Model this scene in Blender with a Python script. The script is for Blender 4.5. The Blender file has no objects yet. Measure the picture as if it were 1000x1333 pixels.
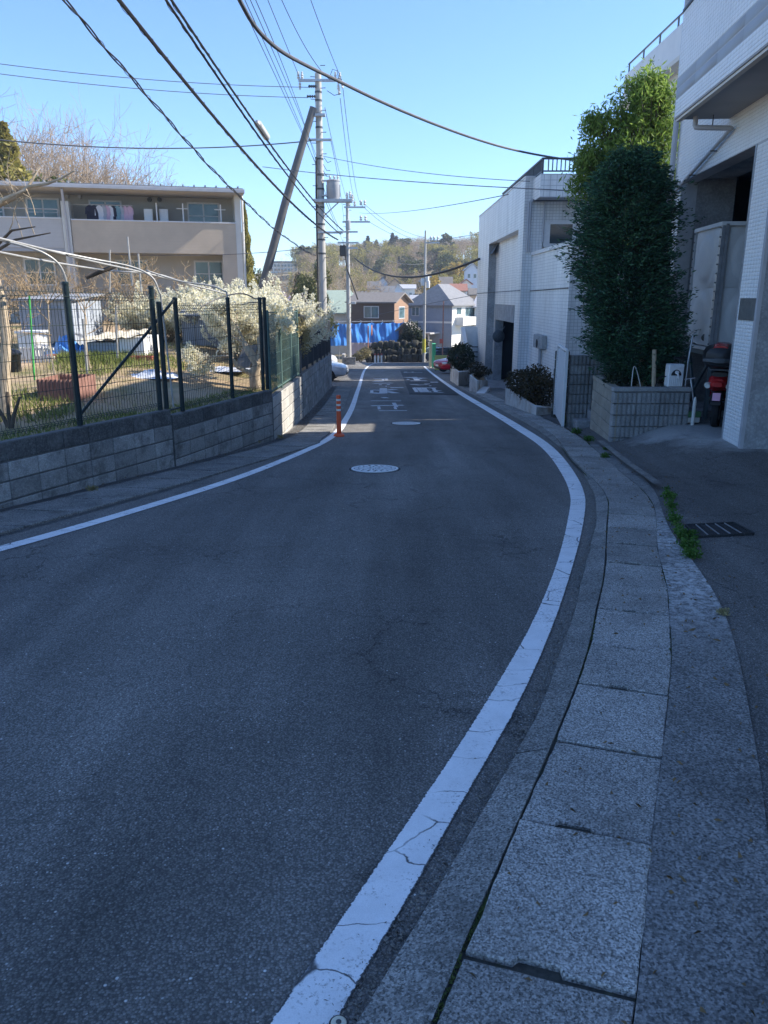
import bpy, math, random
import numpy as np
from mathutils import Vector, Matrix
R = math.radians
random.seed(7); rng = np.random.default_rng(7)
S = bpy.context.scene
COL = S.collection

# ------------------------------------------------------------------ camera, sky, sun, exposure
PITCH = math.atan(279.5/1000); CAM_H = 1.6; SLOPE = 0.06
cam_d = bpy.data.cameras.new('camera'); cam = bpy.data.objects.new('camera', cam_d); COL.objects.link(cam)
cam.location = (0, 0, CAM_H); cam.rotation_euler = (math.pi/2-PITCH, 0, 0)
cam_d.sensor_fit = 'HORIZONTAL'; cam_d.sensor_width = 36; cam_d.lens = 36; cam_d.clip_end = 3000; cam_d.clip_start = 0.05
S.camera = cam
SUN_EL = 38.0; SUN_DIR = Vector((0.985, 0.15, 0)).normalized()
W = bpy.data.worlds.new('World'); S.world = W; W.use_nodes = True
nt = W.node_tree; nt.nodes.clear()
wo = nt.nodes.new('ShaderNodeOutputWorld'); bg = nt.nodes.new('ShaderNodeBackground'); sk = nt.nodes.new('ShaderNodeTexSky')
sk.sky_type = 'NISHITA'; sk.sun_disc = False; sk.sun_elevation = R(SUN_EL)
sk.sun_rotation = math.atan2(SUN_DIR.x, SUN_DIR.y); sk.air_density = 1.0; sk.dust_density = 0.0; sk.ozone_density = 8.0; sk.altitude = 900
bg.inputs[1].default_value = 0.15
nt.links.new(sk.outputs[0], bg.inputs[0]); nt.links.new(bg.outputs[0], wo.inputs[0])
sl = bpy.data.lights.new('sun', 'SUN'); sun = bpy.data.objects.new('sun', sl); COL.objects.link(sun)
sl.energy = 5.0; sl.angle = R(0.53); sl.color = (1, .93, .82)
d = Vector((SUN_DIR.x*math.cos(R(SUN_EL)), SUN_DIR.y*math.cos(R(SUN_EL)), math.sin(R(SUN_EL))))
sun.rotation_euler = d.to_track_quat('Z', 'Y').to_euler(); sun.location = d*60
S.view_settings.view_transform = 'Standard'; S.view_settings.look = 'None'; S.view_settings.gamma = 1
S.view_settings.use_curve_mapping = False; S.view_settings.exposure = 0.98
S.render.engine = 'CYCLES'; S.cycles.max_bounces = 6; S.cycles.diffuse_bounces = 4; S.cycles.transparent_max_bounces = 8

# ------------------------------------------------------------------ survey helpers: a sight line from the photograph to a place
CP, SP = math.cos(PITCH), math.sin(PITCH)
def ray(x, y):
    a = (x-500)/1000; b = (y-666.5)/1000
    return a, CP-b*SP, -(SP+b*CP)
def at(x, y, Y):
    r = ray(x, y); t = Y/r[1]; return Vector((t*r[0], Y, CAM_H+t*r[2]))
def gp(x, y, dz=0.0):
    r = ray(x, y); t = (dz-CAM_H)/(r[2]+SLOPE*r[1]); return Vector((t*r[0], t*r[1], CAM_H+t*r[2]))
def onpl(x, y, O, n):
    r = Vector(ray(x, y)); c = Vector((0, 0, CAM_H)); t = (O-c).dot(n)/r.dot(n); return c+r*t
def zr(Y):
    if Y < 80: return -SLOPE*Y
    if Y < 100:
        k = (Y-80)/20; return -4.8-1.2*(k-k*k/2)
    return -5.4

# ------------------------------------------------------------------ object helpers
def tag(o, label=None, cat=None, group=None, kind=None):
    if label: o['label'] = label
    if cat: o['category'] = cat
    if group: o['group'] = group
    if kind: o['kind'] = kind
    return o
def thing(name, label, cat, loc=(0, 0, 0), rz=0, group=None):
    o = bpy.data.objects.new(name, None); COL.objects.link(o); o.empty_display_size = .2
    o.location = loc; o.rotation_euler = (0, 0, rz)
    return tag(o, label, cat, group)
def kids(o): return [c for c in bpy.data.objects if c.parent == o]
def dup(o, loc=None, rz=None, label=None, parent=None, tree=None, scale=None):
    c = o.copy(); COL.objects.link(c)
    if parent: c.parent = parent
    if loc is not None: c.location = loc
    if rz is not None: c.rotation_euler = (0, 0, rz)
    if scale is not None: c.scale = scale if hasattr(scale, '__len__') else (scale,)*3
    if label: c['label'] = label
    for ch in (tree if tree is not None else kids(o)): dup(ch, parent=c)
    return c
def mesh_np(name, V, Fq, smooth=False, uv=None):
    """V (n,3), Fq (m,k) all faces with k corners"""
    me = bpy.data.meshes.new(name); V = np.asarray(V, dtype=np.float32); Fq = np.asarray(Fq, dtype=np.int32)
    m, k = Fq.shape
    me.vertices.add(len(V)); me.vertices.foreach_set('co', V.ravel())
    me.loops.add(m*k); me.loops.foreach_set('vertex_index', Fq.ravel())
    me.polygons.add(m); me.polygons.foreach_set('loop_start', np.arange(0, m*k, k, dtype=np.int32))
    me.polygons.foreach_set('loop_total', np.full(m, k, dtype=np.int32))
    if smooth: me.polygons.foreach_set('use_smooth', np.ones(m, dtype=bool))
    me.update(calc_edges=True); return me
def link(name, me, mat, parent=None, loc=None):
    o = bpy.data.objects.new(name, me); COL.objects.link(o)
    if mat is not None and not me.materials: me.materials.append(mat)
    if parent is not None: o.parent = parent
    if loc is not None: o.location = loc
    return o
class MB:
    def __init__(s): s.v = []; s.f = []; s.uv = []
    def add(s, vs, fs, uvs=None):
        o = len(s.v); s.v += [tuple(v) for v in vs]; s.f += [tuple(i+o for i in f) for f in fs]
        if uvs: s.uv += uvs
        return s
    def box(s, x0, x1, y0, y1, z0, z1):
        return s.add([(x0,y0,z0),(x1,y0,z0),(x1,y1,z0),(x0,y1,z0),(x0,y0,z1),(x1,y0,z1),(x1,y1,z1),(x0,y1,z1)],
                     [(0,3,2,1),(4,5,6,7),(0,1,5,4),(1,2,6,5),(2,3,7,6),(3,0,4,7)])
    def bbox(s, x0, x1, y0, y1, z0, z1, b=.01):
        """box with bevelled edges all round"""
        X=(x0,x0+b,x1-b,x1); Y=(y0,y0+b,y1-b,y1); Z=(z0,z0+b,z1-b,z1)
        vs=[]; idx={}
        def V(i,j,k):
            if (i,j,k) not in idx: idx[(i,j,k)]=len(vs); vs.append((X[i],Y[j],Z[k]))
            return idx[(i,j,k)]
        fs=[(V(1,1,0),V(1,2,0),V(2,2,0),V(2,1,0)),(V(1,1,3),V(2,1,3),V(2,2,3),V(1,2,3)),
            (V(1,0,1),V(2,0,1),V(2,0,2),V(1,0,2)),(V(1,3,1),V(1,3,2),V(2,3,2),V(2,3,1)),
            (V(0,1,1),V(0,1,2),V(0,2,2),V(0,2,1)),(V(3,1,1),V(3,2,1),V(3,2,2),V(3,1,2))]
        for k,kk in ((0,1),(3,2)):
            for j,jj in ((0,1),(3,2)):
                fs.append((V(1,jj,k),V(2,jj,k),V(2,j,kk),V(1,j,kk)))
            for i,ii in ((0,1),(3,2)):
                fs.append((V(ii,1,k),V(ii,2,k),V(i,2,kk),V(i,1,kk)))
        for i,ii in ((0,1),(3,2)):
            for j,jj in ((0,1),(3,2)):
                fs.append((V(ii,j,1),V(ii,j,2),V(i,jj,2),V(i,jj,1)))
                for k,kk in ((0,1),(3,2)): fs.append((V(ii,jj,k),V(i,jj,kk),V(ii,j,kk)))
        return s.add(vs,fs)
    def fbox(s, O, u, u0, u1, d0, d1, z0, z1):
        """box in a wall frame: u along the wall, d outward (right of u), z absolute"""
        n = (u[1], -u[0])
        def p(a,b,z): return (O[0]+u[0]*a+n[0]*b, O[1]+u[1]*a+n[1]*b, z)
        return s.add([p(u0,d0,z0),p(u1,d0,z0),p(u1,d1,z0),p(u0,d1,z0),p(u0,d0,z1),p(u1,d0,z1),p(u1,d1,z1),p(u0,d1,z1)],
                     [(0,3,2,1),(4,5,6,7),(0,1,5,4),(1,2,6,5),(2,3,7,6),(3,0,4,7)])
    def tube(s, pts, r, n=6, caps=True):
        pts=[Vector(p) for p in pts]; rs=r if hasattr(r,'__len__') else [r]*len(pts)
        o=len(s.v); up=None
        for i,p in enumerate(pts):
            t=(pts[min(i+1,len(pts)-1)]-pts[max(i-1,0)]).normalized()
            if up is None: up=t.orthogonal().normalized()
            up=(up-t*up.dot(t)).normalized(); b=t.cross(up)
            for k in range(n):
                a=2*math.pi*k/n; s.v.append(tuple(p+(up*math.cos(a)+b*math.sin(a))*rs[i]))
        for i in range(len(pts)-1):
            for k in range(n):
                a=o+i*n+k; c=o+i*n+(k+1)%n; s.f.append((a,c,c+n,a+n))
        if caps:
            s.f.append(tuple(o+k for k in range(n-1,-1,-1))); e=o+(len(pts)-1)*n; s.f.append(tuple(e+k for k in range(n)))
        return s
    def lathe(s, prof, c=(0,0,0), n=16, ax='z'):
        """prof list of (r,h)"""
        o=len(s.v)
        for r,h in prof:
            for k in range(n):
                a=2*math.pi*k/n; q=(r*math.cos(a), r*math.sin(a), h)
                if ax=='x': q=(q[2],q[0],q[1])
                if ax=='y': q=(q[1],q[2],q[0])
                s.v.append((c[0]+q[0],c[1]+q[1],c[2]+q[2]))
        for i in range(len(prof)-1):
            for k in range(n):
                a=o+i*n+k; b=o+i*n+(k+1)%n; s.f.append((a,b,b+n,a+n))
        s.f.append(tuple(o+k for k in range(n-1,-1,-1))); e=o+(len(prof)-1)*n; s.f.append(tuple(e+k for k in range(n)))
        return s
    def prism(s, poly, h0, h1):
        """poly xy ccw"""
        n=len(poly); return s.add([(x,y,h0) for x,y in poly]+[(x,y,h1) for x,y in poly],
            [tuple(range(n-1,-1,-1)),tuple(range(n,2*n))]+[(i,(i+1)%n,n+(i+1)%n,n+i) for i in range(n)])
    def build(s, name, mat, parent=None, smooth=False, base=None, world=True):
        me=bpy.data.meshes.new(name); off=Vector((0,0,0))
        if parent is not None and world:
            q=parent
            while q is not None: off+=Vector(q.location); q=q.parent
        if base is not None: off=off+Vector(base)
        me.from_pydata([(v[0]-off.x,v[1]-off.y,v[2]-off.z) for v in s.v],[],s.f)
        if s.uv and len(s.uv)==sum(len(f) for f in s.f):
            l=me.uv_layers.new(name='uv')
            for i,u in enumerate(s.uv): l.data[i].uv=u
        if smooth:
            me.polygons.foreach_set('use_smooth',[True]*len(me.polygons))
            try: me.set_sharp_from_angle(angle=R(40))
            except Exception: pass
        me.update()
        o=link(name,me,mat,parent)
        if base is not None: o.location=base
        return o

# ------------------------------------------------------------------ materials
class NT:
    def __init__(s,name):
        s.m=bpy.data.materials.new(name); s.m.use_nodes=True; s.t=s.m.node_tree; s.n=s.t.nodes; s.n.clear()
        s.out=s.n.new('ShaderNodeOutputMaterial'); s.b=s.n.new('ShaderNodeBsdfPrincipled'); s.t.links.new(s.b.outputs[0],s.out.inputs[0])
        s.geo=None
    def N(s,t,**k):
        x=s.n.new('ShaderNode'+t)
        for a,v in k.items(): setattr(x,a,v)
        return x
    def L(s,a,b): s.t.links.new(a,b)
    def pos(s):
        if not s.geo: s.geo=s.N('NewGeometry')
        return s.geo.outputs['Position']
    def noise(s,scale,detail=4,rough=.6,vec=None):
        x=s.N('TexNoise'); x.inputs['Scale'].default_value=scale; x.inputs['Detail'].default_value=detail; x.inputs['Roughness'].default_value=rough
        s.L(vec if vec is not None else s.pos(),x.inputs['Vector']); return x.outputs['Fac']
    def vor(s,scale,feature='F1',vec=None):
        x=s.N('TexVoronoi',feature=feature); x.inputs['Scale'].default_value=scale
        s.L(vec if vec is not None else s.pos(),x.inputs['Vector']); return x
    def ramp(s,fac,stops):
        x=s.N('ValToRGB'); e=x.color_ramp.elements
        while len(e)<len(stops): e.new(.5)
        for i,(p,c) in enumerate(stops):
            e[i].position=p; e[i].color=(c,c,c,1) if not hasattr(c,'__len__') else (*c,1)
        s.L(fac,x.inputs[0]); return x.outputs[0]
    def mix(s,fac,a,b,mode='MIX'):
        x=s.N('Mix',data_type='RGBA',blend_type=mode); 
        for i,v in ((0,fac),(6,a),(7,b)):
            if hasattr(v,'is_output'): s.L(v,x.inputs[i])
            elif i==0: x.inputs[0].default_value=v
            else: x.inputs[i].default_value=(*v,1) if hasattr(v,'__len__') else (v,v,v,1)
        return x.outputs[2]
    def math(s,op,a,b=None,c=None):
        x=s.N('Math',operation=op)
        for i,v in enumerate((a,b,c)):
            if v is None: continue
            if hasattr(v,'is_output'): s.L(v,x.inputs[i])
            else: x.inputs[i].default_value=v
        return x.outputs[0]
    def bump(s,h,st=.3,dist=.01):
        x=s.N('Bump'); x.inputs['Strength'].default_value=st; x.inputs['Distance'].default_value=dist
        s.L(h,x.inputs['Height']); s.L(x.outputs[0],s.b.inputs['Normal'])
    def col(s,c):
        if hasattr(c,'is_output'): s.L(c,s.b.inputs['Base Color'])
        else: s.b.inputs['Base Color'].default_value=(*c,1)
    def rough(s,v):
        if hasattr(v,'is_output'): s.L(v,s.b.inputs['Roughness'])
        else: s.b.inputs['Roughness'].default_value=v
    def rnd(s): return s.N('ObjectInfo').outputs['Random']

def M(name, c, c2=None, scale=3, rough=.8, bump=0, bscale=60, metal=0, rand=0, spec=.4, stain=None):
    m=NT(name); c2=c2 or tuple(x*.72 for x in c)
    f=m.ramp(m.noise(scale,6,.65),[(.32,c2),(.68,c)]); 
    if stain: f=m.mix(m.ramp(m.noise(stain[1],5,.7),[(.5,0.),(.68,1.)]),f,stain[0])
    if rand:
        v=m.math('MULTIPLY_ADD',m.rnd(),rand*2,1-rand); x=m.N('CombineColor'); [m.L(v,x.inputs[i]) for i in range(3)]
        f=m.mix(1.0,f,x.outputs[0],'MULTIPLY')
    m.col(f); m.rough(rough); m.b.inputs['Metallic'].default_value=metal; m.b.inputs['Specular IOR Level'].default_value=spec
    if bump: m.bump(m.noise(bscale,4,.7),bump,.01)
    return m.m
def leafmat(name, c1, c2, trans=.3, rough=.55):
    m=NT(name); g=m.N('NewGeometry'); r=g.outputs['Random Per Island']
    f=m.ramp(r,[(0,c1),(1,c2)]); f=m.mix(m.ramp(m.noise(1.3,2),[(.35,0.),(.7,.45)]),f,tuple(x*.6 for x in c1))
    m.col(f); m.rough(rough); m.b.inputs['Specular IOR Level'].default_value=.25
    t=m.N('BsdfTranslucent'); m.L(f,t.inputs[0]); x=m.N('MixShader'); x.inputs[0].default_value=trans
    m.L(m.b.outputs[0],x.inputs[1]); m.L(t.outputs[0],x.inputs[2]); m.L(x.outputs[0],m.out.inputs[0]); return m.m
def glass(name, tint=(.02,.03,.035), rough=.08):
    m=NT(name); m.col(m.ramp(m.noise(1.2,2),[(.3,tint),(.7,tuple(x*2.2 for x in tint))])); m.rough(rough); m.b.inputs['Specular IOR Level'].default_value=.7; return m.m

def asphalt(name, base=(.085,.088,.092), light=(.30,.30,.30), spk=140, amount=.70, bleach=None, tracks=False):
    """worn asphalt: dark binder, stones of 5 to 12 mm showing, paler worn patches, hairline cracks"""
    m=NT(name)
    n=m.ramp(m.noise(.8,7,.62),[(.3,tuple(x*.80 for x in base)),(.7,tuple(x*1.16 for x in base))])
    st=m.vor(spk); f=m.mix(1,n,m.ramp(st.outputs['Color'],[(.1,.55),(.5,.95),(.9,1.5)]),'MULTIPLY')
    gap=m.ramp(st.outputs['Distance'],[(.42,0.),(.72,.72)]); f=m.mix(gap,f,tuple(x*.38 for x in base))
    v=m.vor(spk*.62); sel=m.ramp(v.outputs['Color'],[(amount,0.),(amount+.05,1.)]); sz=m.ramp(v.outputs['Distance'],[(.22,1.),(.36,0.)])
    worn=m.ramp(m.noise(1.7,5,.7),[(.38,.25),(.66,1.)])
    f=m.mix(m.math('MULTIPLY',m.math('MULTIPLY',sel,sz),m.math('MULTIPLY',worn,1.)),f,light)
    v2=m.vor(42); s2=m.math('MULTIPLY',m.ramp(v2.outputs['Color'],[(.87,0.),(.90,1.)]),m.ramp(v2.outputs['Distance'],[(.10,1.),(.24,0.)]))
    f=m.mix(s2,f,tuple(x*1.35 for x in light))
    mp=m.N('Mapping'); mp.inputs['Rotation'].default_value=(0,0,.25); mp.inputs['Scale'].default_value=(1.5,.16,1); m.L(m.pos(),mp.inputs[0])
    f=m.mix(1,f,m.ramp(m.noise(1.3,5,.6,mp.outputs[0]),[(.32,.74),(.55,1.0),(.72,1.22)]),'MULTIPLY')
    f=m.mix(m.ramp(m.noise(.9,6,.75),[(.60,0.),(.70,.55)]),f,tuple(x*.5 for x in base))
    wv=m.N('VectorMath',operation='MULTIPLY_ADD'); nn=m.N('TexNoise'); nn.inputs['Scale'].default_value=6; nn.inputs['Detail'].default_value=6; nn.inputs['Roughness'].default_value=.7; m.L(m.pos(),nn.inputs['Vector'])
    m.L(nn.outputs['Color'],wv.inputs[0]); wv.inputs[1].default_value=(.34,.34,.34); m.L(m.pos(),wv.inputs[2])
    e=m.vor(1.5,'DISTANCE_TO_EDGE',wv.outputs[0]); cr=m.ramp(e.outputs['Distance'],[(.0,1.),(.008,0.)])
    cr=m.math('MULTIPLY',cr,m.ramp(m.noise(.45,3),[(.47,0.),(.58,.8)])); f=m.mix(cr,f,(.02,.02,.022))
    if tracks:   # tyre-polished bands along the lane
        uv=m.N('UVMap'); su=m.N('SeparateXYZ'); m.L(uv.outputs[0],su.inputs[0]); vv=m.math('ADD',su.outputs[1],m.math('MULTIPLY_ADD',m.noise(.5,3),.16,-.08))
        tt=m.math('ABSOLUTE',m.math('SUBTRACT',m.math('ABSOLUTE',m.math('SUBTRACT',vv,.56)),.17)); f=m.mix(1,f,m.ramp(tt,[(.0,.80),(.06,.90),(.13,1.08)]),'MULTIPLY')
    if bleach:   # worn pale concrete skin: each (x, y, radius)
        for (bx0,by0,br0) in bleach:
            ds=m.N('VectorMath',operation='DISTANCE'); sc_=m.N('VectorMath',operation='MULTIPLY'); m.L(m.pos(),sc_.inputs[0]); sc_.inputs[1].default_value=(1,1,0); m.L(sc_.outputs[0],ds.inputs[0]); ds.inputs[1].default_value=(bx0,by0,0)
            q=m.math('ADD',m.math('MULTIPLY',ds.outputs['Value'],1/br0),m.math('MULTIPLY_ADD',m.noise(1.6,7,.72),1.5,-.75)); k_=m.ramp(q,[(.45,.85),(.95,0.)])
            f=m.mix(k_,f,m.mix(1,(.50,.495,.48),m.ramp(m.noise(95,3,.8),[(.35,.62),(.65,1.12)]),'MULTIPLY'))
    m.col(f); m.rough(.88); m.b.inputs['Specular IOR Level'].default_value=.3
    h=m.math('SUBTRACT',m.noise(190,2,.7),m.math('MULTIPLY',st.outputs['Distance'],.9)); h=m.math('SUBTRACT',h,m.math('MULTIPLY',cr,2.)); m.bump(h,.8,.007); return m.m
def concrete(name, dark, light, blot=(0,0,0), blotamt=0, spk=140, rand=.12, whiten=0, wy=None):
    m=NT(name)
    mid=tuple((a+b)*.42 for a,b in zip(dark,light))
    f=m.ramp(m.noise(spk,3,.75),[(.38,dark),(.50,mid),(.64,light)])
    gv=m.vor(spk*1.5); f=m.mix(.55,f,m.ramp(gv.outputs['Color'],[(.22,dark),(.5,mid),(.78,light)]))
    big=m.ramp(m.noise(2.3,6,.65),[(.3,.72),(.7,1.18)]); f=m.mix(1,f,big,'MULTIPLY')
    if blotamt: f=m.mix(m.ramp(m.noise(3.1,7,.75),[(.5,0.),(.66,blotamt)]),f,blot)
    if whiten:
        msk=m.math('MULTIPLY',m.ramp(m.noise(.9,3),[(.30,0.),(.48,1.)]),m.ramp(m.noise(22,6,.8),[(.42,0.),(.6,whiten)])); 
        if wy:
            sy=m.N('SeparateXYZ'); m.L(m.pos(),sy.inputs[0]); yn=m.math('MULTIPLY',sy.outputs[1],.1); msk=m.math('MULTIPLY',msk,m.ramp(yn,[(wy[0]*.1,0.),(wy[1]*.1,1.),(wy[2]*.1,1.),(wy[3]*.1,.15)]))
        f=m.mix(msk,f,(.60,.60,.59))
    v=m.math('MULTIPLY_ADD',m.rnd(),rand*2,1-rand); x=m.N('CombineColor'); [m.L(v,x.inputs[i]) for i in range(3)]
    f=m.mix(1,f,x.outputs[0],'MULTIPLY'); m.col(f); m.rough(.9); m.b.inputs['Specular IOR Level'].default_value=.3
    m.bump(m.math('ADD',m.noise(spk*1.1,3,.7),m.noise(30,3)),.5,.006); return m.m
def tiles(name, u, c=(.72,.72,.71), grout=(.40,.41,.43), w=.1, h=.05, mortar=.005):
    m=NT(name); dp=m.N('VectorMath',operation='DOT_PRODUCT'); m.L(m.pos(),dp.inputs[0]); dp.inputs[1].default_value=(u[0],u[1],0)
    sx=m.N('SeparateXYZ'); m.L(m.pos(),sx.inputs[0]); cx=m.N('CombineXYZ'); m.L(dp.outputs['Value'],cx.inputs[0]); m.L(sx.outputs[2],cx.inputs[1])
    b=m.N('TexBrick',offset=0.0); b.inputs['Scale'].default_value=1; b.inputs['Brick Width'].default_value=w; b.inputs['Row Height'].default_value=h
    b.inputs['Mortar Size'].default_value=mortar; b.inputs['Mortar Smooth'].default_value=.1; b.inputs['Bias'].default_value=0
    b.inputs['Color1'].default_value=(*c,1); b.inputs['Color2'].default_value=(*(x*.93 for x in c),1); b.inputs['Mortar'].default_value=(*grout,1)
    m.L(cx.outputs[0],b.inputs['Vector'])
    st=m.N('Mapping'); st.inputs['Scale'].default_value=(2,2,.25); m.L(m.pos(),st.inputs[0])
    f=m.mix(1,b.outputs['Color'],m.ramp(m.noise(.9,6,.7,st.outputs[0]),[(.28,.70),(.62,1.03)]),'MULTIPLY'); m.col(f); m.rough(.42); m.b.inputs['Specular IOR Level'].default_value=.45
    m.bump(m.math('SUBTRACT',1.0,b.outputs['Fac']),.5,.004); return m.m
def paint_line(name, wear=.5, white=(.74,.76,.78)):
    """road paint: u runs along the line in metres, v across 0..1"""
    m=NT(name); uv=m.N('UVMap'); sx=m.N('SeparateXYZ'); m.L(uv.outputs[0],sx.inputs[0])
    mp=m.N('Mapping'); mp.inputs['Scale'].default_value=(3.4,.28,1); m.L(uv.outputs[0],mp.inputs[0])
    nz=m.N('TexNoise'); nz.inputs['Scale'].default_value=5; nz.inputs['Detail'].default_value=5; m.L(m.pos(),nz.inputs['Vector'])
    ad=m.N('VectorMath',operation='MULTIPLY_ADD'); m.L(nz.outputs['Color'],ad.inputs[0]); ad.inputs[1].default_value=(.55,.3,0); m.L(mp.outputs[0],ad.inputs[2])
    e=m.vor(1.0,'DISTANCE_TO_EDGE',ad.outputs[0]); cr=m.ramp(e.outputs['Distance'],[(.003,1.),(.012,0.)])
    cr=m.math('MULTIPLY',cr,m.ramp(m.noise(2.3,3),[(.40,.0),(.52,1.)]))
    ve=m.math('ABSOLUTE',m.math('SUBTRACT',sx.outputs[1],.5)); ed=m.math('ADD',ve,m.math('MULTIPLY_ADD',m.noise(70,5,.75),.16,-.08)); edge=m.ramp(ed,[(.468,0.),(.482,1.)])
    chips=m.math('MULTIPLY',m.ramp(m.noise(75,5,.75),[(.66-.12*wear,0.),(.70-.12*wear,1.)]),m.ramp(m.noise(2.4,3),[(.45,0.),(.65,wear)]))
    msk=m.math('MAXIMUM',m.math('MAXIMUM',cr,edge),chips)
    w=m.mix(1,m.ramp(m.noise(7,5,.7),[(.3,tuple(x*.84 for x in white)),(.7,white)]),m.ramp(m.noise(300,2),[(.3,.9),(.7,1.06)]),'MULTIPLY')
    m.col(m.mix(msk,w,(.06,.062,.066))); m.rough(.72); m.bump(m.math('SUBTRACT',m.noise(250,3,.8),m.math('MULTIPLY',msk,1.)),.35,.004); return m.m
def siding(name,c,pitch=.12,depth=.6,gc=.6):
    m=NT(name); sx=m.N('SeparateXYZ'); m.L(m.pos(),sx.inputs[0]); fr=m.math('FRACT',m.math('MULTIPLY',sx.outputs[2],1/pitch))
    g=m.ramp(fr,[(.0,0.),(.08,1.),(.94,1.),(1.,0.)]); f=m.ramp(m.noise(1.5,5),[(.3,tuple(x*.85 for x in c)),(.7,c)])
    m.col(m.mix(g,tuple(x*gc for x in c),f)); m.rough(.7); m.bump(g,depth,.008); return m.m

A={}
A['road']=asphalt('road_asphalt',(.225,.214,.200),(.62,.61,.59),amount=.76,tracks=True)
A['fore']=asphalt('forecourt_asphalt',(.185,.178,.168),(.52,.51,.50),amount=.68,bleach=((5.5,11.6,1.5),(4.6,12.3,.8),(6.3,9.9,1.1)))
A['ground']=M('earth_ground',(.30,.25,.17),(.19,.17,.10),.2,.95,.4,8)
A['soil']=M('garden_soil',(.46,.33,.21),(.27,.20,.11),.9,.95,.9,14,stain=((.16,.16,.06),.5))
A['line']=paint_line('line_paint',.85,(.86,.87,.88)); A['letters']=paint_line('letter_paint',.9,(.62,.64,.66))
A['slab']=concrete('gutter_slab',(.07,.068,.064),(.60,.575,.535),(.15,.14,.125),.4,spk=120,rand=.2)
A['kerb']=concrete('gutter_kerb',(.06,.058,.055),(.43,.415,.385),(.07,.067,.062),.6,spk=105)
A['strip']=concrete('edge_concrete',(.055,.054,.052),(.38,.37,.355),(.055,.054,.052),.6,spk=90,whiten=.95,wy=(3.6,4.7,6.2,7.6))
A['groove']=M('gutter_groove',(.075,.076,.065),(.03,.03,.028),40,.95,.5,60,stain=((.07,.10,.03),3))
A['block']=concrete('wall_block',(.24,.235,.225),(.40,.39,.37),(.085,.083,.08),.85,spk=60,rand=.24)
A['blockl']=concrete('pale_wall_block',(.42,.41,.38),(.56,.54,.50),(.28,.27,.25),.5,spk=60,rand=.12)  # paler, less blotched tone of the wall block
A['coping']=concrete('dark_coping',(.065,.064,.062),(.15,.148,.142),(.26,.255,.245),.45,spk=40,rand=.1)
A['mortar']=M('mortar',(.17,.17,.165),(.10,.10,.10),20,.95)
A['ribblock']=concrete('ribbed_block',(.24,.24,.24),(.40,.40,.39),(.14,.14,.14),.5,spk=80,rand=.12)
A['tanblock']=concrete('tan_block',(.30,.27,.22),(.42,.38,.31),(.22,.2,.17),.5,spk=80,rand=.08)
A['conc']=concrete('grey_concrete',(.30,.305,.31),(.42,.425,.43),(.17,.17,.175),.5,spk=25,rand=0)
A['cream']=M('cream_render',(.72,.70,.64),(.62,.60,.55),1.2,.85,.15,90)
A['white']=M('white_paint',(.76,.76,.75),(.66,.67,.67),1.5,.55,.08,60)
A['whited']=M('dirty_white_planter',(.70,.69,.66),(.5,.49,.46),1.8,.8,.25,50,stain=((.28,.20,.13),1.6))
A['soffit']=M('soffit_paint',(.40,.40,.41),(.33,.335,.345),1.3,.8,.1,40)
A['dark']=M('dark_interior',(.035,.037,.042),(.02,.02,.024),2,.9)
A['pipe']=M('pvc_pipe',(.46,.46,.48),(.38,.38,.40),3,.45)
A['steel']=M('galvanised_steel',(.50,.51,.53),(.34,.35,.37),9,.42,.1,40,.6)
A['dsteel']=M('dark_steel',(.10,.11,.12),(.06,.065,.07),6,.5,0,0,.3)
A['stand']=M('tank_stand_paint',(.13,.18,.19),(.09,.12,.13),6,.55)
A['frp']=M('tank_panel',(.72,.715,.70),(.58,.58,.58),1.2,.45)
A['gpost']=M('green_post',(.010,.026,.030),(.006,.016,.02),4,.42)
A['gwire']=M('green_wire',(.02,.04,.035),(.012,.025,.022),4,.6)
A['dgreen']=M('faded_green',(.10,.17,.15),(.06,.11,.10),3,.6)
A['black']=M('black_plastic',(.02,.021,.024),(.012,.012,.014),6,.4)
A['rubber']=M('rubber',(.018,.018,.019),(.012,.012,.012),9,.85)
A['orange']=M('orange_resin',(.86,.13,.04),(.72,.10,.03),4,.5)
A['refl']=M('reflective_white',(.85,.83,.78),(.7,.68,.64),6,.35)
A['poleconc']=M('pole_concrete',(.47,.46,.43),(.36,.355,.34),2.2,.8,.15,50)
A['strutp']=M('strut_pole_paint',(.14,.135,.13),(.10,.10,.10),2.2,.6)
A['cable']=M('cable_sheath',(.022,.023,.026),(.014,.015,.017),9,.6)
A['cablel']=M('grey_cable',(.12,.125,.14),(.08,.085,.095),9,.6)
A['insul']=M('porcelain',(.66,.65,.62),(.5,.5,.48),9,.25)
A['trafo']=M('transformer_paint',(.40,.41,.43),(.31,.32,.34),5,.5)
A['hoop']=M('hoop_pipe_steel',(.42,.42,.41),(.30,.30,.29),8,.55,0,0,.3)
A['bark']=M('pale_bark',(.56,.46,.33),(.36,.28,.19),7,.9,.6,30)
A['dbark']=M('dark_bark',(.13,.10,.075),(.07,.055,.04),7,.9,.6,30)
A['twig']=M('bare_twig',(.40,.30,.23),(.26,.20,.16),2,.9)
A['ftwig']=M('far_twig',(.42,.32,.22),(.29,.22,.155),.3,.9)
A['dry']=M('dry_shrub_twig',(.46,.34,.20),(.28,.20,.12),3,.9)
A['conifer']=leafmat('conifer_spray',(.014,.050,.034),(.095,.21,.10),.2)
A['broad']=leafmat('broad_leaf',(.10,.19,.03),(.33,.45,.11),.5)
A['hedge']=leafmat('hedge_leaf',(.014,.028,.014),(.05,.065,.03),.15)
A['rust']=leafmat('reddish_hedge_leaf',(.03,.03,.012),(.09,.06,.025),.2)
A['blossom']=leafmat('blossom',(.82,.78,.56),(.92,.90,.78),.5)
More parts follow.
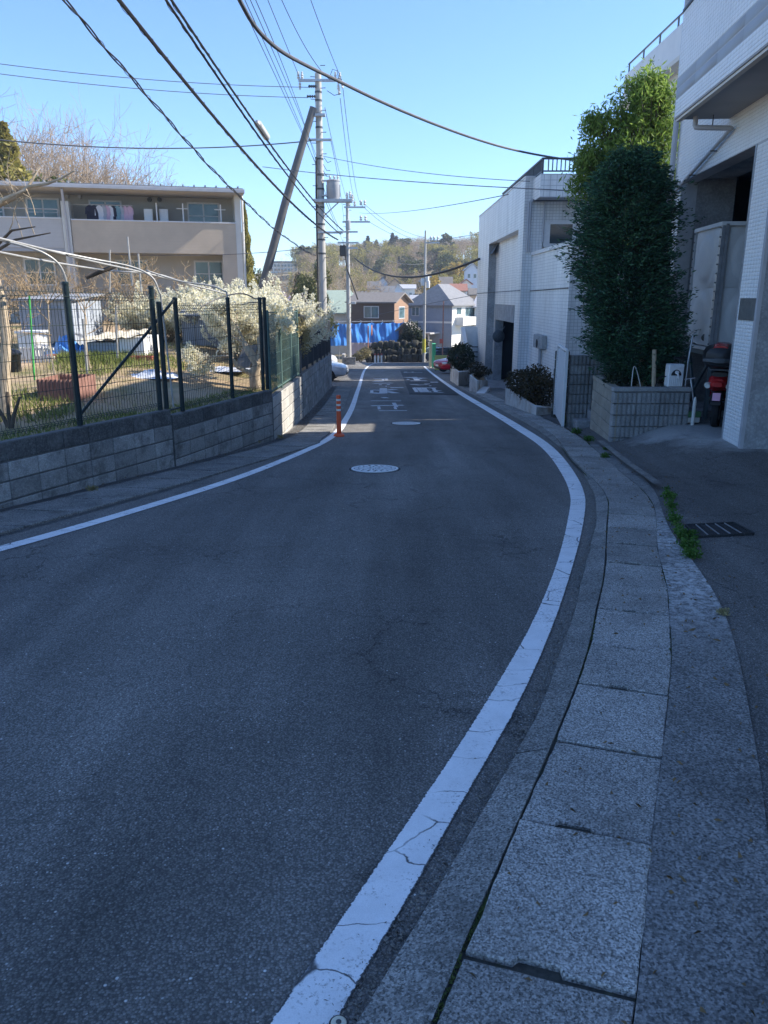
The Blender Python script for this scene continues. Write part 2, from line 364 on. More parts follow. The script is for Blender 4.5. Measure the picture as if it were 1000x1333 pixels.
A['lilac']=leafmat('lilac_blossom',(.50,.44,.55),(.7,.66,.74),.35)
A['weed']=leafmat('weed_leaf',(.05,.13,.02),(.13,.24,.05),.3)
A['grass']=leafmat('grass_blade',(.12,.17,.03),(.30,.31,.11),.3)
A['drygrass']=leafmat('dry_grass_blade',(.30,.26,.12),(.45,.38,.2),.3)
A['evergreen']=leafmat('far_evergreen',(.055,.075,.025),(.15,.155,.05),.3)
A['bamboo']=leafmat('far_bamboo',(.24,.22,.05),(.46,.39,.11),.35)
A['yellow']=leafmat('far_yellow_tree',(.38,.26,.04),(.55,.40,.09),.3)
A['darkcon']=leafmat('far_conifer',(.012,.03,.024),(.04,.065,.04),.15)
A['glass']=glass('window_glass'); A['glassb']=glass('bluish_glass',(.06,.10,.11),.12)
A['frame']=M('window_frame',(.66,.66,.66),(.56,.56,.57),6,.4)
A['beige']=siding('beige_siding',(.56,.46,.35),.11,.35,.86); A['greige']=siding('grey_siding',(.52,.50,.48),.16,.25,.86)
A['backwall']=M('grey_back_wall',(.44,.42,.385),(.38,.365,.335),1,.85)
A['brownw']=siding('brown_boards',(.10,.058,.04),.16,.8,.45); A['gablew']=siding('sunlit_brown_boards',(.36,.22,.14),.18,.6,.6)  # gable boards: lighter copy of the brown ones, sunlight put into the colour
A['blueh']=siding('blue_grey_siding',(.30,.35,.42),.2,.3,.85); A['whiteh']=M('white_house_render',(.80,.79,.74),(.72,.71,.67),.8,.8)
A['tarp']=M('blue_tarpaulin',(.06,.27,.70),(.04,.20,.58),.6,.45,.5,2.5)
A['pinksheet']=M('faded_pink_sheet',(.55,.45,.48),(.4,.34,.36),1,.8)
A['stone']=concrete('retaining_stone',(.045,.045,.038),(.10,.098,.085),(.025,.032,.02),.85,spk=9,rand=.35)
# ------------------------------------------------------------------ GROUND, ROAD, GUTTERS
def curve(pts):
    """smooth X(Y) through points sorted by Y, straight beyond the ends"""
    p=np.array(sorted([(b,a) for a,b in pts])); y,x=p[:,0],p[:,1]
    dl=np.diff(x)/np.diff(y); mm=np.empty(len(y)); mm[0],mm[-1]=dl[0],dl[-1]; mm[1:-1]=(dl[:-1]+dl[1:])/2
    def f(Y):
        if Y<=y[0]: return x[0]+mm[0]*(Y-y[0])
        if Y>=y[-1]: return x[-1]+mm[-1]*(Y-y[-1])
        i=int(np.searchsorted(y,Y)-1); h=y[i+1]-y[i]; t=(Y-y[i])/h
        return (2*t**3-3*t*t+1)*x[i]+(t**3-2*t*t+t)*h*mm[i]+(-2*t**3+3*t*t)*x[i+1]+(t**3-t*t)*h*mm[i+1]
    return f
def gpc(l): return [(gp(*q).x, gp(*q).y) for q in l]
R_out=curve([(-2.05,-3)]+gpc([(435,1333),(544,1147),(610,1030),(668,930),(718,820),(745,740),(760,680),(762,645),(745,610),(718,580),(680,555),(640,532),(610,515),(585,500),(562,484),(555,478)]))
R_in=curve([(-2.21,-3)]+gpc([(350,1333),(487,1131),(560,1025),(622,930),(690,815),(722,740),(738,680),(742,645),(728,612),(704,582),(668,557),(630,533),(602,516),(579,500)])+[(2.86,49.5),(3.12,60.5)])
L_out=curve([(-7.6,-3),(-4.9,2)]+gpc([(0,718),(100,690),(200,660),(300,628),(380,597),(435,570),(455,545),(468,510),(476,482),(480,477)]))
L_in=lambda Y: L_out(Y)-.15-.05*max(0,1-max(Y,0)/12)
KERB=curve([(-2.0,-3)]+gpc([(455,1333),(600,1100),(700,920),(760,740),(775,655),(750,605)])+[(2.95,14),(3.0,20),(3.02,33),(3.3,50),(3.55,62)])
SL_L=curve([(-1.75,-3),(-.1,.9)]+gpc([(600,1255),(677,1075),(722,970),(752,895),(768,845),(777,797),(785,763),(788,735),(790,690),(790,650),(745,600)])+[(3.08,14),(3.15,20),(3.15,33),(3.42,50),(3.7,62)])
SL_R=curve([(-1.3,-3),(.3,.75)]+gpc([(830,1310),(848,1113),(862,997),(871,915),(875,857),(872,806),(870,775),(858,725),(848,655),(800,610)])+[(3.5,14),(3.56,20),(3.55,33),(3.85,50),(4.15,62)])
STRIP=curve([(-.85,-3),(.75,.8)]+gpc([(1000,1120),(985,1000),(940,800),(870,690),(850,640),(800,590)])+[(3.72,14),(3.95,16)])
WALL=curve([(-7.2,-2),(-5.55,3),(-3.86,7.45),(-2.84,10.23),(-1.92,13.31),(-1.83,17.5),(-2.1,31.6)])

def terr(x,y):
    z=zr(y)-.10 if y<150 else zr(y)-.10
    k=min(max((y-135)/150,0),1); z+=20*k*k*(3-2*k)*(.55+.45*math.exp(-((x-40)/95)**2))
    k=min(max((-8-x)/14,0),1); k=k*k*(3-2*k)
    z+=k*9*math.exp(-(((x+50)/26)**2+((y-82)/26)**2))
    z+=k*(1.6*math.exp(-(((x+14)/9)**2+((y-40)/9)**2)))
    return z
def strip_sheet(name,fa,fb,ys,dz,mat,n=1,uvw=False,zf=None):
    V=[];F=[];UV=[];s=0;pp=None
    for i,y in enumerate(ys):
        a,b=fa(y),fb(y)
        mid=Vector(((a+b)/2,y)); s+=(mid-pp).length if pp else 0; pp=mid
        for j in range(n+1):
            x=a+(b-a)*j/n; V.append((x,y,(zf(x,y) if zf else zr(y))+dz)); UV.append((s,j/n))
    w=n+1
    for i in range(len(ys)-1):
        for j in range(n):
            F.append((i*w+j,i*w+j+1,(i+1)*w+j+1,(i+1)*w+j))
    me=bpy.data.meshes.new(name); me.from_pydata(V,[],F)
    if uvw:
        l=me.uv_layers.new(name='uv')
        for lp in me.loops: l.data[lp.index].uv=UV[lp.vertex_index]
    return link(name,me,mat)
gx=np.unique(np.concatenate([np.linspace(-420,-120,9),np.linspace(-120,120,61),np.linspace(120,420,9)]))
gy=np.unique(np.concatenate([np.linspace(-60,100,41),np.linspace(100,330,47),np.linspace(330,700,10)]))
V=[(x,y,terr(x,y)) for y in gy for x in gx]; w=len(gx)
Fq=[(i*w+j,i*w+j+1,(i+1)*w+j+1,(i+1)*w+j) for i in range(len(gy)-1) for j in range(w-1)]
tag(link('ground',mesh_np('ground',V,Fq,True),A['ground']),kind='structure')
YS=list(np.concatenate([np.arange(-12,20,.5),np.arange(20,64.1,1)]))
o=strip_sheet('road',lambda y:WALL(y)-.05 if y<31.8 else -9,lambda y:max(KERB(y),STRIP(y)+.02) if y<16 else 7.0 if y>36 else 4.6,YS,-.006,A['road'],8,True); tag(o,kind='structure')
o=strip_sheet('far_road',lambda y:-4.2+max(0,y-76)*.1,lambda y:4.5+(y-64)*1.1,list(np.arange(64,94,2.)),-.008,A['road'],6,True); tag(o,kind='structure')
yl=list(np.arange(-4,30,.35))+list(np.arange(30,64,1.))
tag(strip_sheet('right_edge_line',R_in,R_out,yl,.0,A['line'],2,True),kind='structure')
tag(strip_sheet('left_edge_line',L_in,L_out,[y for y in yl if y>.5],.0,A['line'],2,True),kind='structure')
# the left line bends away at the junction
bp=[gp(480,477),gp(486,473.5),gp(496,472),gp(520,471),gp(548,469.5)]
mb=MB()
for a,b in zip(bp[:-1],bp[1:]):
    mb.add([(a.x-.0,a.y,zr(a.y)+.0),(b.x,b.y,zr(b.y)+.0),(b.x,b.y+.5,zr(b.y+.5)),(a.x-.15,a.y+.5,zr(a.y+.5))],[(0,1,2,3)],[(0,.1),(3,.1),(3,.9),(0,.9)])
tag(mb.build('junction_line',A['line']),kind='structure')
mb=MB(); a,b=gp(555,478.2),gp(566,476.5); mb.add([(a.x,a.y,zr(a.y)),(a.x+4.5,a.y+1.2,zr(a.y)-.05),(a.x+4.5,a.y+1.6,zr(a.y)-.07),(a.x-.05,a.y+.5,zr(a.y)-.02)],[(0,1,2,3)],[(0,.1),(3,.1),(3,.9),(0,.9)])
tag(mb.build('side_street_line',A['line']),kind='structure')

# right gutter: trench base, kerb strip, lids one by one
gut=thing('right_gutter',None,None,(0,0,0)); tag(gut,kind='structure')
o=strip_sheet('trench_base',lambda y:SL_L(y)-.03,lambda y:SL_R(y)+.02,[y for y in YS if y<33],.014,A['groove'],2); o.parent=gut; tag(o,kind='structure')
def slab_mesh(P,zt,zb,notch=None,g=.0052,lip=.006):
    """P: 4 corners xy ccw: near-left, near-right, far-right, far-left; notch cut into the near edge"""
    c=sum((Vector(p) for p in P),Vector((0,0)))/4
    P=[Vector(p)+(c-Vector(p)).normalized()*g*1.4 for p in P]; J=lambda p:p+Vector((random.gauss(0,.0016),random.gauss(0,.0016)))
    out=[P[0]]
    if notch:
        e=P[1]-P[0]; inn=(P[3]-P[0]).normalized()*.022
        a=P[0]+e*notch[0]; b=P[0]+e*notch[1]; k=e.normalized()*.012
        out+=[a,a+k+inn,b-k+inn,b]
    out+=[P[1]]
    for a_,b_,k_ in ((P[1],P[2],9),(P[2],P[3],7),(P[3],P[0],9)):
        out+=[J(a_.lerp(b_,q/k_)) for q in range(1,k_)]+([b_] if b_ is not P[0] else [])
    n=len(out); inner=[p+(c-p).normalized()*lip for p in out]
    v=[(p.x,p.y,zb(p.y)) for p in out]+[(p.x,p.y,zt(p.y)-lip*.7) for p in out]+[(p.x,p.y,zt(p.y)) for p in inner]
    f=[tuple(range(2*n,3*n))]
    for i in range(n):
        j=(i+1)%n; f.append((i,j,n+j,n+i)); f.append((n+i,n+j,2*n+j,2*n+i))
    return v,f
_wt=[random.Random(4).gauss(0,1) for _ in range(900)]
def wob(y):
    r=0
    for f,a in ((1.1,.035),(3.3,.022),(8.7,.012),(21,.006)):
        q=y*f+60; i=int(math.floor(q)); t=q-i; t=t*t*(3-2*t); r+=a*(_wt[(i+int(f*31))%900]*(1-t)+_wt[(i+1+int(f*31))%900]*t)
    return r
def SLJ(yl): return (SL_L(yl)+.001+.003*math.sin(yl*5),yl),(SL_R(yl-.14)+.001+.003*math.sin(yl*3),yl-.14)
ends=[-.20,.42,1.02,1.64,2.23,2.77,3.31,3.79,4.38,4.9,5.43]
y=5.43
while y<30: y+=.56+.02*math.sin(y*7); ends.append(y)
for i in range(len(ends)-1):
    a,b=SLJ(ends[i]+.004); c,d_=SLJ(ends[i+1]-.004); dz=.030+random.uniform(-.005,.005); tl=random.uniform(-.010,.010)
    v,f=slab_mesh([a,b,d_,c],lambda y,dz=dz,tl=tl,y0=ends[i]:zr(y)+dz+tl*(y-y0),lambda y:zr(y)-.02,(random.uniform(.24,.34),random.uniform(.54,.64)) if i%4!=1 else None)
    mb=MB(); mb.v,mb.f=v,f; s=mb.build('gutter_lid',A['slab'],gut); tag(s,kind='structure')
# kerb stones along the road side
ky=-.6; k=0
while ky<33:
    k2=ky+(2.0 if k%3 else 1.3); n=6; P=[]
    ys_=[ky+.004+(k2-ky-.008)*t/n for t in range(n+1)]
    v=[];f=[]
    for y in ys_:
        a=KERB(y)+.5*wob(y*2.3)+.006*math.sin(y*71); b=SL_L(y)-.004
        v+=[(a,y,zr(y)-.02),(a+.010,y,zr(y)+.002+.003*math.sin(y*31)),(b-.003,y,zr(y)+.028),(b,y,zr(y)-.02)]
    for t in range(n):
        for j in range(3): f.append((t*4+j,t*4+j+1,t*4+j+5,t*4+j+4))
    f+=[(0,1,2,3),(n*4+3,n*4+2,n*4+1,n*4)]
    mb=MB(); mb.v,mb.f=v,[tuple(reversed(q)) if len(q)==4 and max(q)-min(q)>3 else q for q in f]
    tag(mb.build('kerb_stone',A['kerb'],gut),kind='structure'); ky=k2; k+=1
def fore_z(x,y):
    lift=max(0,-.45-zr(y)); k=min(max((x-3.6-.09*max(0,y-12))/1.25,0),1); return zr(y)+.03+lift*k*k*(3-2*k)
o=strip_sheet('edge_strip',lambda y:SL_R(y)-.004,lambda y:STRIP(y)+wob(y),list(np.arange(-3,12.4,.06)),.006,A['strip'],3,zf=lambda x,y:fore_z(x,y)-.006); tag(o,kind='structure')
o=strip_sheet('forecourt',lambda y:SL_R(y)+.05,lambda y:9.5+y*.05,list(np.arange(-8,19.6,.3)),-.010,A['fore'],26,zf=fore_z); tag(o,kind='structure')
A['lightc']=concrete('bleached_concrete',(.19,.187,.18),(.40,.39,.38),(.13,.127,.12),.85,spk=70,rand=0,whiten=.5)
tag(strip_sheet('roadside_step',lambda y:SL_R(y)+.12,lambda y:SL_R(y)+.22,list(np.arange(8.4,12.6,.2)),.06,A['kerb'],1,zf=fore_z),kind='structure')

# left gutter
gl=thing('left_gutter',None,None,(0,0,0)); tag(gl,kind='structure')
y=3.0
while y<31.4:
    y2=y+.62; fo=lambda q:WALL(q)+.20; fi=lambda q:WALL(q)+.20+(.72 if q<13 else .6)
    v,f=slab_mesh([(fo(y),y),(fi(y),y-.10),(fi(y2),y2-.10),(fo(y2),y2)],lambda q,dz=random.uniform(-.003,.004):zr(q)+.016+dz,lambda q:zr(q)-.03,(.05,.75) if random.random()<.5 else None,g=.012)
    mb=MB(); mb.v,mb.f=v,f; tag(mb.build('gutter_lid',A['kerb'],gl),kind='structure'); y=y2
o=strip_sheet('gutter_bed',lambda q:WALL(q)-.02,lambda q:L_in(q)-.28,list(np.arange(2,32,.5)),-.006,A['strip'],2); o.parent=gl; tag(o,kind='structure')

def scatter_tri(name,P,size,mat):
    P=np.array(P); n=len(P); a=rng.normal(size=(n,3))*size; b=rng.normal(size=(n,3))*size; a[:,2]=np.abs(a[:,2])*.4+.001; b[:,2]=np.abs(b[:,2])*.4+.001
    V=np.stack([P,P+a,P+b,P+(a+b)*.4+np.array([0,0,size*.8])],1).reshape(-1,3); F=(np.arange(n)*4)[:,None,None]+np.array([[0,1,3],[1,2,3],[2,0,3]])[None]
    return tag(link(name,mesh_np(name,V,F.reshape(-1,3)),mat),kind='stuff')
A['gritm']=M('grit',(.34,.31,.26),(.10,.09,.08),40,.95); A['mossm']=M('moss',(.09,.12,.03),(.05,.06,.02),30,.95); A['litter']=M('leaf_litter',(.24,.15,.07),(.12,.08,.04),20,.95)
P=[]
for _ in range(5200):
    y=1.2+18*random.random()**1.6; c=KERB(y)-abs(random.gauss(0,.05))+.02; P.append((c,y,zr(y)-.004))
scatter_tri('kerb_grit',P,.0055,A['gritm'])
P=[]
for _ in range(2600):
    y=1.3+12*random.random()**1.4
    if math.sin(y*4.1)+math.sin(y*1.7+1)>.2: P.append((SL_R(y)+random.gauss(.002,.006),y,zr(y)+.022))
for _ in range(1200):
    y=1.3+8*random.random()**1.4
    if math.sin(y*3.3+2)+math.sin(y*1.9)>.7: P.append((SL_L(y)+random.gauss(0,.004),y,zr(y)+.02))
scatter_tri('joint_moss',P,.007,A['mossm'])
P=[]
for _ in range(420):
    y=1.4+14*random.random()**1.3; P.append((SL_R(y)+random.uniform(-.45,.55),y,zr(y)+.033))
for _ in range(260):
    y=6+22*random.random(); P.append((WALL(y)+abs(random.gauss(0,.12))+.02,y,zr(y)+.016))
scatter_tri('leaf_litter',P,.011,A['litter'])
# road lettering, worn, and the lids
mk=thing('road_lettering',None,None,(0,0,0)); tag(mk,kind='structure')
def stroke(p):
    x0,y0,x1,y1,wd=p; a=gp(470+x0/7.143,475+y0/7.143); b=gp(470+x1/7.143,475+y1/7.143)
    u=(b-a); u.z=0; L=max(u.length,.05); u/=L; n=Vector((-u.y,u.x,0))*wd/2
    q=[a-n,b-n,b+n,a+n]; mb=MB(); mb.add([(c.x,c.y,zr(c.y)+.0) for c in q],[(0,1,2,3)],[(0,0),(L,0),(L,1),(0,1)]); 
    if (q[1]-q[0]).cross(q[3]-q[0]).z<0: mb.f=[(3,2,1,0)]; mb.uv=[(0,1),(L,1),(L,0),(0,0)]
    tag(mb.build('paint_stroke',A['letters'],mk),kind='structure')
for p in [(165,426,428,424,.16),(95,379,395,374,.28),(305,352,330,392,.12),(90,333,372,334,.16),(205,300,240,308,.2),(165,385,170,412,.08),(315,392,325,412,.08),
          (208,216,208,264,.30),(100,232,200,236,.3),(100,258,190,266,.35),(225,236,320,226,.3),(238,246,330,262,.3),(272,211,396,210,.5),(100,236,102,258,.12),
          (115,155,208,153,.5),(120,130,240,128,.5),(235,124,240,140,.14),(205,128,205,145,.12),(118,172,292,168,.4),(165,184,195,184,.5),(240,182,270,182,.5),(228,198,240,198,.5),(130,143,250,141,.3),
          (486,212,700,214,.4),(492,212,520,252,.14),(535,214,575,254,.2),(585,214,612,252,.2),(520,233,640,235,.4),(545,250,655,250,.5),(672,216,700,252,.14),(668,240,735,238,.4),(700,254,735,252,.5),
          (460,182,530,181,.4),(550,184,585,186,.7),(590,176,640,176,.4),(632,194,655,194,.4),(645,160,715,160,.7),
          (415,114,590,124,.5),(425,134,450,134,.7),(495,112,525,142,.3),(460,148,612,147,.5),(540,118,560,130,.16),
          (400,66,430,66,.7),(470,66,492,66,.7),(395,70,570,69,.3)]: stroke(p)
def patch(name,mat,poly,dz):
    mb=MB(); mb.add([(p.x,p.y,zr(p.y)+dz) for p in poly],[tuple(range(len(poly)))]); o=mb.build(name,mat); tag(o,kind='structure'); return o
A['seam']=asphalt('tarred_seam',(.045,.047,.05),(.12,.12,.12)); A['patcha']=asphalt('patched_asphalt',(.085,.09,.095),(.22,.23,.24),amount=.8)
patch('asphalt_patch',A['patcha'],[gp(533,512),gp(597,514),gp(588,503),gp(555,482),gp(521,482)],-.003)
patch('asphalt_seam',A['seam'],[gp(533,513.4),gp(597,514.6),gp(597,513.2),gp(533,511.8)],-.0015)
def lid(px,py,label,r,pat):
    c=gp(px,py); zc=zr(c.y); t=thing('manhole_cover',label,'manhole',(c.x,c.y,zc-.02),0)
    tl=-math.atan(SLOPE); t.rotation_euler=(tl,0,0)
    mb=MB(); mb.lathe([(r+.035,.0),(r+.03,.0155),(r+.001,.016)],n=32); mb.build('tar_collar',A['seam'],t,world=False)
    mb=MB(); n=40
    mb.lathe([(r,0.0),(r,.026),(r-.03,.029),(r-.032,.022)],n=n); mb.build('rim',A['lidw'],t,world=False)
    mb=MB(); mb.lathe([(r-.034,0.),(r-.034,.024),(r-.045,.0265)],n=n); mb.build('cover_plate',A['lidd'],t,world=False)
    mb=MB()
    for ring,(r0,r1,k) in enumerate(pat):
        for i in range(k):
            a=2*math.pi*(i+.5*(ring%2))/k; da=math.pi/k*.66
            q=[]; 
            for tt in (-1,-.5,0,.5,1): q.append((r1*math.cos(a+da*tt),r1*math.sin(a+da*tt)))
            for tt in (1,0,-1): q.append((r0*math.cos(a+da*tt*.8),r0*math.sin(a+da*tt*.8)))
            mb.prism(q,.0262,.0305)
    o=mb.build('raised_pattern',A['lidw'],t,world=False); o['kind']='stuff'
A['lidw']=M('pale_cast_lid',(.84,.84,.84),(.62,.63,.64),25,.7,.2,120); A['lidd']=M('dark_cast_iron',(.085,.09,.10),(.05,.055,.06),30,.7)
lid(488,610,'larger-looking pale patterned manhole cover nearer on the asphalt road',.315,[(.225,.272,18),(.15,.215,13),(.075,.145,9),(.0,.06,5)])
lid(529,551,'finely dotted pale manhole cover farther down by the faded lettering',.30,[(.235,.26,26),(.19,.225,22),(.145,.18,18),(.10,.135,13),(.05,.09,9),(0,.04,5)])
c=gp(441,1334); t=thing('survey_marker','small cream round survey nail at the near end of the white line','marker',(c.x,c.y,zr(c.y)))
mb=MB(); mb.lathe([(.019,-.01),(.019,.006),(.015,.009),(.008,.009)],n=20); mb.build('disc',M('cream_enamel',(.62,.60,.48),(.5,.48,.38),30,.4),t,world=False)
mb=MB(); mb.lathe([(.0075,0),(.007,.0095),(.004,.0125)],n=12); mb.build('nail_head',A['dsteel'],t,world=False)
mb=MB(); mb.lathe([(.024,-.01),(.024,.003),(.0192,.004)],n=20); mb.build('collar',A['black'],t,world=False)
# drain grate set in the forecourt
cs=[gp(893,684,.03),gp(908,699,.03),gp(981,695,.03),gp(955,681,.03)]
t=thing('drain_grate','steel drain grate with shiny bars set in the dark forecourt','grate',(cs[0].x,cs[0].y,cs[0].z))
def qbox(mb,a,b,w,z0,z1):
    u=(b-a); u.z=0; u.normalize(); n=Vector((-u.y,u.x,0))*w/2
    mb.add([(p.x,p.y,p.z+z0) for p in (a-n,b-n,b+n,a+n)]+[(p.x,p.y,p.z+z1) for p in (a-n,b-n,b+n,a+n)],[(0,3,2,1),(4,5,6,7),(0,1,5,4),(1,2,6,5),(2,3,7,6),(3,0,4,7)])
mb=MB(); mb.add([(p.x,p.y,p.z+.003) for p in cs],[(0,1,2,3)]); mb.build('pit',A['seam'],t)
mb=MB()
for i in range(4): qbox(mb,cs[i],cs[(i+1)%4],.018,-.01,.012)
mb.build('frame',A['seam'],t)
for i in range(1,10):
    k=i/10; mb=MB(); qbox(mb,cs[0].lerp(cs[3],k),cs[1].lerp(cs[2],k),(.02 if i%2 else .007),-.005,(.006 if i%2 else .011)); mb.build('bar',A['steel'] if i%2==0 else A['seam'],t)
# ------------------------------------------------------------------ LEFT: BLOCK WALLS
bl_me={}
def block_mesh(w,h=.19,t=.12):
    k=(round(w,2),h,t)
    if k not in bl_me:
        mb=MB(); mb.bbox(0,w-.008,0,t,0,h-.008,.006); me=bpy.data.meshes.new('block'); me.from_pydata(mb.v,[],mb.f); me.update(); bl_me[k]=me
    return bl_me[k]
def block_wall(label,p0,p1,zt0,zt1,mat,courses,bw=.40,bh=.20,capmat=None):
    """wall from p0 to p1, its road face on the line, sloping top zt0 to zt1"""
    p0=Vector(p0);p1=Vector(p1); u=(p1-p0); L=u.length; u/=L; rz=math.atan2(u.y,u.x)
    t=thing('block_wall',label,'wall',(p0.x,p0.y,zt0),rz); sl=(zt1-zt0)/L
    mats={}
    mb=MB(); z0=-courses*bh
    mb.add([(0,.012,z0),(L,.012,z0+sl*L),(L,.108,z0+sl*L),(0,.108,z0),(0,.012,-.01),(L,.012,sl*L-.01),(L,.108,sl*L-.01),(0,.108,-.01)],[(0,3,2,1),(4,5,6,7),(0,1,5,4),(1,2,6,5),(2,3,7,6),(3,0,4,7)])
    mb.build('mortar_core',A['mortar'],t,world=False)
    for c in range(courses):
        m=capmat if (capmat and c==0) else mat
        x=0.0; first=True
        while x<L-.03:
            w=bw*(.5 if (first and False) else 1); w=min(w,L-x)
            zt=-(c+1)*bh+sl*x
            # skip what is wholly below the ground
            wp=p0+u*(x+w/2)
            if zt0+zt+bh>zr(wp.y)-.05:
                me=block_mesh(w); key=(me.name,m.name)
                if key not in mats:
                    m2=me.copy(); m2.materials.append(m); mats[key]=m2
                o=bpy.data.objects.new('block',mats[key]); COL.objects.link(o); o.parent=t; o.location=(x,random.uniform(-.003,.003),zt); o.rotation_euler=(0,-math.atan(sl),0)
            x+=w; first=False
    return t
wA0=Vector((-5.45,3.1)); wA1=Vector((-2.84,10.23)); wB1=Vector((-1.93,13.31)); wC1=Vector((-1.85,17.5)); wD1=Vector((-2.12,31.6))
block_wall('weathered grey block wall with dark stained top course under the front green mesh fence',wA0,wA1,.28,.17,A['block'],6,capmat=A['coping'])
block_wall('stained block wall one step lower, in shade between the front wall and the sunlit one',wA1+Vector((.012,.035)),wB1,.085,.075,A['block'],6,capmat=A['coping'])
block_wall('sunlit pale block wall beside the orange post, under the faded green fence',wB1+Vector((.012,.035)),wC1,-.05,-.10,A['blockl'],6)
block_wall('long block wall running down to the parked cars below the black louvre fence',wC1+Vector((.01,.03)),wD1,-.06,-.60,A['block'],8)
block_wall('block wall turning the corner behind the silver cars',(-2.25,31.75),(-6.6,32.4),-.60,-.60,A['block'],8)
# ------------------------------------------------------------------ FENCES
def fence_posts(t,pts,h,r,mat,name='post'):
    for (x,y,z) in pts:
        mb=MB(); mb.lathe([(r,z),(r,z+h-.015),(r*1.12,z+h-.012),(r*1.12,z+h+.01),(r*.7,z+h+.022)],c=(x,y,0),n=12); mb.build(name,mat,t,smooth=True)
def mesh_panel(t,p0,p1,z0,z1,h,vs=.05,hs=.17,r=.0032,mat=None,folds=True):
    """welded wire panel between p0 and p1; folds stick out as zigzag ridges"""
    p0=Vector(p0);p1=Vector(p1);u=p1-p0;L=u.length;u/=L;n=Vector((u.y,-u.x)); segs=[]
    def P(a,z,dn=0): q=p0+u*a+n*dn; return (q.x,q.y,z+(z0+(z1-z0)*a/L))
    hz=[.05,.09]+[x for x in np.arange(.09+hs,h-.15,hs)]+[h-.12,h-.04]
    nv=int(L/vs)
    for i in range(nv+1):
        a=i*L/nv
        ridge=[(0.02,0),(.05,.0),(.075,.028),(.10,0),(h-.13,0),(h-.085,.035),(h-.04,0),(h,0)] if folds else [(0.02,0),(h,0)]
        for (za,da),(zb,db) in zip(ridge[:-1],ridge[1:]): segs.append((P(a,za,da),P(a,zb,db),r,r))
    for z in hz+([.075,h-.085] if folds else []):
        dn=.028 if z==.075 else .035 if z==h-.085 else 0
        segs.append((P(0,z,dn+.004),P(L,z,dn+.004),r*1.15,r*1.15))
    o=link('wire_panel',segmesh('wire_panel',segs,3,t.location),mat or A['gwire'],t); o['kind']='stuff'
def segmesh(name,segs,n=3,base=(0,0,0),cap=False):
    s=np.array([(*a,*b,r0,r1) for a,b,r0,r1 in segs],dtype=np.float64); p0=s[:,:3]-np.array(base);p1=s[:,3:6]-np.array(base)
    t=p1-p0; t/=np.maximum(np.linalg.norm(t,axis=1,keepdims=True),1e-9)
    ref=np.where(np.abs(t[:,2:3])<.9,np.array([[0,0,1.]]),np.array([[1.,0,0]])); a=np.cross(t,ref); a/=np.linalg.norm(a,axis=1,keepdims=True); b=np.cross(t,a)
    V=np.zeros((len(s),2*n,3))
    for k in range(n):
        an=2*math.pi*k/n; d_=a*math.cos(an)+b*math.sin(an); V[:,k]=p0+d_*s[:,6:7]; V[:,n+k]=p1+d_*s[:,7:8]
    base_i=(np.arange(len(s))*2*n)[:,None,None]
    q=np.array([[k,(k+1)%n,n+(k+1)%n,n+k] for k in range(n)])[None]
    return mesh_np(name,V.reshape(-1,3),(base_i+q).reshape(-1,4),True)
def wl(p,q,a): return Vector(p).lerp(Vector(q),a)
nA=Vector((-.94,.343))*.06
def onA(y,dx=.06): k=(y-wA0.y)/(wA1.y-wA0.y); q=wA0.lerp(wA1,k)+Vector((-.94,.343))*dx; return (q.x,q.y,.28+(.17-.28)*k)
yA=[3.3,4.6,6.65,8.68,10.09,10.22]
fa=thing('mesh_fence','dark green welded wire fence with ridged panels standing on the front block wall','fence',onA(3.3))
fence_posts(fa,[onA(y) for y in yA[:-1]],1.55,.034,A['gpost']); fence_posts(fa,[onA(yA[-1])],1.36,.034,A['gpost'])
for a,b in zip(yA[:-1],yA[1:]):
    if b-a<.5: continue
    p,q=onA(a),onA(b); mesh_panel(fa,p[:2],q[:2],p[2],q[2],1.5)
def onB(k,dx=.06): q=wA1.lerp(wB1,k)+Vector((-.958,.286))*dx; return (q.x,q.y,.082)
fb=thing('mesh_fence','green wire fence on the lower shaded wall, ending at a close pair of posts','fence',onB(.05))
kB=[.121,.584,.933,.985]
fence_posts(fb,[onB(k) for k in kB],1.50,.032,A['gpost'])
for a,b in ((.121,.584),(.584,.933)):
    p,q=onB(a),onB(b); mesh_panel(fb,p[:2],q[:2],p[2],q[2],1.45)
# brace from the end post down into the first bay
p=onB(.121); q=onA(8.95,.35)
mb=MB(); mb.tube([(p[0],p[1],p[2]+1.5),(q[0],q[1],.22)],.019,8); mb.build('brace_pole',A['gpost'],fb)
mb=MB(); e0=onA(9.9); e1=onB(.121); mb.tube([(e0[0]+.1,e0[1]+.28,.14),(e1[0],e1[1],.14)],.012,6); mb.build('bottom_clamp',A['gpost'],fb)
def onC(k,dx=.06): q=wB1.lerp(wC1,k)+Vector((-1,.02))*dx; return (q.x,q.y,-.05-.05*k)
fc=thing('mesh_fence','faded green chain link fence on the sunlit pale wall','fence',onC(0))
fence_posts(fc,[onC(k) for k in (.04,.36,.70,.97)],1.42,.026,A['dgreen'])
for a,b in ((.04,.36),(.36,.70),(.70,.97)):
    p,q=onC(a),onC(b); mesh_panel(fc,p[:2],q[:2],p[2],q[2],1.38,.045,.20,.003,A['dgreen'],False)
    p,q=Vector(p),Vector(q); [MB().tube([p+Vector((0,0,h_)),q+Vector((0,0,h_))],.012,6).build('rail',A['dgreen'],fc) for h_ in (1.4,.06)]
def onD(k,dx=.06): q=wC1.lerp(wD1,k)+Vector((-1,-.02))*dx; return (q.x,q.y,-.06-.54*k)
fd=thing('louvre_fence','black louvred privacy fence along the long block wall','fence',onD(0))
ks=[.02+.98*i/7 for i in range(8)]
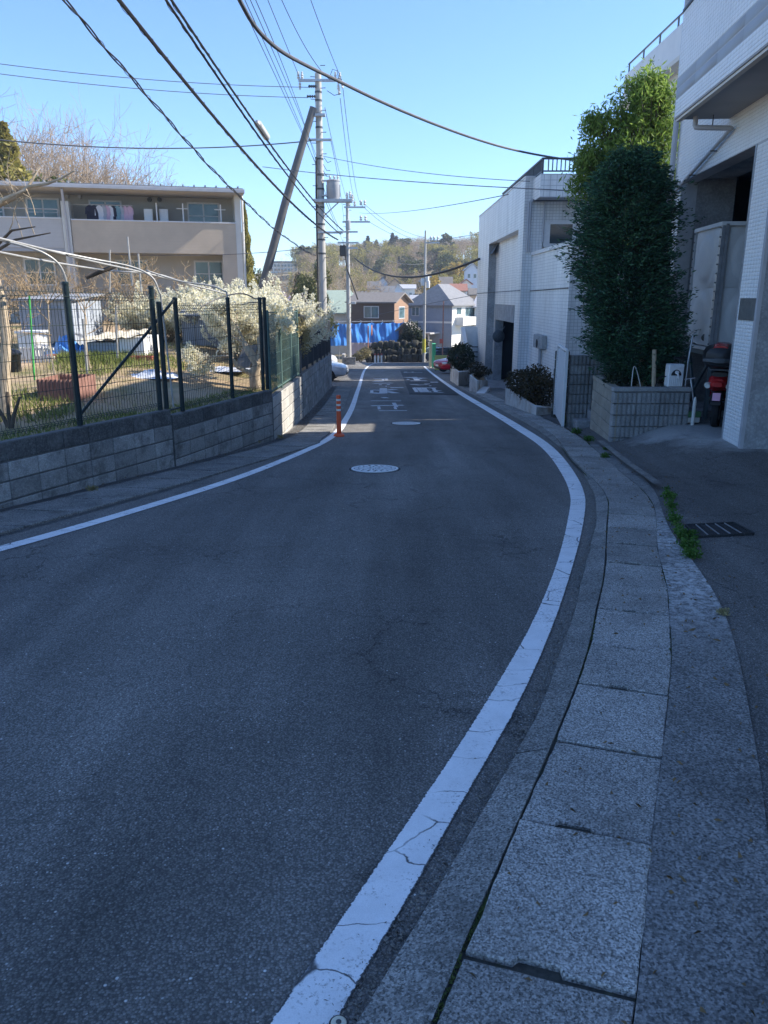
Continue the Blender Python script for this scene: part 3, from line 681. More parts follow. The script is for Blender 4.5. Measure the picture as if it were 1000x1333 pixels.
for k in ks:
    p=onD(k); mb=MB(); mb.box(p[0]-.03,p[0]+.03,p[1]-.03,p[1]+.03,p[2],p[2]+1.32); mb.build('post',A['dsteel'],fd)
lm=M('black_louvre',(.022,.028,.035),(.014,.018,.022),5,.5)
for a,b in zip(ks[:-1],ks[1:]):
    p,q=Vector(onD(a)),Vector(onD(b)); mb=MB()
    u=(q-p); n=22
    for i in range(n):
        s0=p+u*((i+.12)/n); s1=p+u*((i+.88)/n)
        mb.add([(s0.x,s0.y,s0.z+.10),(s1.x+.03,s1.y,s1.z+.10),(s1.x+.03,s1.y,s1.z+1.26),(s0.x,s0.y,s0.z+1.26),(s0.x-.012,s0.y,s0.z+.10),(s1.x+.018,s1.y,s1.z+.10),(s1.x+.018,s1.y,s1.z+1.26),(s0.x-.012,s0.y,s0.z+1.26)],[(0,1,2,3),(7,6,5,4),(0,4,5,1),(1,5,6,2),(2,6,7,3),(3,7,4,0)])
    o=mb.build('louvre_panel',lm,fd); o['kind']='stuff'
    for z in (.08,.68,1.27):
      mb=MB(); mb.add([(x_.x+dx,x_.y,x_.z+z+dz) for dz in (0,.04) for x_,dx in ((p,-.02),(q,-.02),(q,.036),(p,.036))],[(0,3,2,1),(4,5,6,7),(0,1,5,4),(1,2,6,5),(2,3,7,6),(3,0,4,7)])
    mb.build('rail',A['dsteel'],fd)
# ------------------------------------------------------------------ GARDEN
def wtop(y):
    if y<10.23: return .28-.11*(y-3.1)/7.13
    if y<13.31: return .085
    if y<17.5: return -.05-.012*(y-13.3)
    return -.10-.038*(y-17.5)
def garden_z(x,y):
    d=WALL(y)-.1-x; g=.16+.02*(y-9)+.02*math.sin(x*1.7)*math.sin(y*1.3+x); 
    k=min(max((d-.1)/2.6,0),1); return (wtop(y)-.07)*(1-k)+g*k
V=[];F=[];ys=np.arange(1.5,41,.4); N=70
for y in ys:
    xr=WALL(min(y,31.6))-.10 if y<32 else -6.4
    for j in range(N): 
        x=xr-(40*(j/(N-1))**1.8); V.append((x,y,garden_z(x,y) if y<32 else .16+.02*(y-9)))
F=[(i*N+j+1,i*N+j,(i+1)*N+j,(i+1)*N+j+1) for i in range(len(ys)-1) for j in range(N-1)]
tag(link('garden_soil',mesh_np('garden_soil',V,F,True),A['soil']),kind='structure')

# --- plant builders
def leaf_cloud(name,C,size,mat,parent=None,loc=None,asp=.5,updir=None,jit=.35,base=(0,0,0),down=0.0):
    """C (n,3) leaf centres -> small two-triangle leaves, random or along updir"""
    C=np.asarray(C,float)-np.array(base); n=len(C); a=rng.normal(size=(n,3))
    if updir is not None: a=a*jit+np.asarray(updir)
    a[:,2]-=down; a/=np.linalg.norm(a,axis=1,keepdims=True); r=rng.normal(size=(n,3)); b=np.cross(a,r); b/=np.maximum(np.linalg.norm(b,axis=1,keepdims=True),1e-6)
    s=size*(.6+.8*rng.random((n,1))); V=np.stack([C-a*s,C+b*s*asp,C+a*s,C-b*s*asp],1).reshape(-1,3)
    F=np.arange(4*n).reshape(-1,4); o=link(name,mesh_np(name,V,F),mat,parent,loc); return o
def ball(n,c,r,fill=.35):
    v=rng.normal(size=(n,3)); v/=np.linalg.norm(v,axis=1,keepdims=True); k=(fill+(1-fill)*rng.random((n,1)))
    return np.asarray(c)+v*k*np.asarray(r)
def branch(segs,p,d,L,r,depth,spread=.5,up=.12,nk=3,rnd=random,shrink=.68,tips=None,curl=.16):
    p=Vector(p);d=Vector(d).normalized(); n=3
    for i in range(n):
        d=(d+Vector((rnd.gauss(0,curl),rnd.gauss(0,curl),rnd.gauss(0,curl)+up*.5))).normalized(); q=p+d*(L/n); r2=r*(.86)
        segs.append((tuple(p),tuple(q),r,r2)); p=q;r=r2
        if depth>0 and i>0:
            for _ in range(nk if i==n-1 else max(1,nk-2)):
                e=(d+Vector((rnd.gauss(0,spread),rnd.gauss(0,spread),rnd.gauss(0,spread)*.7+up))).normalized()
                branch(segs,p,e,L*shrink*rnd.uniform(.75,1.15),r*.62,depth-1,spread,up,nk,rnd,shrink,tips,curl)
    if depth==0 and tips is not None: tips.append((tuple(p),tuple(d)))
# main plum tree with white blossom, behind the second fence
pt=at(334,515,14.6); pt.z=garden_z(pt.x,pt.y)
plum=thing('plum_tree','old pale-barked plum tree with bent trunk and white blossom behind the green fence','tree',pt)
segs=[];tips=[]; rr=random.Random(3)
trunk=[(0,0,-.1),(-.03,.03,.28),(.04,0,.48),(-.10,.05,.68),(-.22,.1,.86)]
tb=MB(); tb.tube(trunk,[.12,.10,.095,.08,.06],9); tb.tube([(.04,0,.45),(.12,.02,.7),(.07,.1,.95)],[.08,.06,.04],8); tb.tube([(.0,0,.25),(-.3,-.1,.42),(-.42,-.1,.62)],[.05,.045,.03],7)
tb.build('trunk',A['bark'],plum,True,world=False)
for p,d_ in (((-.22,.1,.86),(-.8,.1,.5)),((.07,.1,.95),(.8,.3,.5)),((-.22,.1,.84),(-.4,.9,.5)),((.06,.1,.9),(.5,-.5,.5)),((-.42,-.1,.62),(-1,-.2,.5)),((.07,.1,.95),(.1,1,.5)),((-.2,.1,.86),(-.1,.2,.9))):
    branch(segs,p,d_,.38,.026,3,.5,.02,3,rr,.70,tips)
link('limb',segmesh('limb',segs,4),A['bark'],plum)['kind']='stuff'
def blossom_on(segs,n,spread,rmax=.03,frac=1):
    s=np.array([(*a,*b) for a,b,r0,r1 in segs if r0<rmax]); i=rng.integers(0,len(s),n); t=rng.random((n,1)); return s[i,:3]*(1-t)+s[i,3:]*t+rng.normal(size=(n,3))*spread
leaf_cloud('blossom',blossom_on(segs,15000,.035,.02),.020,A['blossom'],plum,asp=.8)
# white blossom shrubs: tall upright whips covered in flowers
def tangle(label,x,y,h,w,n):
    z=garden_z(x,y); t=thing('bare_shrub',label,'shrub',(x,y,z)); sg=[]; rr=random.Random(int(x*91+y*17))
    for i in range(n):
        a=rr.uniform(0,6.28); k=rr.random(); branch(sg,(math.cos(a)*k*w*.5,math.sin(a)*k*w*.5,-.05),(math.cos(a)*k*w/h*1.1,math.sin(a)*k*w/h*1.1,1),h*rr.uniform(.42,.6),.020,3,.62,.10,3,rr,.62,None,.22)
    sg=[(a,b,max(r0,.0055),max(r1,.005)) for a,b,r0,r1 in sg]
    link('stems',segmesh('stems',sg,3),A['dry'],t)['kind']='stuff'; return t
def whip_shrub(label,x,y,h,w,n,lean=(0,0),mat='blossom',nb=9000,size=.022,twig='bark',tm=1):
    z=garden_z(x,y) if y<32 and x>-40 else zr(y); t=thing('blossom_shrub' if mat else 'bare_shrub',label,'shrub',(x,y,z)); sg=[]; rr=random.Random(int(x*91+y*17))
    for i in range(n):
        a=rr.uniform(0,6.28); k=rr.random()**.6; d_=Vector((math.cos(a)*k*w/h*1.5+lean[0],math.sin(a)*k*w/h*1.5+lean[1],1)); p=Vector((math.cos(a)*k*w*.25,math.sin(a)*k*w*.25,0)); L=h*rr.uniform(.62,1.05)
        d_.normalize(); st=6
        for j in range(st):
            d_=(d_+Vector((rr.gauss(0,.17),rr.gauss(0,.17),.03))).normalized(); q=p+d_*L/st; r=.011*(1-j/st)*tm+.003; sg.append((tuple(p),tuple(q),r,r*.85)); p=q
            if j>1 and rr.random()<.8:
                e=(d_+Vector((rr.gauss(0,.45),rr.gauss(0,.45),.2))).normalized(); b=p
                for m in range(3): c=b+e*h*.07; sg.append((tuple(b),tuple(c),.004*tm,.003*tm)); b=c; e=(e+Vector((rr.gauss(0,.2),rr.gauss(0,.2),.12))).normalized()
    link('stems',segmesh('stems',sg,3),A[twig],t)['kind']='stuff'
    if mat: leaf_cloud('blossom',blossom_on([s for s in sg if s[1][2]>h*.28],nb,.03,.05),size,A[mat],t,asp=.8)
    return t
Bl=[(205,22.0,378,1.1,70,15000,'cream blossom shrub nearest the brace pole, half hidden by the first fence'),(250,22.5,374,1.3,80,18000,'cream blossom shrub above the dark lean-to'),(295,21.5,372,1.2,80,18000,'white blossom shrub behind the middle post of the lower fence'),
    (345,19.5,387,1.1,65,14000,'dense white blossom shrub just right of the leaning pole foot'),(376,19.0,374,1.0,65,15000,'tallest white blossom shrub, with whips standing above the faded fence'),(401,20.5,374,.9,50,12000,'white blossom shrub pressing against the black fence')]
for px,Y,tp,w_,n,nb,lb in Bl:
    nb=int(nb*1.5); w_*=1.25; n=int(n*1.3); p=at(px,420,Y); p.x-=.85 if px>370 else 0; h=at(px,tp,Y).z-garden_z(p.x,Y); whip_shrub(lb,p.x,Y,h,w_,n,nb=nb,size=.026)
p=at(404,420,24.5); whip_shrub('lilac flowering shrub beside the concrete power pole',p.x-.6,24.5,1.75,.6,26,mat='lilac',nb=2600,size=.035)
# ivy and evergreen over the black fence
def shrub_ball(label,loc,blobs,n,size,mat,name='shrub',cat='shrub',group=None,asp=.55,stem=True):
    t=thing(name,label,cat,loc,0,group); C=np.concatenate([ball(max(30,int(n*b[4]/sum(q[4] for q in blobs))),b[:3],(b[3],b[3],b[3]*b[5] if len(b)>5 else b[3]),.55) for b in blobs])
    leaf_cloud('foliage',C,size,A[mat],t,asp=asp)
    if stem:
        sg=[]
        for b in blobs:
            for _ in range(4): sg.append(((0+random.uniform(-.1,.1),random.uniform(-.1,.1),-.05),(b[0]+random.uniform(-.5,.5)*b[3],b[1]+random.uniform(-.5,.5)*b[3],b[2]),.015,.006))
        link('stems',segmesh('stems',sg,4),A['dbark'],t)['kind']='stuff'
    return t
p=onD(.80); shrub_ball('dark evergreen bush leaning over the end of the black fence',(p[0]-.7,p[1],p[2]),[(0.2,.3,1.1,.5,1,1.0),(.25,.9,1.3,.42,1),(0,-.8,.9,.45,1)],2600,.055,'hedge','evergreen_bush')
p=onC(.98); shrub_ball('tan dry creeper hanging over the joint of the green and black fences',(p[0]-.12,p[1]+.5,p[2]),[(0,0,.9,.35,1,1.5),(.05,.5,.75,.3,1,1.6),(0,-.5,1.0,.25,.6,1.3)],1800,.035,'drygrass','creeper','creeper')
# bare brown shrubs at the back of the garden
for px,Y,tp,w_,n,lb in [(8,20.5,338,1.6,70,'tangled bare brown shrub at the far left behind the fence'),(60,22.5,345,1.7,75,'bare tan shrub in front of the left balcony'),(118,22.0,348,1.6,70,'bare tan shrub below the balcony with laundry'),(168,23.0,345,1.5,60,'thin bare brown shrub left of the blossom'),(228,23.5,352,1.1,40,'reddish bare shrub before the ground floor window')]:
    p=at(px,400,Y); tangle(lb,p.x,Y,(at(px,tp,Y).z-garden_z(p.x,Y))*.95,w_,max(6,n//8))
# bare fruit tree at the left edge, branches reaching in
bx=at(5,540,9.6); t=thing('bare_fruit_tree','light tan bare fruit tree at the left edge, its cut branches reaching over the fence','tree',(bx.x,bx.y,garden_z(bx.x,bx.y)))
def w2(px,py,Y): return at(px,py,Y)
def part_tube(name,pts,r,mat,par,n=8):
    mb=MB(); mb.tube(pts,r,n); return mb.build(name,mat,par,True)
part_tube('trunk',[(bx.x+.03,bx.y,t.location.z-.1),w2(6,500,9.6),w2(8,440,9.6),w2(2,390,9.6),w2(-14,330,9.55),w2(-20,285,9.5)],[.075,.07,.06,.05,.045,.035],A['bark'],t)
part_tube('branch',[w2(-20,285,9.5),w2(0,266,9.4),w2(20,257,9.4),w2(36,243,9.4),w2(52,218,9.5)],[.035,.03,.024,.018,.006],A['bark'],t)
part_tube('branch',[w2(36,243,9.4),w2(62,239,9.35),w2(80,232,9.3),w2(97,222,9.3)],[.02,.016,.012,.006],A['bark'],t)
part_tube('branch',[w2(-20,290,9.5),w2(4,260,9.3),w2(22,252,9.3),w2(35,247,9.3)],[.03,.024,.018,.014],A['bark'],t)
part_tube('branch',[w2(-14,330,9.55),w2(15,300,9.2),w2(46,295,9.2)],[.022,.014,.006],A['dbark'],t)
part_tube('branch',[w2(-14,332,9.55),w2(20,312,9.2),w2(66,303,9.2)],[.022,.014,.006],A['dbark'],t)
sg=[]; rr=random.Random(11)
for (px,py) in ((20,257),(40,258),(46,280),(12,300),(30,312),(45,305)): branch(sg,w2(px,py,9.4),(rr.gauss(0,.3),rr.gauss(0,.3),.9),.33,.007,2,.4,.1,2,rr,.7)
link('twig',segmesh('twig',sg,3,t.location),A['bark'],t)['kind']='stuff'
# slender saplings and prunings
for px,py,Y,top,lb in [(72,492,13.2,396,'single thin leafless sapling near the rusty sheet box'),(117,478,14.5,402,'young leafless tree with forked trunk behind the first post'),(13,552,8.9,500,'cut back grey shrub with three stubs close behind the fence')]:
    b=at(px,py,Y); b.z=garden_z(b.x,b.y); t=thing('sapling',lb,'sapling',b); H_=at(px,top,Y).z-b.z
    if H_<.8:
        for dx,h_ in ((-.16,.3),(.0,.42),(.14,.36)): part_tube('stem',[(b.x,b.y,b.z-.05),(b.x+dx*.4,b.y,b.z+h_*.4),(b.x+dx,b.y+.03,b.z+h_)],[.028,.024,.016],A['dbark'],t)
    else:
        part_tube('trunk',[(b.x,b.y,b.z-.05),(b.x-.03,b.y,b.z+H_*.5),(b.x+.02,b.y,b.z+H_)],[.020,.016,.010],A['bark'],t)
        sg=[]; [branch(sg,(b.x+.02,b.y,b.z+H_*k),(rr.gauss(0,.7),rr.gauss(0,.7),.5),.45,.010,2,.5,.12,2,rr) for k in (.6,.75,.9,1,1,1)]
        link('twigs',segmesh('twigs',sg,3,t.location),A['dry'],t)['kind']='stuff'
# hoops and rails of the climbing frame
def hoop(label,pts,r=.014,name='hoop_pipe',cat='pipe',mat='hoop',group=None):
    P=[at(*q) for q in pts]; mb=MB(); 
    # smooth
    Q=[]
    for i in range(len(P)-1):
        p0=P[max(i-1,0)];p1=P[i];p2=P[i+1];p3=P[min(i+2,len(P)-1)]
        for k in range(5):
            u=k/5; Q.append(.5*((2*p1)+(p2-p0)*u+(2*p0-5*p1+4*p2-p3)*u*u+(3*p1-p0-3*p2+p3)*u**3))
    Q.append(P[-1]); mb.tube(Q,r,8); o=mb.build(name,A[mat],None,True,base=Q[-1]); return tag(o,label,cat,group)
hoop('bent steel hoop pipe coming down at the first tall fence post',[(-30,300,8.2),(0,312,8.4),(30,320,8.5),(58,330,8.6),(78,346,8.7),(87,370,8.75),(90,400,8.8),(100,545,8.8)],.013)
hoop('bent steel hoop pipe coming down beside the last post of the front fence',[(60,325,9.5),(120,337,10),(170,347,10.3),(197,360,10.4),(207,380,10.45),(211,400,10.5),(226,530,10.5)],.013)
hoop('bent hoop pipe reaching the middle post of the lower fence',[(190,352,12),(235,366,12.2),(270,371,12.3),(290,378,12.3),(297,395,12.3),(304,512,12.3)],.013)
hoop('thin dark hoop pipe arching to the paired posts',[(262,400,13),(285,388,13.4),(312,382,13.6),(330,388,13.7),(340,402,13.7),(347,500,13.7)],.012,mat='strutp')
hoop('thin hoop pipe arching into the faded green fence',[(300,402,15),(325,394,15.2),(345,396,15.3),(358,408,15.3),(364,430,15.3),(368,500,15.3)],.011,mat='strutp')
hoop('upper long steel rail pipe crossing the bare shrubs',[(-60,296,7.4),(40,320,8.9),(120,340,10.4),(200,358,12),(300,384,14.2)],.013,'rail_pipe')
hoop('lower long steel rail pipe crossing the bare shrubs',[(-60,316,7.6),(50,338,9.5),(140,352,11.2),(210,358,12.3),(262,378,14)],.013,'rail_pipe')
hoop('dark timber prop leaning under the long rails',[(112,361,11),(150,346,11.2)],.03,'timber_prop','prop','dbark')
hoop('bright green garden stake in front of the grey shed',[(45,492,12),(38,390,12)],.016,'garden_stake','stake','greenp') if False else None
A['greenp']=M('green_plastic',(.10,.55,.12),(.06,.4,.08),4,.5)
hoop('bright green garden stake in front of the grey shed',[(38,385,12),(45,495,12)],.014,'garden_stake','stake','greenp')
for a,b,lb in [((166,308,20),(172,372,20),'tall thin stake standing up before the balcony parapet'),((143,325,20),(143,380,20),'short grey stake left of the tall stake'),((180,330,20),(184,380,20),'short grey stake right of the tall stake'),((108,415,14),(114,490,14),'pale wooden stake right of the first tall post'),((151,400,16),(153,470,16),'slim pale stake before the white cold frame')]:
    hoop(lb,[a,b],.022,'stake','stake','hoop')
# sheds and clutter
def pbox(name,label,cat,px0,px1,pyb,pyt,Y,dp,mat,rz=0,parts=None,zfix=True):
    b=at((px0+px1)/2,pyb,Y); gz=garden_z(b.x,Y+.1); top=at((px0+px1)/2,pyt,Y).z; w_=at(px1,pyb,Y).x-at(px0,pyb,Y).x
    t=thing(name,label,cat,(b.x,Y,gz),rz); return t,w_,top-gz
A['bluegrey']=siding('blue_grey_sheet',(.36,.40,.46),.14,.4,.7); A['greysheet']=M('grey_sheet',(.30,.31,.33),(.22,.23,.25),2,.7); A['rustm']=M('rusty_sheet',(.34,.19,.15),(.22,.11,.09),5,.8,.3,20)
A['creamcover']=M('cream_cover',(.72,.66,.50),(.58,.5,.36),2,.8,.3,10); A['redp']=M('red_crate_plastic',(.40,.10,.08),(.3,.07,.06),6,.6); A['orangep']=M('orange_tray_plastic',(.75,.25,.10),(.6,.2,.08),5,.6)
def shed(label,px0,px1,pyt,Y,dp,mat,roofm,slope=.15):
    t,w_,h_=pbox('garden_shed',label,'shed',px0,px1,440,pyt,Y,dp,mat)
    mb=MB(); mb.box(-w_/2,w_/2,0,dp,-.1,h_); mb.build('wall',A[mat],t,world=False)
    mb=MB(); mb.add([(-w_/2-.1,-.15,h_+.01),(w_/2+.1,-.15,h_+.01),(w_/2+.1,dp+.1,h_+slope),(-w_/2-.1,dp+.1,h_+slope),(-w_/2-.1,-.15,h_+.05),(w_/2+.1,-.15,h_+.05),(w_/2+.1,dp+.1,h_+slope+.04),(-w_/2-.1,dp+.1,h_+slope+.04)],[(0,3,2,1),(4,5,6,7),(0,1,5,4),(1,2,6,5),(2,3,7,6),(3,0,4,7)]); mb.build('roof',A[roofm],t,world=False)
    mb=MB(); mb.box(-w_*.1,w_*.28,-.03,.0,0,h_*.86); mb.build('door',A['greysheet'],t,world=False)
    for i in range(int(w_/.3)+1):
        mb=MB(); x=-w_/2+i*.3; mb.box(x,x+.03,-.02,0,.02,h_-.01); mb.build('batten',A[mat],t,world=False)
    return t
shed('blue grey sheet metal shed seen through the first fence bay',30,98,392,19.5,2,'bluegrey','greysheet')
shed('dark grey lean-to behind the second fence, under the blossom',238,300,412,20.5,1.6,'greysheet','greysheet',.3)
# cold frame with cream cover and white end
t,w_,h_=pbox('cold_frame','low white walled cold frame with sagging cream cover','cold frame',112,190,470,446,17.5,1.5,'white')
mb=MB(); mb.box(-w_/2,w_*.1,0,1.3,-.05,h_); mb.build('side_board',A['bluegrey'],t,world=False)
mb=MB(); mb.box(w_*.1,w_/2,-.05,1.25,-.05,h_+.12); mb.build('end_board',A['white'],t,world=False)
mb=MB(); nx,ny=14,5; G=[(-w_/2-.1+(w_*.95)*i/nx,-.15+1.6*j/ny,h_+.03+.12*(j/ny)+.10*(i/nx)+.03*math.sin(i*1.9+j)) for j in range(ny+1) for i in range(nx+1)]; mb.add(G,[(j*(nx+1)+i,j*(nx+1)+i+1,(j+1)*(nx+1)+i+1,(j+1)*(nx+1)+i) for j in range(ny) for i in range(nx)]); mb.build('cover',A['creamcover'],t,True,world=False)
# white picket screen
t,w_,h_=pbox('picket_screen','low weathered white slat screen in front of the grey shed','screen',28,72,482,452,16,.1,'white')
n=12
for i in range(n):
    mb=MB(); x=-w_/2+w_*i/n; mb.box(x,x+w_/n*.6,0,.02,.0,h_-.02*math.sin(i*3)); mb.build('slat',A['cream'],t,world=False)
for z in (h_*.25,h_*.8): mb=MB(); mb.box(-w_/2,w_/2,.021,.05,z,z+.05); mb.build('rail',A['cream'],t,world=False)
t,w_,h_=pbox('store_cabinet','pale upright garden cabinet standing left of the slat screen','cabinet',26,50,470,434,17,.6,'cream')
mb=MB(); mb.box(-w_/2,w_/2,0,.6,0,h_); mb.build('body',A['cream'],t,world=False); mb=MB(); mb.box(-w_/2-.03,w_/2+.03,-.04,.63,h_+.002,h_+.05); mb.build('lid',A['white'],t,world=False)
for sx in (-1,1): mb=MB(); mb.box(min(sx*.02,sx*(w_/2-.03)),max(sx*.02,sx*(w_/2-.03)),-.022,-.001,.05,h_-.05); mb.build('door',A['white'],t,world=False)
# corrugated rusty box
t,w_,h_=pbox('sheet_bed_edge','rust coloured corrugated sheet bed edging behind the first bay','bed edging',50,100,519,494,11.1,.8,'rust')
def corr(mb,x0,x1,y,z0,z1,n,amp=.012,ax=0):
    P=[]; 
    for i in range(n*4+1): a=x0+(x1-x0)*i/(n*4); P.append((a,y+amp*math.sin(i*math.pi/2)))
    if ax: P=[(y_,x_) for x_,y_ in P]
    o=len(mb.v)
    for x_,y_ in P: mb.v+=[(x_,y_,z0),(x_,y_,z1)]
    for i in range(len(P)-1): mb.f.append((o+2*i,o+2*i+2,o+2*i+3,o+2*i+1))
for sgn,(x0,x1) in enumerate(((-w_/2,w_/2),)):
    mb=MB(); corr(mb,x0,x1,0,-.05,h_,9); mb.build('front_sheet',A['rustm'],t,world=False); mb=MB(); corr(mb,x0,x1,.8,-.05,h_,9); mb.build('back_sheet',A['rustm'],t,world=False)
for x in (-w_/2,w_/2): mb=MB(); corr(mb,.02,.79,x,-.05,h_,9,ax=1); mb.build('side_sheet',A['rustm'],t,world=False)
mb=MB(); mb.box(-w_/2+.02,w_/2-.02,.02,.78,-.05,h_*.7); mb.build('soil_fill',A['soil'],t,world=False)
def crate(label,px0,px1,pyb,pyt,Y,mat,name='plastic_crate',cat='crate'):
    t,w_,h_=pbox(name,label,cat,px0,px1,pyb,pyt,Y,.3,mat); d_=.32
    mb=MB(); mb.box(-w_/2,w_/2,0,d_,0,.015); mb.build('bottom',A[mat],t,world=False)
    for z in (0.02,h_*.4,h_*.78):
        mb=MB(); zz=z+h_*.2
        for a in ((-w_/2,w_/2,-.0,.015),(-w_/2,w_/2,d_-.015,d_),(-w_/2,-w_/2+.015,.016,d_-.016),(w_/2-.015,w_/2,.016,d_-.016)): mb.box(*a,z,zz)
        mb.build('band',A[mat],t,world=False)
    for x in (-w_/2,w_/2-.02):
        for y in (0.0,d_-.02): mb=MB(); mb.box(x+.001,x+.021,y-.002,y+.018,.0,h_*.985); mb.build('corner_post',A[mat],t,world=False)
    return t
crate('dull red plastic crate on the soil right of the cold frame',170,198,478,464,16.3,'redp')
crate('orange plastic tray in the grass before the slat screen',59,86,470,462,16.8,'orangep','seed_tray','tray')
t,w_,h_=pbox('dustbin','black domed dustbin half hidden by the tan trunk','bin',10,23,475,458,14.5,.4,'black')
mb=MB(); mb.lathe([(.13,0),(.16,.3),(.17,.31)],n=14); mb.build('body',A['black'],t,True,world=False); mb=MB(); mb.lathe([(.18,.312),(.18,.34),(.12,.40),(.03,.42)],n=14); mb.build('lid',A['black'],t,True,world=False)
def sheetlump(name,label,cat,px,py,Y,w_,h_,mat):
    b=at(px,py,Y); b.z=garden_z(b.x,Y); mb=MB(); n=12
    G=[]
    for j in range(n+1):
        for i in range(n+1):
            x=(i/n-.5);y=(j/n-.5); e=max(0,1-(2*abs(x))**2)*max(0,1-(2*abs(y))**2); G.append((b.x+x*w_+.05*math.sin(j*2.1),b.y+y*w_*.7,b.z+.005+h_*e*(.6+.4*math.sin(i*1.7+j*2.3))))
    mb.add(G,[(j*(n+1)+i,j*(n+1)+i+1,(j+1)*(n+1)+i+1,(j+1)*(n+1)+i) for j in range(n) for i in range(n)]); return tag(mb.build(name,A[mat],None,True,base=b),label,cat)
A['whitesheet']=M('white_plastic_sheet',(.72,.74,.78),(.6,.62,.68),4,.4,.4,15); A['bluesheet']=M('blue_plastic_sheet',(.12,.32,.68),(.08,.24,.55),4,.45,.4,15)
sheetlump('plastic_sheet','crumpled white plastic sheet on the soil behind the brace pole','plastic sheet',200,494,14.2,.9,.15,'whitesheet')
sheetlump('plastic_sheet','flat white sheet lying in the weeds by the plum tree','plastic sheet',282,470,16.5,1.3,.08,'whitesheet')
sheetlump('blue_sheet','blue plastic sheet bundled against the cold frame','plastic sheet',88,458,17.5,.9,.5,'bluesheet')
t,w_,h_=pbox('leaning_board','grey board leaning beside the plum trunk','board',305,322,452,428,17,.1,'greysheet')
mb=MB(); mb.add([(-.2,0,0),(.12,0,0),(.35,.3,.55),(.02,.3,.55),(-.2,.04,0),(.12,.04,0),(.35,.34,.55),(.02,.34,.55)],[(0,1,2,3),(7,6,5,4),(0,4,5,1),(1,5,6,2),(2,6,7,3),(3,7,4,0)]); mb.build('panel',A['strutp'],t,world=False)
# grass
def grass(name,n,fn,mat,h=.12,w=.008):
    P=[fn() for _ in range(n)]; P=np.array(P); a=rng.random(n)*6.28; hh=h*(.4+.9*rng.random(n)); dx=np.cos(a)*w;dy=np.sin(a)*w; le=rng.normal(size=(n,2))*hh[:,None]*.45
    V=np.stack([P+np.stack([-dx,-dy,0*dx],1),P+np.stack([dx,dy,0*dx],1),P+np.stack([le[:,0],le[:,1],hh],1)],1).reshape(-1,3)
    return tag(link(name,mesh_np(name,V,np.arange(3*n).reshape(-1,3)),A[mat]),kind='stuff')
def gpoint(y0,y1,d0,d1,fr=None):
    def f():
        while True:
            y=random.uniform(y0,y1);x=WALL(y)-random.uniform(d0,d1); k=math.sin(x*1.3+2)+math.sin(y*1.1-x*.6)+math.sin(x*2.9+y*2.1)*.6
            if fr is None or k>fr: return (x,y,garden_z(x,y)-.01)
    return f
grass('garden_grass',6000,gpoint(4,18,.12,.7),'grass',.08)
tag(grass('garden_weeds',4000,gpoint(8,20,.9,7,1.0),'grass',.13,.010),kind='stuff')
def gpatch(px0,px1,py0,py1):
    def f():
        q=gp(random.uniform(px0,px1),random.uniform(py0,py1),0.0); r=ray(random.uniform(px0,px1),random.uniform(py0,py1)); t_=(.2-CAM_H)/r[2]; return (t_*r[0],t_*r[1],garden_z(t_*r[0],t_*r[1])-.01)
    return f
grass('vegetable_rows',5000,gpatch(78,172,466,481),'grass',.17,.012)
grass('dry_grass',16000,gpoint(5,24,.4,9,-.4),'drygrass',.09,.007)
def tuft(label,px,py,s=.1,n=160,dz=.03,mat='weed',name='weed_tuft',cat='weed'):
    c=gp(px,py); c.z=fore_z(c.x,c.y) if px>600 else zr(c.y)+.01
    C=ball(n,(0,0,s*.35),(s,s*.8,s*.5),.1); C[:,2]=np.abs(C[:,2]); t=leaf_cloud(name,C,s*.16,A[mat],None,c,asp=.45,updir=(0,0,.5),jit=.8); return tag(t,label,cat)
# ------------------------------------------------------------------ RIGHT: TILED APARTMENT BLOCK WITH OVERHANG
fu=Vector((.087,1,0)).normalized(); fn=Vector((-fu.y,fu.x,0))     # facade direction (away) and outward normal (to the road)
FO=Vector((4.98,10.55,0))
def FP(a,d,z): q=FO+fu*a+fn*d; return (q.x,q.y,z)
def fb_(mb,a0,a1,d0,d1,z0,z1):
    mb.add([FP(a0,d0,z0),FP(a1,d0,z0),FP(a1,d1,z0),FP(a0,d1,z0),FP(a0,d0,z1),FP(a1,d0,z1),FP(a1,d1,z1),FP(a0,d1,z1)],[(0,1,2,3),(7,6,5,4),(4,5,1,0),(5,6,2,1),(6,7,3,2),(7,4,0,3)]); return mb
FLZ=-.45
ap=thing('tiled_apartment_block','tall white tiled apartment block with overhanging balcony at the right edge','building',FP(0,0,FLZ))
A['grout']=M('tile_grout',(.56,.565,.575),(.47,.475,.485),9,.9); A['tile']=M('white_tile',(.86,.855,.84),(.76,.76,.75),.8,.35,0,0,spec=.4)
def tilesheet(P0,du,dz,n,nu,nz,w,h,g=.0035,th=.0012):
    """raised tiles on a wall: P0 corner, du along, n outward"""
    i,j=np.meshgrid(np.arange(nu),np.arange(nz),indexing='ij'); i=i.ravel();j=j.ravel(); m=len(i)
    du=np.array(du);n_=np.array(n);zz=np.array((0,0,1.)); P0=np.array(P0)
    a0=i*w+g/2;a1=(i+1)*w-g/2;b0=j*h+g/2;b1=(j+1)*h-g/2; V=np.zeros((m,8,3)); k=0
    jt=(rng.random(m)-.5)*.0012
    for tk,e in ((0,0),(th,.0012)):
        for (aa,bb) in ((a0+e,b0+e),(a1-e,b0+e),(a1-e,b1-e),(a0+e,b1-e)):
            V[:,k]=P0+aa[:,None]*du+bb[:,None]*zz+n_*((tk+jt*(tk>0))[:,None]); k+=1
    f=np.array([(4,5,6,7),(0,1,5,4),(1,2,6,5),(2,3,7,6),(3,0,4,7)]); return V.reshape(-1,3),((np.arange(m)*8)[:,None,None]+f[None]).reshape(-1,4)
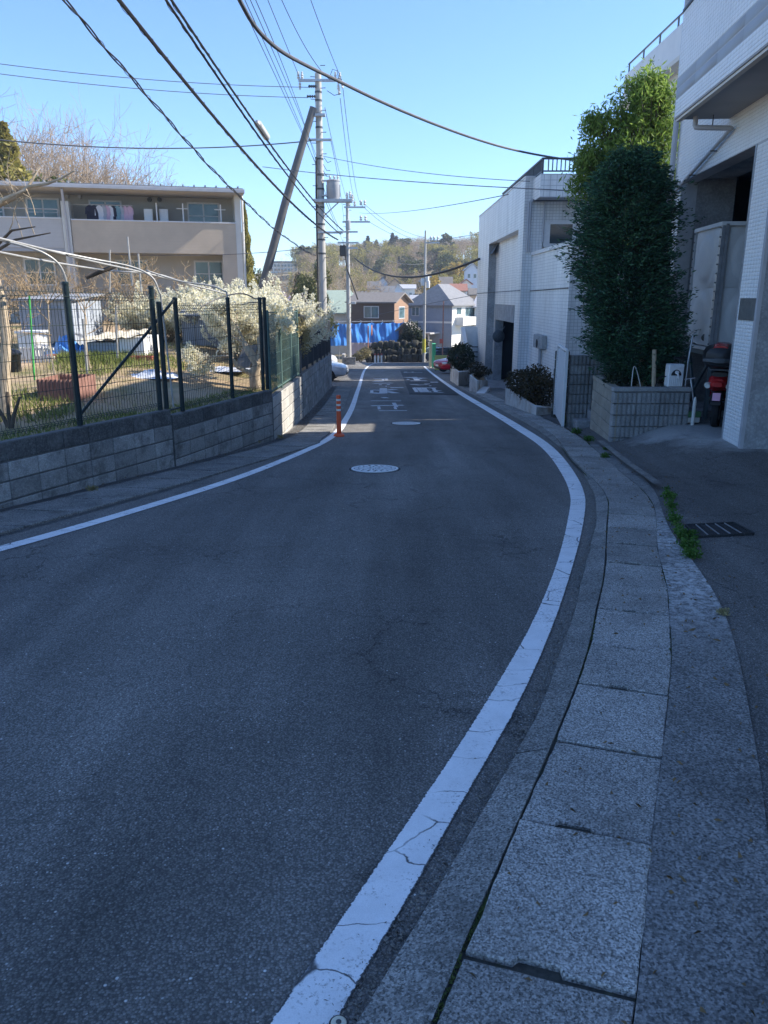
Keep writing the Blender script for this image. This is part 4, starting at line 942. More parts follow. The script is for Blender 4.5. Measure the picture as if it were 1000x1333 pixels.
def tilepart(name,par,P0,du,n,L,Hh,w=.1,h=.05,mat='tile'):
    nu=max(1,round(L/w));nz=max(1,round(Hh/h)); V,F=tilesheet(P0,du,None,n,nu,nz,L/nu,Hh/nz)
    off=np.array(par.location); o=link(name,mesh_np(name,V-off,F),A[mat],par); o['kind']='stuff'; return o
# opening between a=.62 and a=4.35
def facex(px,py,d=0.0):
    O=FO+fn*d; return onpl(px,py,O,fn)
ja0=(facex(941.5,560)-FO).dot(fu); ja1=4.36; OPZ=facex(888,237).z
mb=MB(); fb_(mb,-.0,ja0,-.28,0,FLZ-.4,OPZ); mb.build('pier',A['grout'],ap)
mb=MB(); fb_(mb,-.0,ja1+.5,-.28,0,OPZ,7.8); mb.build('upper_wall',A['grout'],ap)
mb=MB(); fb_(mb,ja1,ja1+.5,-.28,0,FLZ-.4,OPZ); mb.build('far_jamb',A['grout'],ap)
tilepart('wall_tiles',ap,FP(.012,.001,OPZ+.01),fu,fn,ja1+.48,7.7-OPZ)
tilepart('pier_tiles',ap,FP(.06,.001,FLZ-.02),fu,fn,ja0-.08,OPZ-FLZ)
tilepart('jamb_tiles',ap,FP(ja1+.02,.001,FLZ-.02),fu,fn,.46,OPZ-FLZ)
mb=MB(); fb_(mb,ja0-.02,ja0+.025,-.16,.012,FLZ,OPZ); mb.build('opening_frame',A['steel'],ap)
mb=MB(); fb_(mb,-.012,.055,-.02,.03,FLZ,OPZ+1.2); mb.build('corner_trim',A['pipe'],ap)
pz=[onpl(*q,FO,fn) for q in ((963,388),(981,418),(979,388),(964,416))]
q0=(facex(965,416)-FO).dot(fu); q1=(facex(965,388)-FO)
za,zb=facex(972,417).z,facex(972,388).z
mb=MB(); fb_(mb,.10,ja0-.10,.0075,.014,za,zb); mb.build('name_plate',M('tarnished_plate',(.16,.16,.15),(.10,.10,.095),12,.5),ap)
mb=MB(); fb_(mb,-.005,.0,-6,-.02,FLZ-.4,4.165); mb.build('end_wall',A['conc'],ap)
# room behind the opening
mb=MB(); fb_(mb,ja1,ja1+.1,-.95,-.285,FLZ-.1,OPZ+.1); mb.build('inner_wall',A['conc'],ap)
mb=MB(); fb_(mb,.0,ja1+3,-.9,-.285,OPZ+.05,OPZ+.2); fb_(mb,0,ja1+3,-6,-.9,OPZ+.4,OPZ+.5); mb.build('room_ceiling',A['conc'],ap)['kind']='stuff'
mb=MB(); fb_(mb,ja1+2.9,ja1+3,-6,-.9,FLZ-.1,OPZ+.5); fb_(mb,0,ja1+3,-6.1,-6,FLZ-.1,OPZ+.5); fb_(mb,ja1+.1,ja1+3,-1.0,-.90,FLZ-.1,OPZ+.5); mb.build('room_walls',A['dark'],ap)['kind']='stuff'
mb=MB(); fb_(mb,.0,ja1+3,-6,-.0,FLZ-.3,FLZ-.003); mb.build('room_floor',A['lightc'],ap)
# overhang
SOF=4.17; ba1=(onpl(950,152,FO,fn)-FO).dot(fu); bd=.80
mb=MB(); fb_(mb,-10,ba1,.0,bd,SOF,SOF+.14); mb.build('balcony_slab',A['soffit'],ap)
mb=MB(); fb_(mb,-10,ba1+.003,bd-.13,bd+.002,SOF+.14,SOF+1.42); fb_(mb,ba1-.13,ba1+.001,.002,bd-.131,SOF+.14,SOF+1.42); mb.build('balcony_parapet',A['grout'],ap)['kind']='stuff'
tilepart('parapet_tiles',ap,FP(-6.2,bd+.003,SOF+.02),fu,fn,ba1+6.2,.24,.1,.048)
tilepart('parapet_tiles',ap,FP(-6.2,bd+.003,SOF+.56),fu,fn,ba1+6.2,.86,.1,.0507)
tilepart('parapet_tiles',ap,FP(-6.2,bd+.010,SOF+.27),fu,fn,ba1+6.2,.14,.2,.14,'tileg') if False else None
A['band']=M('grey_tile_band',(.38,.395,.415),(.33,.34,.36),.9,.5,spec=.3)
for z0 in (.27,.415): tb_=tilepart('band_tiles',ap,FP(-6.2,bd+.003,SOF+z0),fu,fn,ba1+6.2,.13,.9,.13,'band')
mb=MB(); fb_(mb,-10,ba1-.02,bd-.09,bd-.02,SOF-.035,SOF-.002); mb.build('drip_edge',A['cream'],ap)
mb=MB(); fb_(mb,-10,ba1+.02,bd-.15,bd+.02,SOF+1.425,SOF+1.46); mb.build('parapet_cap',A['dsteel'],ap)
mb=MB(); fb_(mb,-10,-.001,-.4,.0,SOF,7.8); mb.build('front_block',A['grout'],ap)
mb=MB(); fb_(mb,-10,ja1+.5,-7,-.285,OPZ+.6,7.8); mb.build('upper_storeys',A['white'],ap)
mb=MB(); fb_(mb,-10,-.5,-6,-5.8,-1,OPZ+.6); mb.build('rear_wall',A['conc'],ap)
for i in range(3):
    a=.4+i*1.4-2; mb=MB(); fb_(mb,a,a+1.1,.001,.03,SOF+.3,SOF+2.2); f=mb.build('balcony_door',A['frame'],ap); mb=MB(); fb_(mb,a+.06,a+1.04,.032,.036,SOF+.36,SOF+2.14); mb.build('pane',A['glass'],f)
# drain pipes under the overhang
dp=[onpl(902,148,FO+fn*.62,fn)]
pa=ba1-.30
def pipe(name,pts,r,mat='pipe'): mb=MB(); mb.tube(pts,r,10); return mb.build(name,A[mat],ap,True)
zz=facex(903,163,.6).z
pipe('drain_pipe',[FP(ba1-.22,.55,SOF),FP(ba1-.22,.55,zz+.02),FP(ba1-.24,.54,zz-.01),FP(ba1-.26,.50,zz-.02),FP(ba1-.34,.07,zz-.05)],.036)
pipe('drain_pipe',[FP(ba1-.34,.06,zz-.05),FP(ja1+.40,.07,zz-.62)],.030)
pipe('downpipe',[FP(ja1+.46,.08,SOF+3.5),FP(ja1+.46,.08,FLZ-.3)],.05)
pipe('pipe_hanger',[FP(ba1-.29,.32,SOF),FP(ba1-.29,.32,zz-.02)],.008,'dsteel')
for a in (1.0,2.0): pass
for k in (.25,.6,.9):
    a=(ba1-.34)*(1-k)+(ja1+.40)*k; z=(zz-.05)*(1-k)+(zz-.62)*k; mb=MB(); fb_(mb,a-.015,a+.015,.005,.11,z-.045,z-.03); mb.build('pipe_bracket',A['dsteel'],ap)
# water tank on its stand
tc=at(941,291,13.25); ta=(tc-FO).dot(fu); tdp=(tc-FO).dot(fn)
TZ1=tc.z; TZ0=at(925,452,13.4).z
tk=thing('water_tank','white panel water tank with bolted flanges inside the garage opening','water tank',FP(ta+.7,tdp-.9,FLZ))
L1=1.45
mb=MB(); fb_(mb,ta+.03,ta+L1-.03,-1.6+tdp,tdp-.03,TZ0+.02,TZ1-.02); mb.build('inner_shell',A['frp'],tk)
def bulge(P0,du,n,Lw,Hh,name):
    """pressed panel with a rounded dish and cross ribs"""
    nx,ny=18,24; G=[]
    for j in range(ny+1):
        for i in range(nx+1):
            u=i/nx*2-1;v=j/ny*2-1; r=math.hypot(u,v*.8); b=.028*max(0,1-abs(u)**4)*max(0,1-abs(v)**4)-.016*math.exp(-((r-.72)/.10)**2)*(1 if abs(u)<.92 else 0)
            q=Vector(P0)+Vector(du)*(Lw*i/nx)+Vector((0,0,Hh*j/ny))+Vector(n)*b; G.append(tuple(q))
    mb=MB(); mb.add(G,[(j*(nx+1)+i,j*(nx+1)+i+1,(j+1)*(nx+1)+i+1,(j+1)*(nx+1)+i) for j in range(ny) for i in range(nx)]); return mb.build(name,A['frp'],tk,True)
hp=(TZ1-TZ0-.06)/2
for r_ in range(2):
    z=TZ0+.03+r_*hp
    bulge(FP(ta+L1-.05,tdp-.02,z),-fu,fn,L1-.12,hp-.02,'panel')
    for c_ in range(1): bulge(FP(ta-.0+.02,tdp-.08-c_*.9,z),-fn,-fu,.85,hp-.02,'panel')
for a,dd in ((ta+L1-.05,0),(ta+.0,0)):
    mb=MB(); fb_(mb,a-.045,a+.045,tdp-.04,tdp+.012,TZ0,TZ1); mb.build('corner_flange',A['steel'],tk)
mb=MB(); fb_(mb,ta-.05,ta+.04,tdp-.10,tdp-.045,TZ0,TZ1); mb.build('corner_flange',A['steel'],tk)
mb=MB(); fb_(mb,ta-.05,ta+L1,tdp-.05,tdp+.02,TZ1-.03,TZ1+.03); fb_(mb,ta-.05,ta+.02,tdp-1.6,tdp-.051,TZ1-.03,TZ1+.03); mb.build('top_flange',A['frp'],tk)['kind']='stuff'
mb=MB(); fb_(mb,ta-.05,ta+L1,tdp-.05,tdp+.02,TZ0-.05,TZ0); fb_(mb,ta-.05,ta+.02,tdp-1.6,tdp-.051,TZ0-.05,TZ0); mb.build('bottom_flange',A['frp'],tk)['kind']='stuff'
for i in range(14):
    z=TZ0+.06+i*(TZ1-TZ0-.12)/13
    for a in (ta+L1-.05,ta+.0):
        mb=MB(); c=Vector(FP(a,tdp+.013,z)); mb.tube([c,c+fn*.012],.014,6); mb.build('bolt',A['dsteel'],tk)
mb=MB()
for a,b in ((ta,ta+.06),(ta+L1-.06,ta+L1)): 
    mb=MB(); fb_(mb,a,b,tdp-.10,tdp-.04,FLZ,TZ0-.14); mb.build('stand_leg',A['stand'],tk)
mb=MB(); fb_(mb,ta-.06,ta+L1+.05,tdp-.12,tdp-.03,TZ0-.139,TZ0-.055); mb.build('stand_beam',A['stand'],tk)
mb=MB(); fb_(mb,ta-.06,ta,tdp-1.6,tdp-.121,TZ0-.139,TZ0-.055); mb.build('stand_beam',A['stand'],tk)
for (a,z0),(b,z1) in (((ta+.05,TZ0-.15),(ta+L1-.1,FLZ+.05)),((ta+L1-.1,TZ0-.15),(ta+.6,FLZ+.05))):
    mb=MB(); mb.tube([FP(a,tdp-.085,z0),FP(b,tdp-.085,z1)],.028,4); mb.build('brace',A['stand'],tk)
mb=MB(); fb_(mb,ta-.1,ta+L1+.1,-1.6+tdp,tdp-.02,FLZ-.002,FLZ+.14) if False else fb_(mb,ta+.25,ta+L1+.1,-1.6+tdp,tdp-.02,FLZ-.002,FLZ+.13); mb.build('plinth',A['conc'],tk)
# ------------------------------------------------------------------ motor scooter, rear view, half behind the pier
wc=at(939,535,12.6); sc=thing('motor_scooter','dark scooter with red tail and a black top box, parked half behind the tiled pier','scooter',(wc.x-.12,12.5,FLZ),R(-28))
A['redpaint']=M('red_gloss_paint',(.50,.02,.025),(.42,.015,.02),3,.22); A['pinkplate']=M('pink_plate',(.80,.40,.52),(.75,.36,.48),3,.5); A['tail']=M('red_lens',(.55,.03,.03),(.4,.02,.02),4,.2); A['chrome']=M('chrome',(.7,.7,.7),(.6,.6,.6),4,.15,0,0,1)
def wheel(par,x,y,r,w,ax='x'):
    t=MB(); t.lathe([(r*.62,-w*.42),(r*.9,-w*.5),(r,-w*.28),(r,w*.28),(r*.9,w*.5),(r*.62,w*.42)],c=(x,y,r),n=24,ax=ax); o=t.build('wheel',A['rubber'],par,True,world=False)
    q=MB(); q.lathe([(r*.2,-w*.46),(r*.62,-w*.40),(r*.62,w*.40),(r*.2,w*.46)],c=(x,y,r),n=20,ax=ax); q.build('rim',A['steel'],o,True,world=False); return o
sc.scale=(1.18,)*3; wheel(sc,0,0,.205,.10); wheel(sc,0,1.15,.205,.09)
def loft(mb,secs,n=14):
    """secs: (y,cx,cz,hw,hh,power) superellipse sections along y"""
    o=len(mb.v)
    for (y,cx,cz,hw,hh,pw) in secs:
        for k in range(n):
            a=2*math.pi*k/n; c,s_=math.cos(a),math.sin(a); mb.v.append((cx+hw*math.copysign(abs(c)**(2/pw),c),y,cz+hh*math.copysign(abs(s_)**(2/pw),s_)))
    m=len(secs)
    for i in range(m-1):
        for k in range(n): a=o+i*n+k;b=o+i*n+(k+1)%n; mb.f.append((a,b,b+n,a+n))
    mb.f.append(tuple(o+k for k in range(n-1,-1,-1))); e=o+(m-1)*n; mb.f.append(tuple(e+k for k in range(n))); return mb
mb=loft(MB(),[(-.22,0,.62,.07,.06,3),(-.12,0,.62,.13,.10,3),(.1,0,.60,.16,.13,3),(.35,0,.55,.15,.15,3),(.5,0,.45,.12,.10,3)]); mb.build('rear_body',A['redpaint'],sc,True,world=False)
mb=loft(MB(),[(-.16,0,.735,.10,.03,3),(.1,0,.755,.14,.05,3),(.45,0,.745,.12,.05,3),(.6,0,.72,.08,.04,3)]); mb.build('seat',A['black'],sc,True,world=False)
mb=loft(MB(),[(.75,0,.35,.20,.03,3),(1.0,0,.55,.20,.30,3),(1.06,0,.62,.17,.28,3),(1.1,0,.66,.10,.2,3)]); mb.build('leg_shield',A['redpaint'],sc,True,world=False)
mb=MB(); mb.bbox(-.14,.14,.4,.85,.24,.33,.02); mb.build('footboard',A['black'],sc,world=False)
mb=MB(); mb.tube([(0,1.15,.2),(0,1.0,.6),(0,.92,.95)],.03,8); mb.build('steering_column',A['black'],sc,True,world=False)
mb=MB(); mb.tube([(-.33,.84,.98),(-.1,.92,.98),(.1,.92,.98),(.33,.84,.98)],.016,8); mb.build('handlebar',A['black'],sc,True,world=False)
for s_ in (-1,1):
    mb=MB(); mb.tube([(s_*.24,.88,.98),(s_*.33,.86,1.14)],.006,6); mb.lathe([(.05,-.012),(.055,.0),(.03,.015)],c=(s_*.34,.87,1.17),n=12,ax='y'); mb.build('mirror',A['black'],sc,True,world=False)['kind']='stuff'
mb=loft(MB(),[(-.27,0,.61,.05,.03,4),(-.225,0,.61,.10,.05,4),(-.18,0,.62,.11,.055,4)]); mb.build('tail_light',A['tail'],sc,True,world=False)
for s_ in (-1,1): mb=loft(MB(),[(-.24,s_*.13,.58,.03,.025,2.5),(-.19,s_*.135,.59,.045,.04,2.5),(-.12,s_*.13,.6,.03,.03,2.5)]); mb.build('indicator',M('clear_lens',(.75,.72,.66),(.6,.58,.5),5,.2),sc,True,world=False)
mb=MB(); mb.add([(-.05,-.30,.40),(.05,-.30,.40),(.05,-.27,.50),(-.05,-.27,.50),(-.05,-.292,.40),(.05,-.292,.40),(.05,-.262,.50),(-.05,-.262,.50)],[(0,1,2,3),(7,6,5,4),(0,4,5,1),(1,5,6,2),(2,6,7,3),(3,7,4,0)]); npl=mb.build('number_plate',A['pinkplate'],sc,world=False)
mb=MB(); 
for i,x in enumerate((-.034,-.012,.010,.030)):
    mb.add([(x-.007,-.2925+.0,.425),(x+.007,-.2925,.425),(x+.007,-.2785,.470),(x-.007,-.2785,.470)],[(0,1,2,3)])
mb.build('plate_marks',A['black'],npl,world=False)['kind']='stuff'
mb=loft(MB(),[(-.30,0,.36,.07,.02,3),(-.20,0,.44,.085,.05,3),(.0,0,.46,.08,.05,3)]); mb.build('mudguard',A['black'],sc,True,world=False)
mb=MB(); mb.tube([(.15,-.25,.27),(.15,-.05,.26),(.15,.25,.22)],[.035,.05,.045],12); mb.build('exhaust',A['dsteel'],sc,True,world=False)
mb=MB(); mb.box(-.12,.12,-.32,.0,.80,.82); mb.build('carrier',A['dsteel'],sc,world=False)
tb=thing('top_box','rounded black scooter top box with a red stripe','luggage box',sc.location+Vector((0,0,.82*1.18)),R(-28)); tb.scale=(1.2,)*3
mb=loft(MB(),[(-.50,0,.16,.05,.06,2.6),(-.46,0,.16,.17,.12,2.8),(-.32,0,.165,.22,.155,3),(-.10,0,.165,.22,.16,3),(.02,0,.16,.17,.13,2.8),(.06,0,.155,.08,.07,2.6)],20); mb.build('shell',A['black'],tb,True,world=False)
mb=loft(MB(),[(-.455,0,.215,.10,.09,2.8),(-.32,0,.235,.12,.095,3),(-.10,0,.238,.12,.10,3),(-.02,0,.225,.08,.09,3)],16); mb.build('stripe',A['redpaint'],tb,True,world=False)
mb=loft(MB(),[(-.515,0,.12,.08,.028,4),(-.46,0,.12,.20,.03,4),(-.40,0,.125,.21,.02,4)]); mb.build('seam_trim',A['dsteel'],tb,True,world=False)
# ------------------------------------------------------------------ ribbed block planter and what stands in it
pc=gp(794,578); PX=Vector((pc.x,pc.y)); PZT=at(801,504,12.7).z
A['ribmesh']=None
def rib_block_mesh(w,h,t=.12,ribs=5,mat=None):
    mb=MB(); mb.box(0,w-.008,.012,t,0,h-.008)
    for i in range(ribs):
        x0=(w-.008)*i/ribs+.004; x1=(w-.008)*(i+1)/ribs-.016; j=random.uniform(-.004,.004)
        mb.add([(x0,.012,.002),(x1,.012,.002),(x1,.012,h-.010),(x0,.012,h-.010),(x0+.010,-.022+j,.008),(x1-.010,-.022+j,.008),(x1-.010,-.022+j,h-.016),(x0+.010,-.022+j,h-.016)],[(4,5,6,7),(0,1,5,4),(1,2,6,5),(2,3,7,6),(3,0,4,7)])
    me=bpy.data.meshes.new('ribbed_block'); me.from_pydata(mb.v,[],mb.f); me.materials.append(mat); me.update(); return me
def lay(par,org,rz,L,zt,zbf,mat,ribbed,bw=.39,bh=.19,cap=0.0,name='ribbed_block'):
    """courses from the top down in a local frame at org (world xy) heading rz, laid until below zbf(x)"""
    cs_,sn_=math.cos(rz),math.sin(rz); cache=[]
    ml=[rib_block_mesh(bw,bh,.12,5,mat) for _ in range(3)] if ribbed else None
    z=zt; c=0
    while z>-3:
        z-=bh; any_=False; x=0
        while x<L-.05:
            w=min(bw,L-x); wx=org[0]+cs_*(x+w/2)-par.location.x; 
            if z+bh>zbf(x+w/2)-.1:
                any_=True
                if ribbed: me=ml[int((x/bw+c)%3)] if w>bw-.02 else rib_block_mesh(w,bh,.12,max(1,round(5*w/bw)),mat)
                else:
                    me=block_mesh(w,bh).copy(); me.materials.clear(); me.materials.append(mat)
                o=bpy.data.objects.new(name if ribbed else 'block',me); COL.objects.link(o); o.parent=par; o.location=(org[0]-par.location.x+cs_*x,org[1]-par.location.y+sn_*x,z-par.location.z); o.rotation_euler=(0,0,rz)
            x+=w
        c+=1
        if not any_: break
pl=thing('block_planter','ribbed grey concrete block planter box under the dark conifer','planter',(PX.x,PX.y,zr(PX.y)))
Lr=1.27; lay(pl,(PX.x,PX.y),0,Lr,PZT-.07,lambda x:fore_z(PX.x+x,PX.y),A['ribblock'],True)
lfd=Vector((.10,1)).normalized(); Ll=2.1; far=PX+lfd*Ll
lay(pl,(far.x,far.y),math.atan2(-lfd.y,-lfd.x),Ll,PZT-.07,lambda x:zr(PX.y+1),A['tanblock'],False)
mb=MB(); mb.bbox(PX.x-.012,PX.x+Lr,PX.y-.024,PX.y+.13,PZT-.066,PZT,.006); mb.build('coping',A['ribblock'],pl)
mb=MB(); mb.add([(PX.x-.012,PX.y+.132,PZT-.066),(PX.x+.12,PX.y+.132,PZT-.066),(far.x+.12,far.y,PZT-.066),(far.x-.012,far.y,PZT-.066),(PX.x-.012,PX.y+.132,PZT-.002),(PX.x+.12,PX.y+.132,PZT-.002),(far.x+.12,far.y,PZT-.002),(far.x-.012,far.y,PZT-.002)],[(0,3,2,1),(4,5,6,7),(0,1,5,4),(1,2,6,5),(2,3,7,6),(3,0,4,7)]); mb.build('coping',A['tanblock'],pl)
mb=MB(); mb.add([(PX.x+.10,PX.y+.10,PZT-.12),(PX.x+Lr,PX.y+.1,PZT-.12),(PX.x+Lr+.15,far.y,PZT-.1),(far.x+.1,far.y,PZT-.1)],[(0,1,2,3)]); mb.build('soil',A['soil'],pl)
mb=MB(); mb.box(PX.x+Lr-.13,PX.x+Lr,PX.y+.13,PX.y+2.0,FLZ-.1,PZT-.01); mb.build('back_wall',A['conc'],pl)
# dark conifer
tb_=at(836,500,13.7); con=thing('conifer_tree','dense dark blue-green conifer growing in the ribbed block planter','tree',(tb_.x,tb_.y,PZT-.12))
part_tube('trunk',[(tb_.x,tb_.y,PZT-.2),(tb_.x-.02,tb_.y,PZT+.5),(tb_.x-.05,tb_.y,3.6)],[.085,.075,.02],A['bark'],con)
part_tube('trunk',[(tb_.x+.12,tb_.y-.05,PZT-.2),(tb_.x+.10,tb_.y,PZT+.6)],[.05,.04],A['dbark'],con)
ct=at(812,204,13.7).z; cb=at(812,492,13.7).z; axx=at(812,340,13.7).x
def cprof(k):  # half width by height 0..1
    return .90*min(1,.62+k*3.2)*(1 if k<.68 else max(.30,1-((k-.68)/.32)**2.3*.66))
pts=[];dirs=[];sg=[]
n=0
for _ in range(2100):
    k=random.random()**.95; a=random.uniform(0,6.283); w0=cprof(k)*(.84+.16*math.sin(a*3+k*9)+.12*math.sin(a*7-k*23)+.10*random.gauss(0,1)+(.28 if random.random()<.05 else 0)); zc=cb+(ct-cb)*k
    dv=Vector((math.cos(a),math.sin(a)*.8,0)); tip=Vector((axx+(tb_.x-axx)*(1-k)**3,tb_.y,zc))+dv*w0; tip.z+=random.uniform(-.04,.22)
    ro=Vector((axx+(tb_.x-axx)*(1-k)**3,tb_.y,zc-.22*w0))+dv*w0*.25
    sg.append((tuple(ro),tuple(tip),.006,.002))
    for m in range(38):
        t_=.35+.68*random.random(); sp=.13*(1.05-t_*.75); q=ro.lerp(tip,t_)+Vector((random.gauss(0,sp),random.gauss(0,sp),random.gauss(0,sp*.45)-.02)); pts.append(tuple(q)); dd=(dv+Vector((random.gauss(0,.45),random.gauss(0,.45),random.gauss(.12,.25)))).normalized(); dirs.append(tuple(dd))
leaf_cloud('spray',pts,.036,A['conifer'],con,asp=.30,updir=np.array(dirs),jit=.22,base=con.location)['kind']='stuff'
link('limb',segmesh('limb',sg,3,con.location),A['dbark'],con)['kind']='stuff'
# broadleaf tree behind
bt=at(828,400,17.6); bz=zr(17.6); br_=thing('broadleaf_tree','tall yellow-green broadleaf tree with sunlit top behind the conifer','tree',(bt.x,17.6,bz))
part_tube('trunk',[(bt.x,17.6,bz-.1),(bt.x-.05,17.6,2.2),(bt.x+.05,17.6,4.2),(bt.x+.1,17.6,6.0)],[.13,.11,.07,.02],A['dbark'],br_)
C=[];sg=[]
def bp_(px,py): return at(px,py,17.6)
bl=[(842,118,.42),(820,140,.55),(856,150,.5),(800,165,.5),(835,175,.7),(866,175,.5),(790,195,.55),(815,205,.75),(852,215,.7),(775,215,.4),(760,232,.35),(785,240,.5),(825,245,.8),(866,235,.5),(765,205,.22),(770,160,.2),(850,102,.2),(870,125,.3),(840,285,.8),(800,280,.6)]
for px,py,r in bl:
    c=bp_(px,py)
    for _ in range(int(46*r)+8):
        e=c+Vector((random.gauss(0,1),random.gauss(0,1),random.gauss(0,1))).normalized()*r*random.uniform(.35,1.05); s0=Vector((bt.x,17.6,max(2.2,e.z-1.0))); sg.append((tuple(s0.lerp(e,.6)),tuple(e),.010,.004))
        for _ in range(36): C.append(tuple(e+Vector((random.gauss(0,.10),random.gauss(0,.10),random.gauss(-.03,.12)))))
leaf_cloud('foliage',C,.060,A['broad'],br_,asp=.26,base=br_.location,down=.8)['kind']='stuff'
link('limb',segmesh('limb',sg,3,br_.location),A['dbark'],br_)['kind']='stuff'
# small shrub, pipes, box and tools in and by the planter
q=at(798,480,13.6); shrub_ball('small dark shrub at the left corner of the ribbed planter',(q.x,13.4,PZT-.1),[(0,0,.14,.22,1,.7),(.25,.1,.1,.16,.6,.7)],900,.028,'hedge','low_shrub')
q=at(778,505,14.6)
for pts_,r,lb,m_ in (([(822,503,13.2),(825,478,13.2),(829,482,13.2),(834,503,13.2)],.008,'thin white bent hose hoop beside the conifer trunk','white'),([(851,505,13.0),(852,455,13.0)],.035,'short tan pipe standing in the planter right of the trunk','bark'),([(862,506,13.9),(868,440,13.9),(870,330,13.9)],.04,'pale standing pipe against the wall behind the conifer','pipe')): hoop(lb,pts_,r,'standing_pipe' if 'pipe' in lb else 'hose_hoop','pipe',m_)
hb=at(879,503,12.75); t=thing('hose_box','white ribbed hose box with a dark half-round opening on the planter corner','hose box',(hb.x,12.75,PZT),R(3))
w_=.255;h_=at(879,474,12.75).z-PZT
mb=MB(); mb.bbox(-w_/2,w_/2,0,.16,0,h_,.012); mb.build('body',A['white'],t,world=False)
for i in range(8):
    x=-w_/2+.02+i*(w_-.04)/7; mb=MB(); mb.bbox(x-.010,x+.010,-.008,.0,.012,h_*.47,.003); mb.build('rib',A['white'],t,world=False)
    mb=MB(); mb.bbox(x-.010,x+.010,-.008,.0,h_*.80,h_-.012,.003); mb.build('rib',A['white'],t,world=False)
mb=MB(); P=[(-.085,h_*.5)]+[(.085*math.cos(a),h_*.5+.095*math.sin(a)) for a in np.linspace(math.pi,0,13)]
mb.add([(x,-.002,z) for x,z in P],[tuple(range(len(P)-1,-1,-1))]); mb.f=[tuple(reversed(mb.f[0]))]; mb.build('opening',A['black'],t,world=False)
mb=MB(); mb.tube([(0,-.01,h_*.62),(.0,-.06,h_*.58),(.02,-.06,h_*.42)],[.018,.016,.018],8); mb.build('crank',A['white'],t,True,world=False)
mb=MB(); mb.lathe([(.03,-.03),(.03,.0)],c=(0,-.01,h_*.64),n=12,ax='y'); mb.build('hub',A['white'],t,True,world=False)
hoop('thin dark hose running from the white hose box into the planter',[(867,490,12.8),(858,492,12.8),(853,503,12.9)],.010,'garden_hose','hose','black')
def tool(lb,name,cat,pts,r,mat,head=None):
    t=thing(name,lb,cat,at(*pts[0])); mb=MB(); mb.tube([at(*p) for p in pts],r,8); mb.build('handle',A[mat],t,True)
    if head: head(t)
    return t
def bh(t):
    c=at(903,527,12.75); mb=MB(); mb.bbox(c.x-.13,c.x+.12,12.68,12.76,FLZ+.13,FLZ+.23,.012); mb.build('head',M('green_brush_block',(.10,.22,.10),(.06,.15,.06),5,.6),t)
    mb=MB(); mb.bbox(c.x-.12,c.x+.11,12.69,12.75,FLZ+.04,FLZ+.13,.01); mb.build('bristles',A['cream'],t); c=at(899,493,12.8); mb=MB(); mb.tube([(c.x-.10,12.8,c.z-.01),(c.x+.08,12.8,c.z+.01)],.011,8); mb.build('grip',A['pipe'],t,True)
tool('green-headed deck brush with a white handle beside the planter','deck_brush','brush',[(903,525,12.75),(901,505,12.78),(899,493,12.8)],.011,'white',bh)
def sh(t):
    c=at(885,466,12.85); mb=MB(); mb.bbox(c.x-.10,c.x+.10,12.80,12.88,c.z-.02,c.z+.02,.006); mb.build('blade',A['black'],t)
tool('black squeegee standing head up behind the hose box','squeegee','squeegee',[(887,520,12.9),(885,467,12.85)],.010,'dsteel',sh)
tool('two slim grey rails leaning at the edge of the tank opening','leaning_rail','rail',[(892,505,13.0),(896,470,13.05),(902,437,13.1)],.016,'steel')
mb=MB(); c=at(887,548,12.62); mb.lathe([(.03,0),(.03,.42),(.02,.43),(.015,.47)],c=(PX.x+Lr+.05,12.60,fore_z(c.x,12.6)-.02),n=10); tag(mb.build('post_stub',A['cream'],None,True,base=(PX.x+Lr+.05,12.6,-.5)),'short cream pipe post at the right end of the ribbed planter','post')
# ribbed wall behind, gate shutter, steps
rw=gp(738,557); t=thing('ribbed_wall','ribbed block wall behind the planter, running back from the white shutter','wall',(rw.x,rw.y,zr(rw.y)))
RT=at(760,462,rw.y).z; lay(t,(rw.x,rw.y),R(3),1.95,RT,lambda x:zr(rw.y)+.05,A['ribblock'],True)
s0=gp(733,557.5); s1=gp(722,545)
A['gatem']=M('grey_white_louvre',(.40,.41,.43),(.31,.32,.34),3,.5)
sh_=thing('louvre_gate','narrow white louvred gate facing the road beside the ribbed wall','gate',(s0.x,s0.y,zr(s0.y)))
u=Vector((s1.x-s0.x,s1.y-s0.y)); L=u.length; u/=L
zt=at(731,458,s0.y).z; zb_=zr(s0.y)-.02
n=26
for i in range(n):
    z=zb_+.06+(zt-zb_-.1)*i/n; mb=MB(); mb.fbox((s0.x,s0.y),u,.05,L-.05,-.01,.0,z,z+.01); 
    O=Vector((s0.x,s0.y)); nn=Vector((u.y,-u.x)); hh=(zt-zb_-.1)/n
    mb=MB(); q=lambda a,d_,z_:(s0.x+u.x*a-nn.x*d_,s0.y+u.y*a-nn.y*d_,z_)
    mb.add([q(.05,.03,z),q(L-.05,.03,z),q(L-.05,.0,z+hh*.9),q(.05,.0,z+hh*.9),q(.05,.018,z),q(L-.05,.018,z),q(L-.05,-.012,z+hh*.9),q(.05,-.012,z+hh*.9)],[(0,1,2,3),(7,6,5,4),(0,4,5,1),(1,5,6,2),(2,6,7,3),(3,7,4,0)]); mb.build('slat',A['gatem'],sh_)
for a0,a1 in ((0,.05),(L-.05,L)): mb=MB(); mb.fbox((s0.x,s0.y),u,a0,a1,-.035,.02,zb_,zt); mb.build('stile',A['white'],sh_)
mb=MB(); mb.fbox((s0.x,s0.y),u,0,L,-.03,.015,zt,zt+.04); mb.build('top_rail',A['white'],sh_)
e=s1+Vector((u.x*.05,u.y*.05,0)); t=thing('gate_post','rough dark stone gate post at the far side of the louvred gate','post',(e.x,e.y,zr(e.y)))
zt2=at(719,457,e.y).z
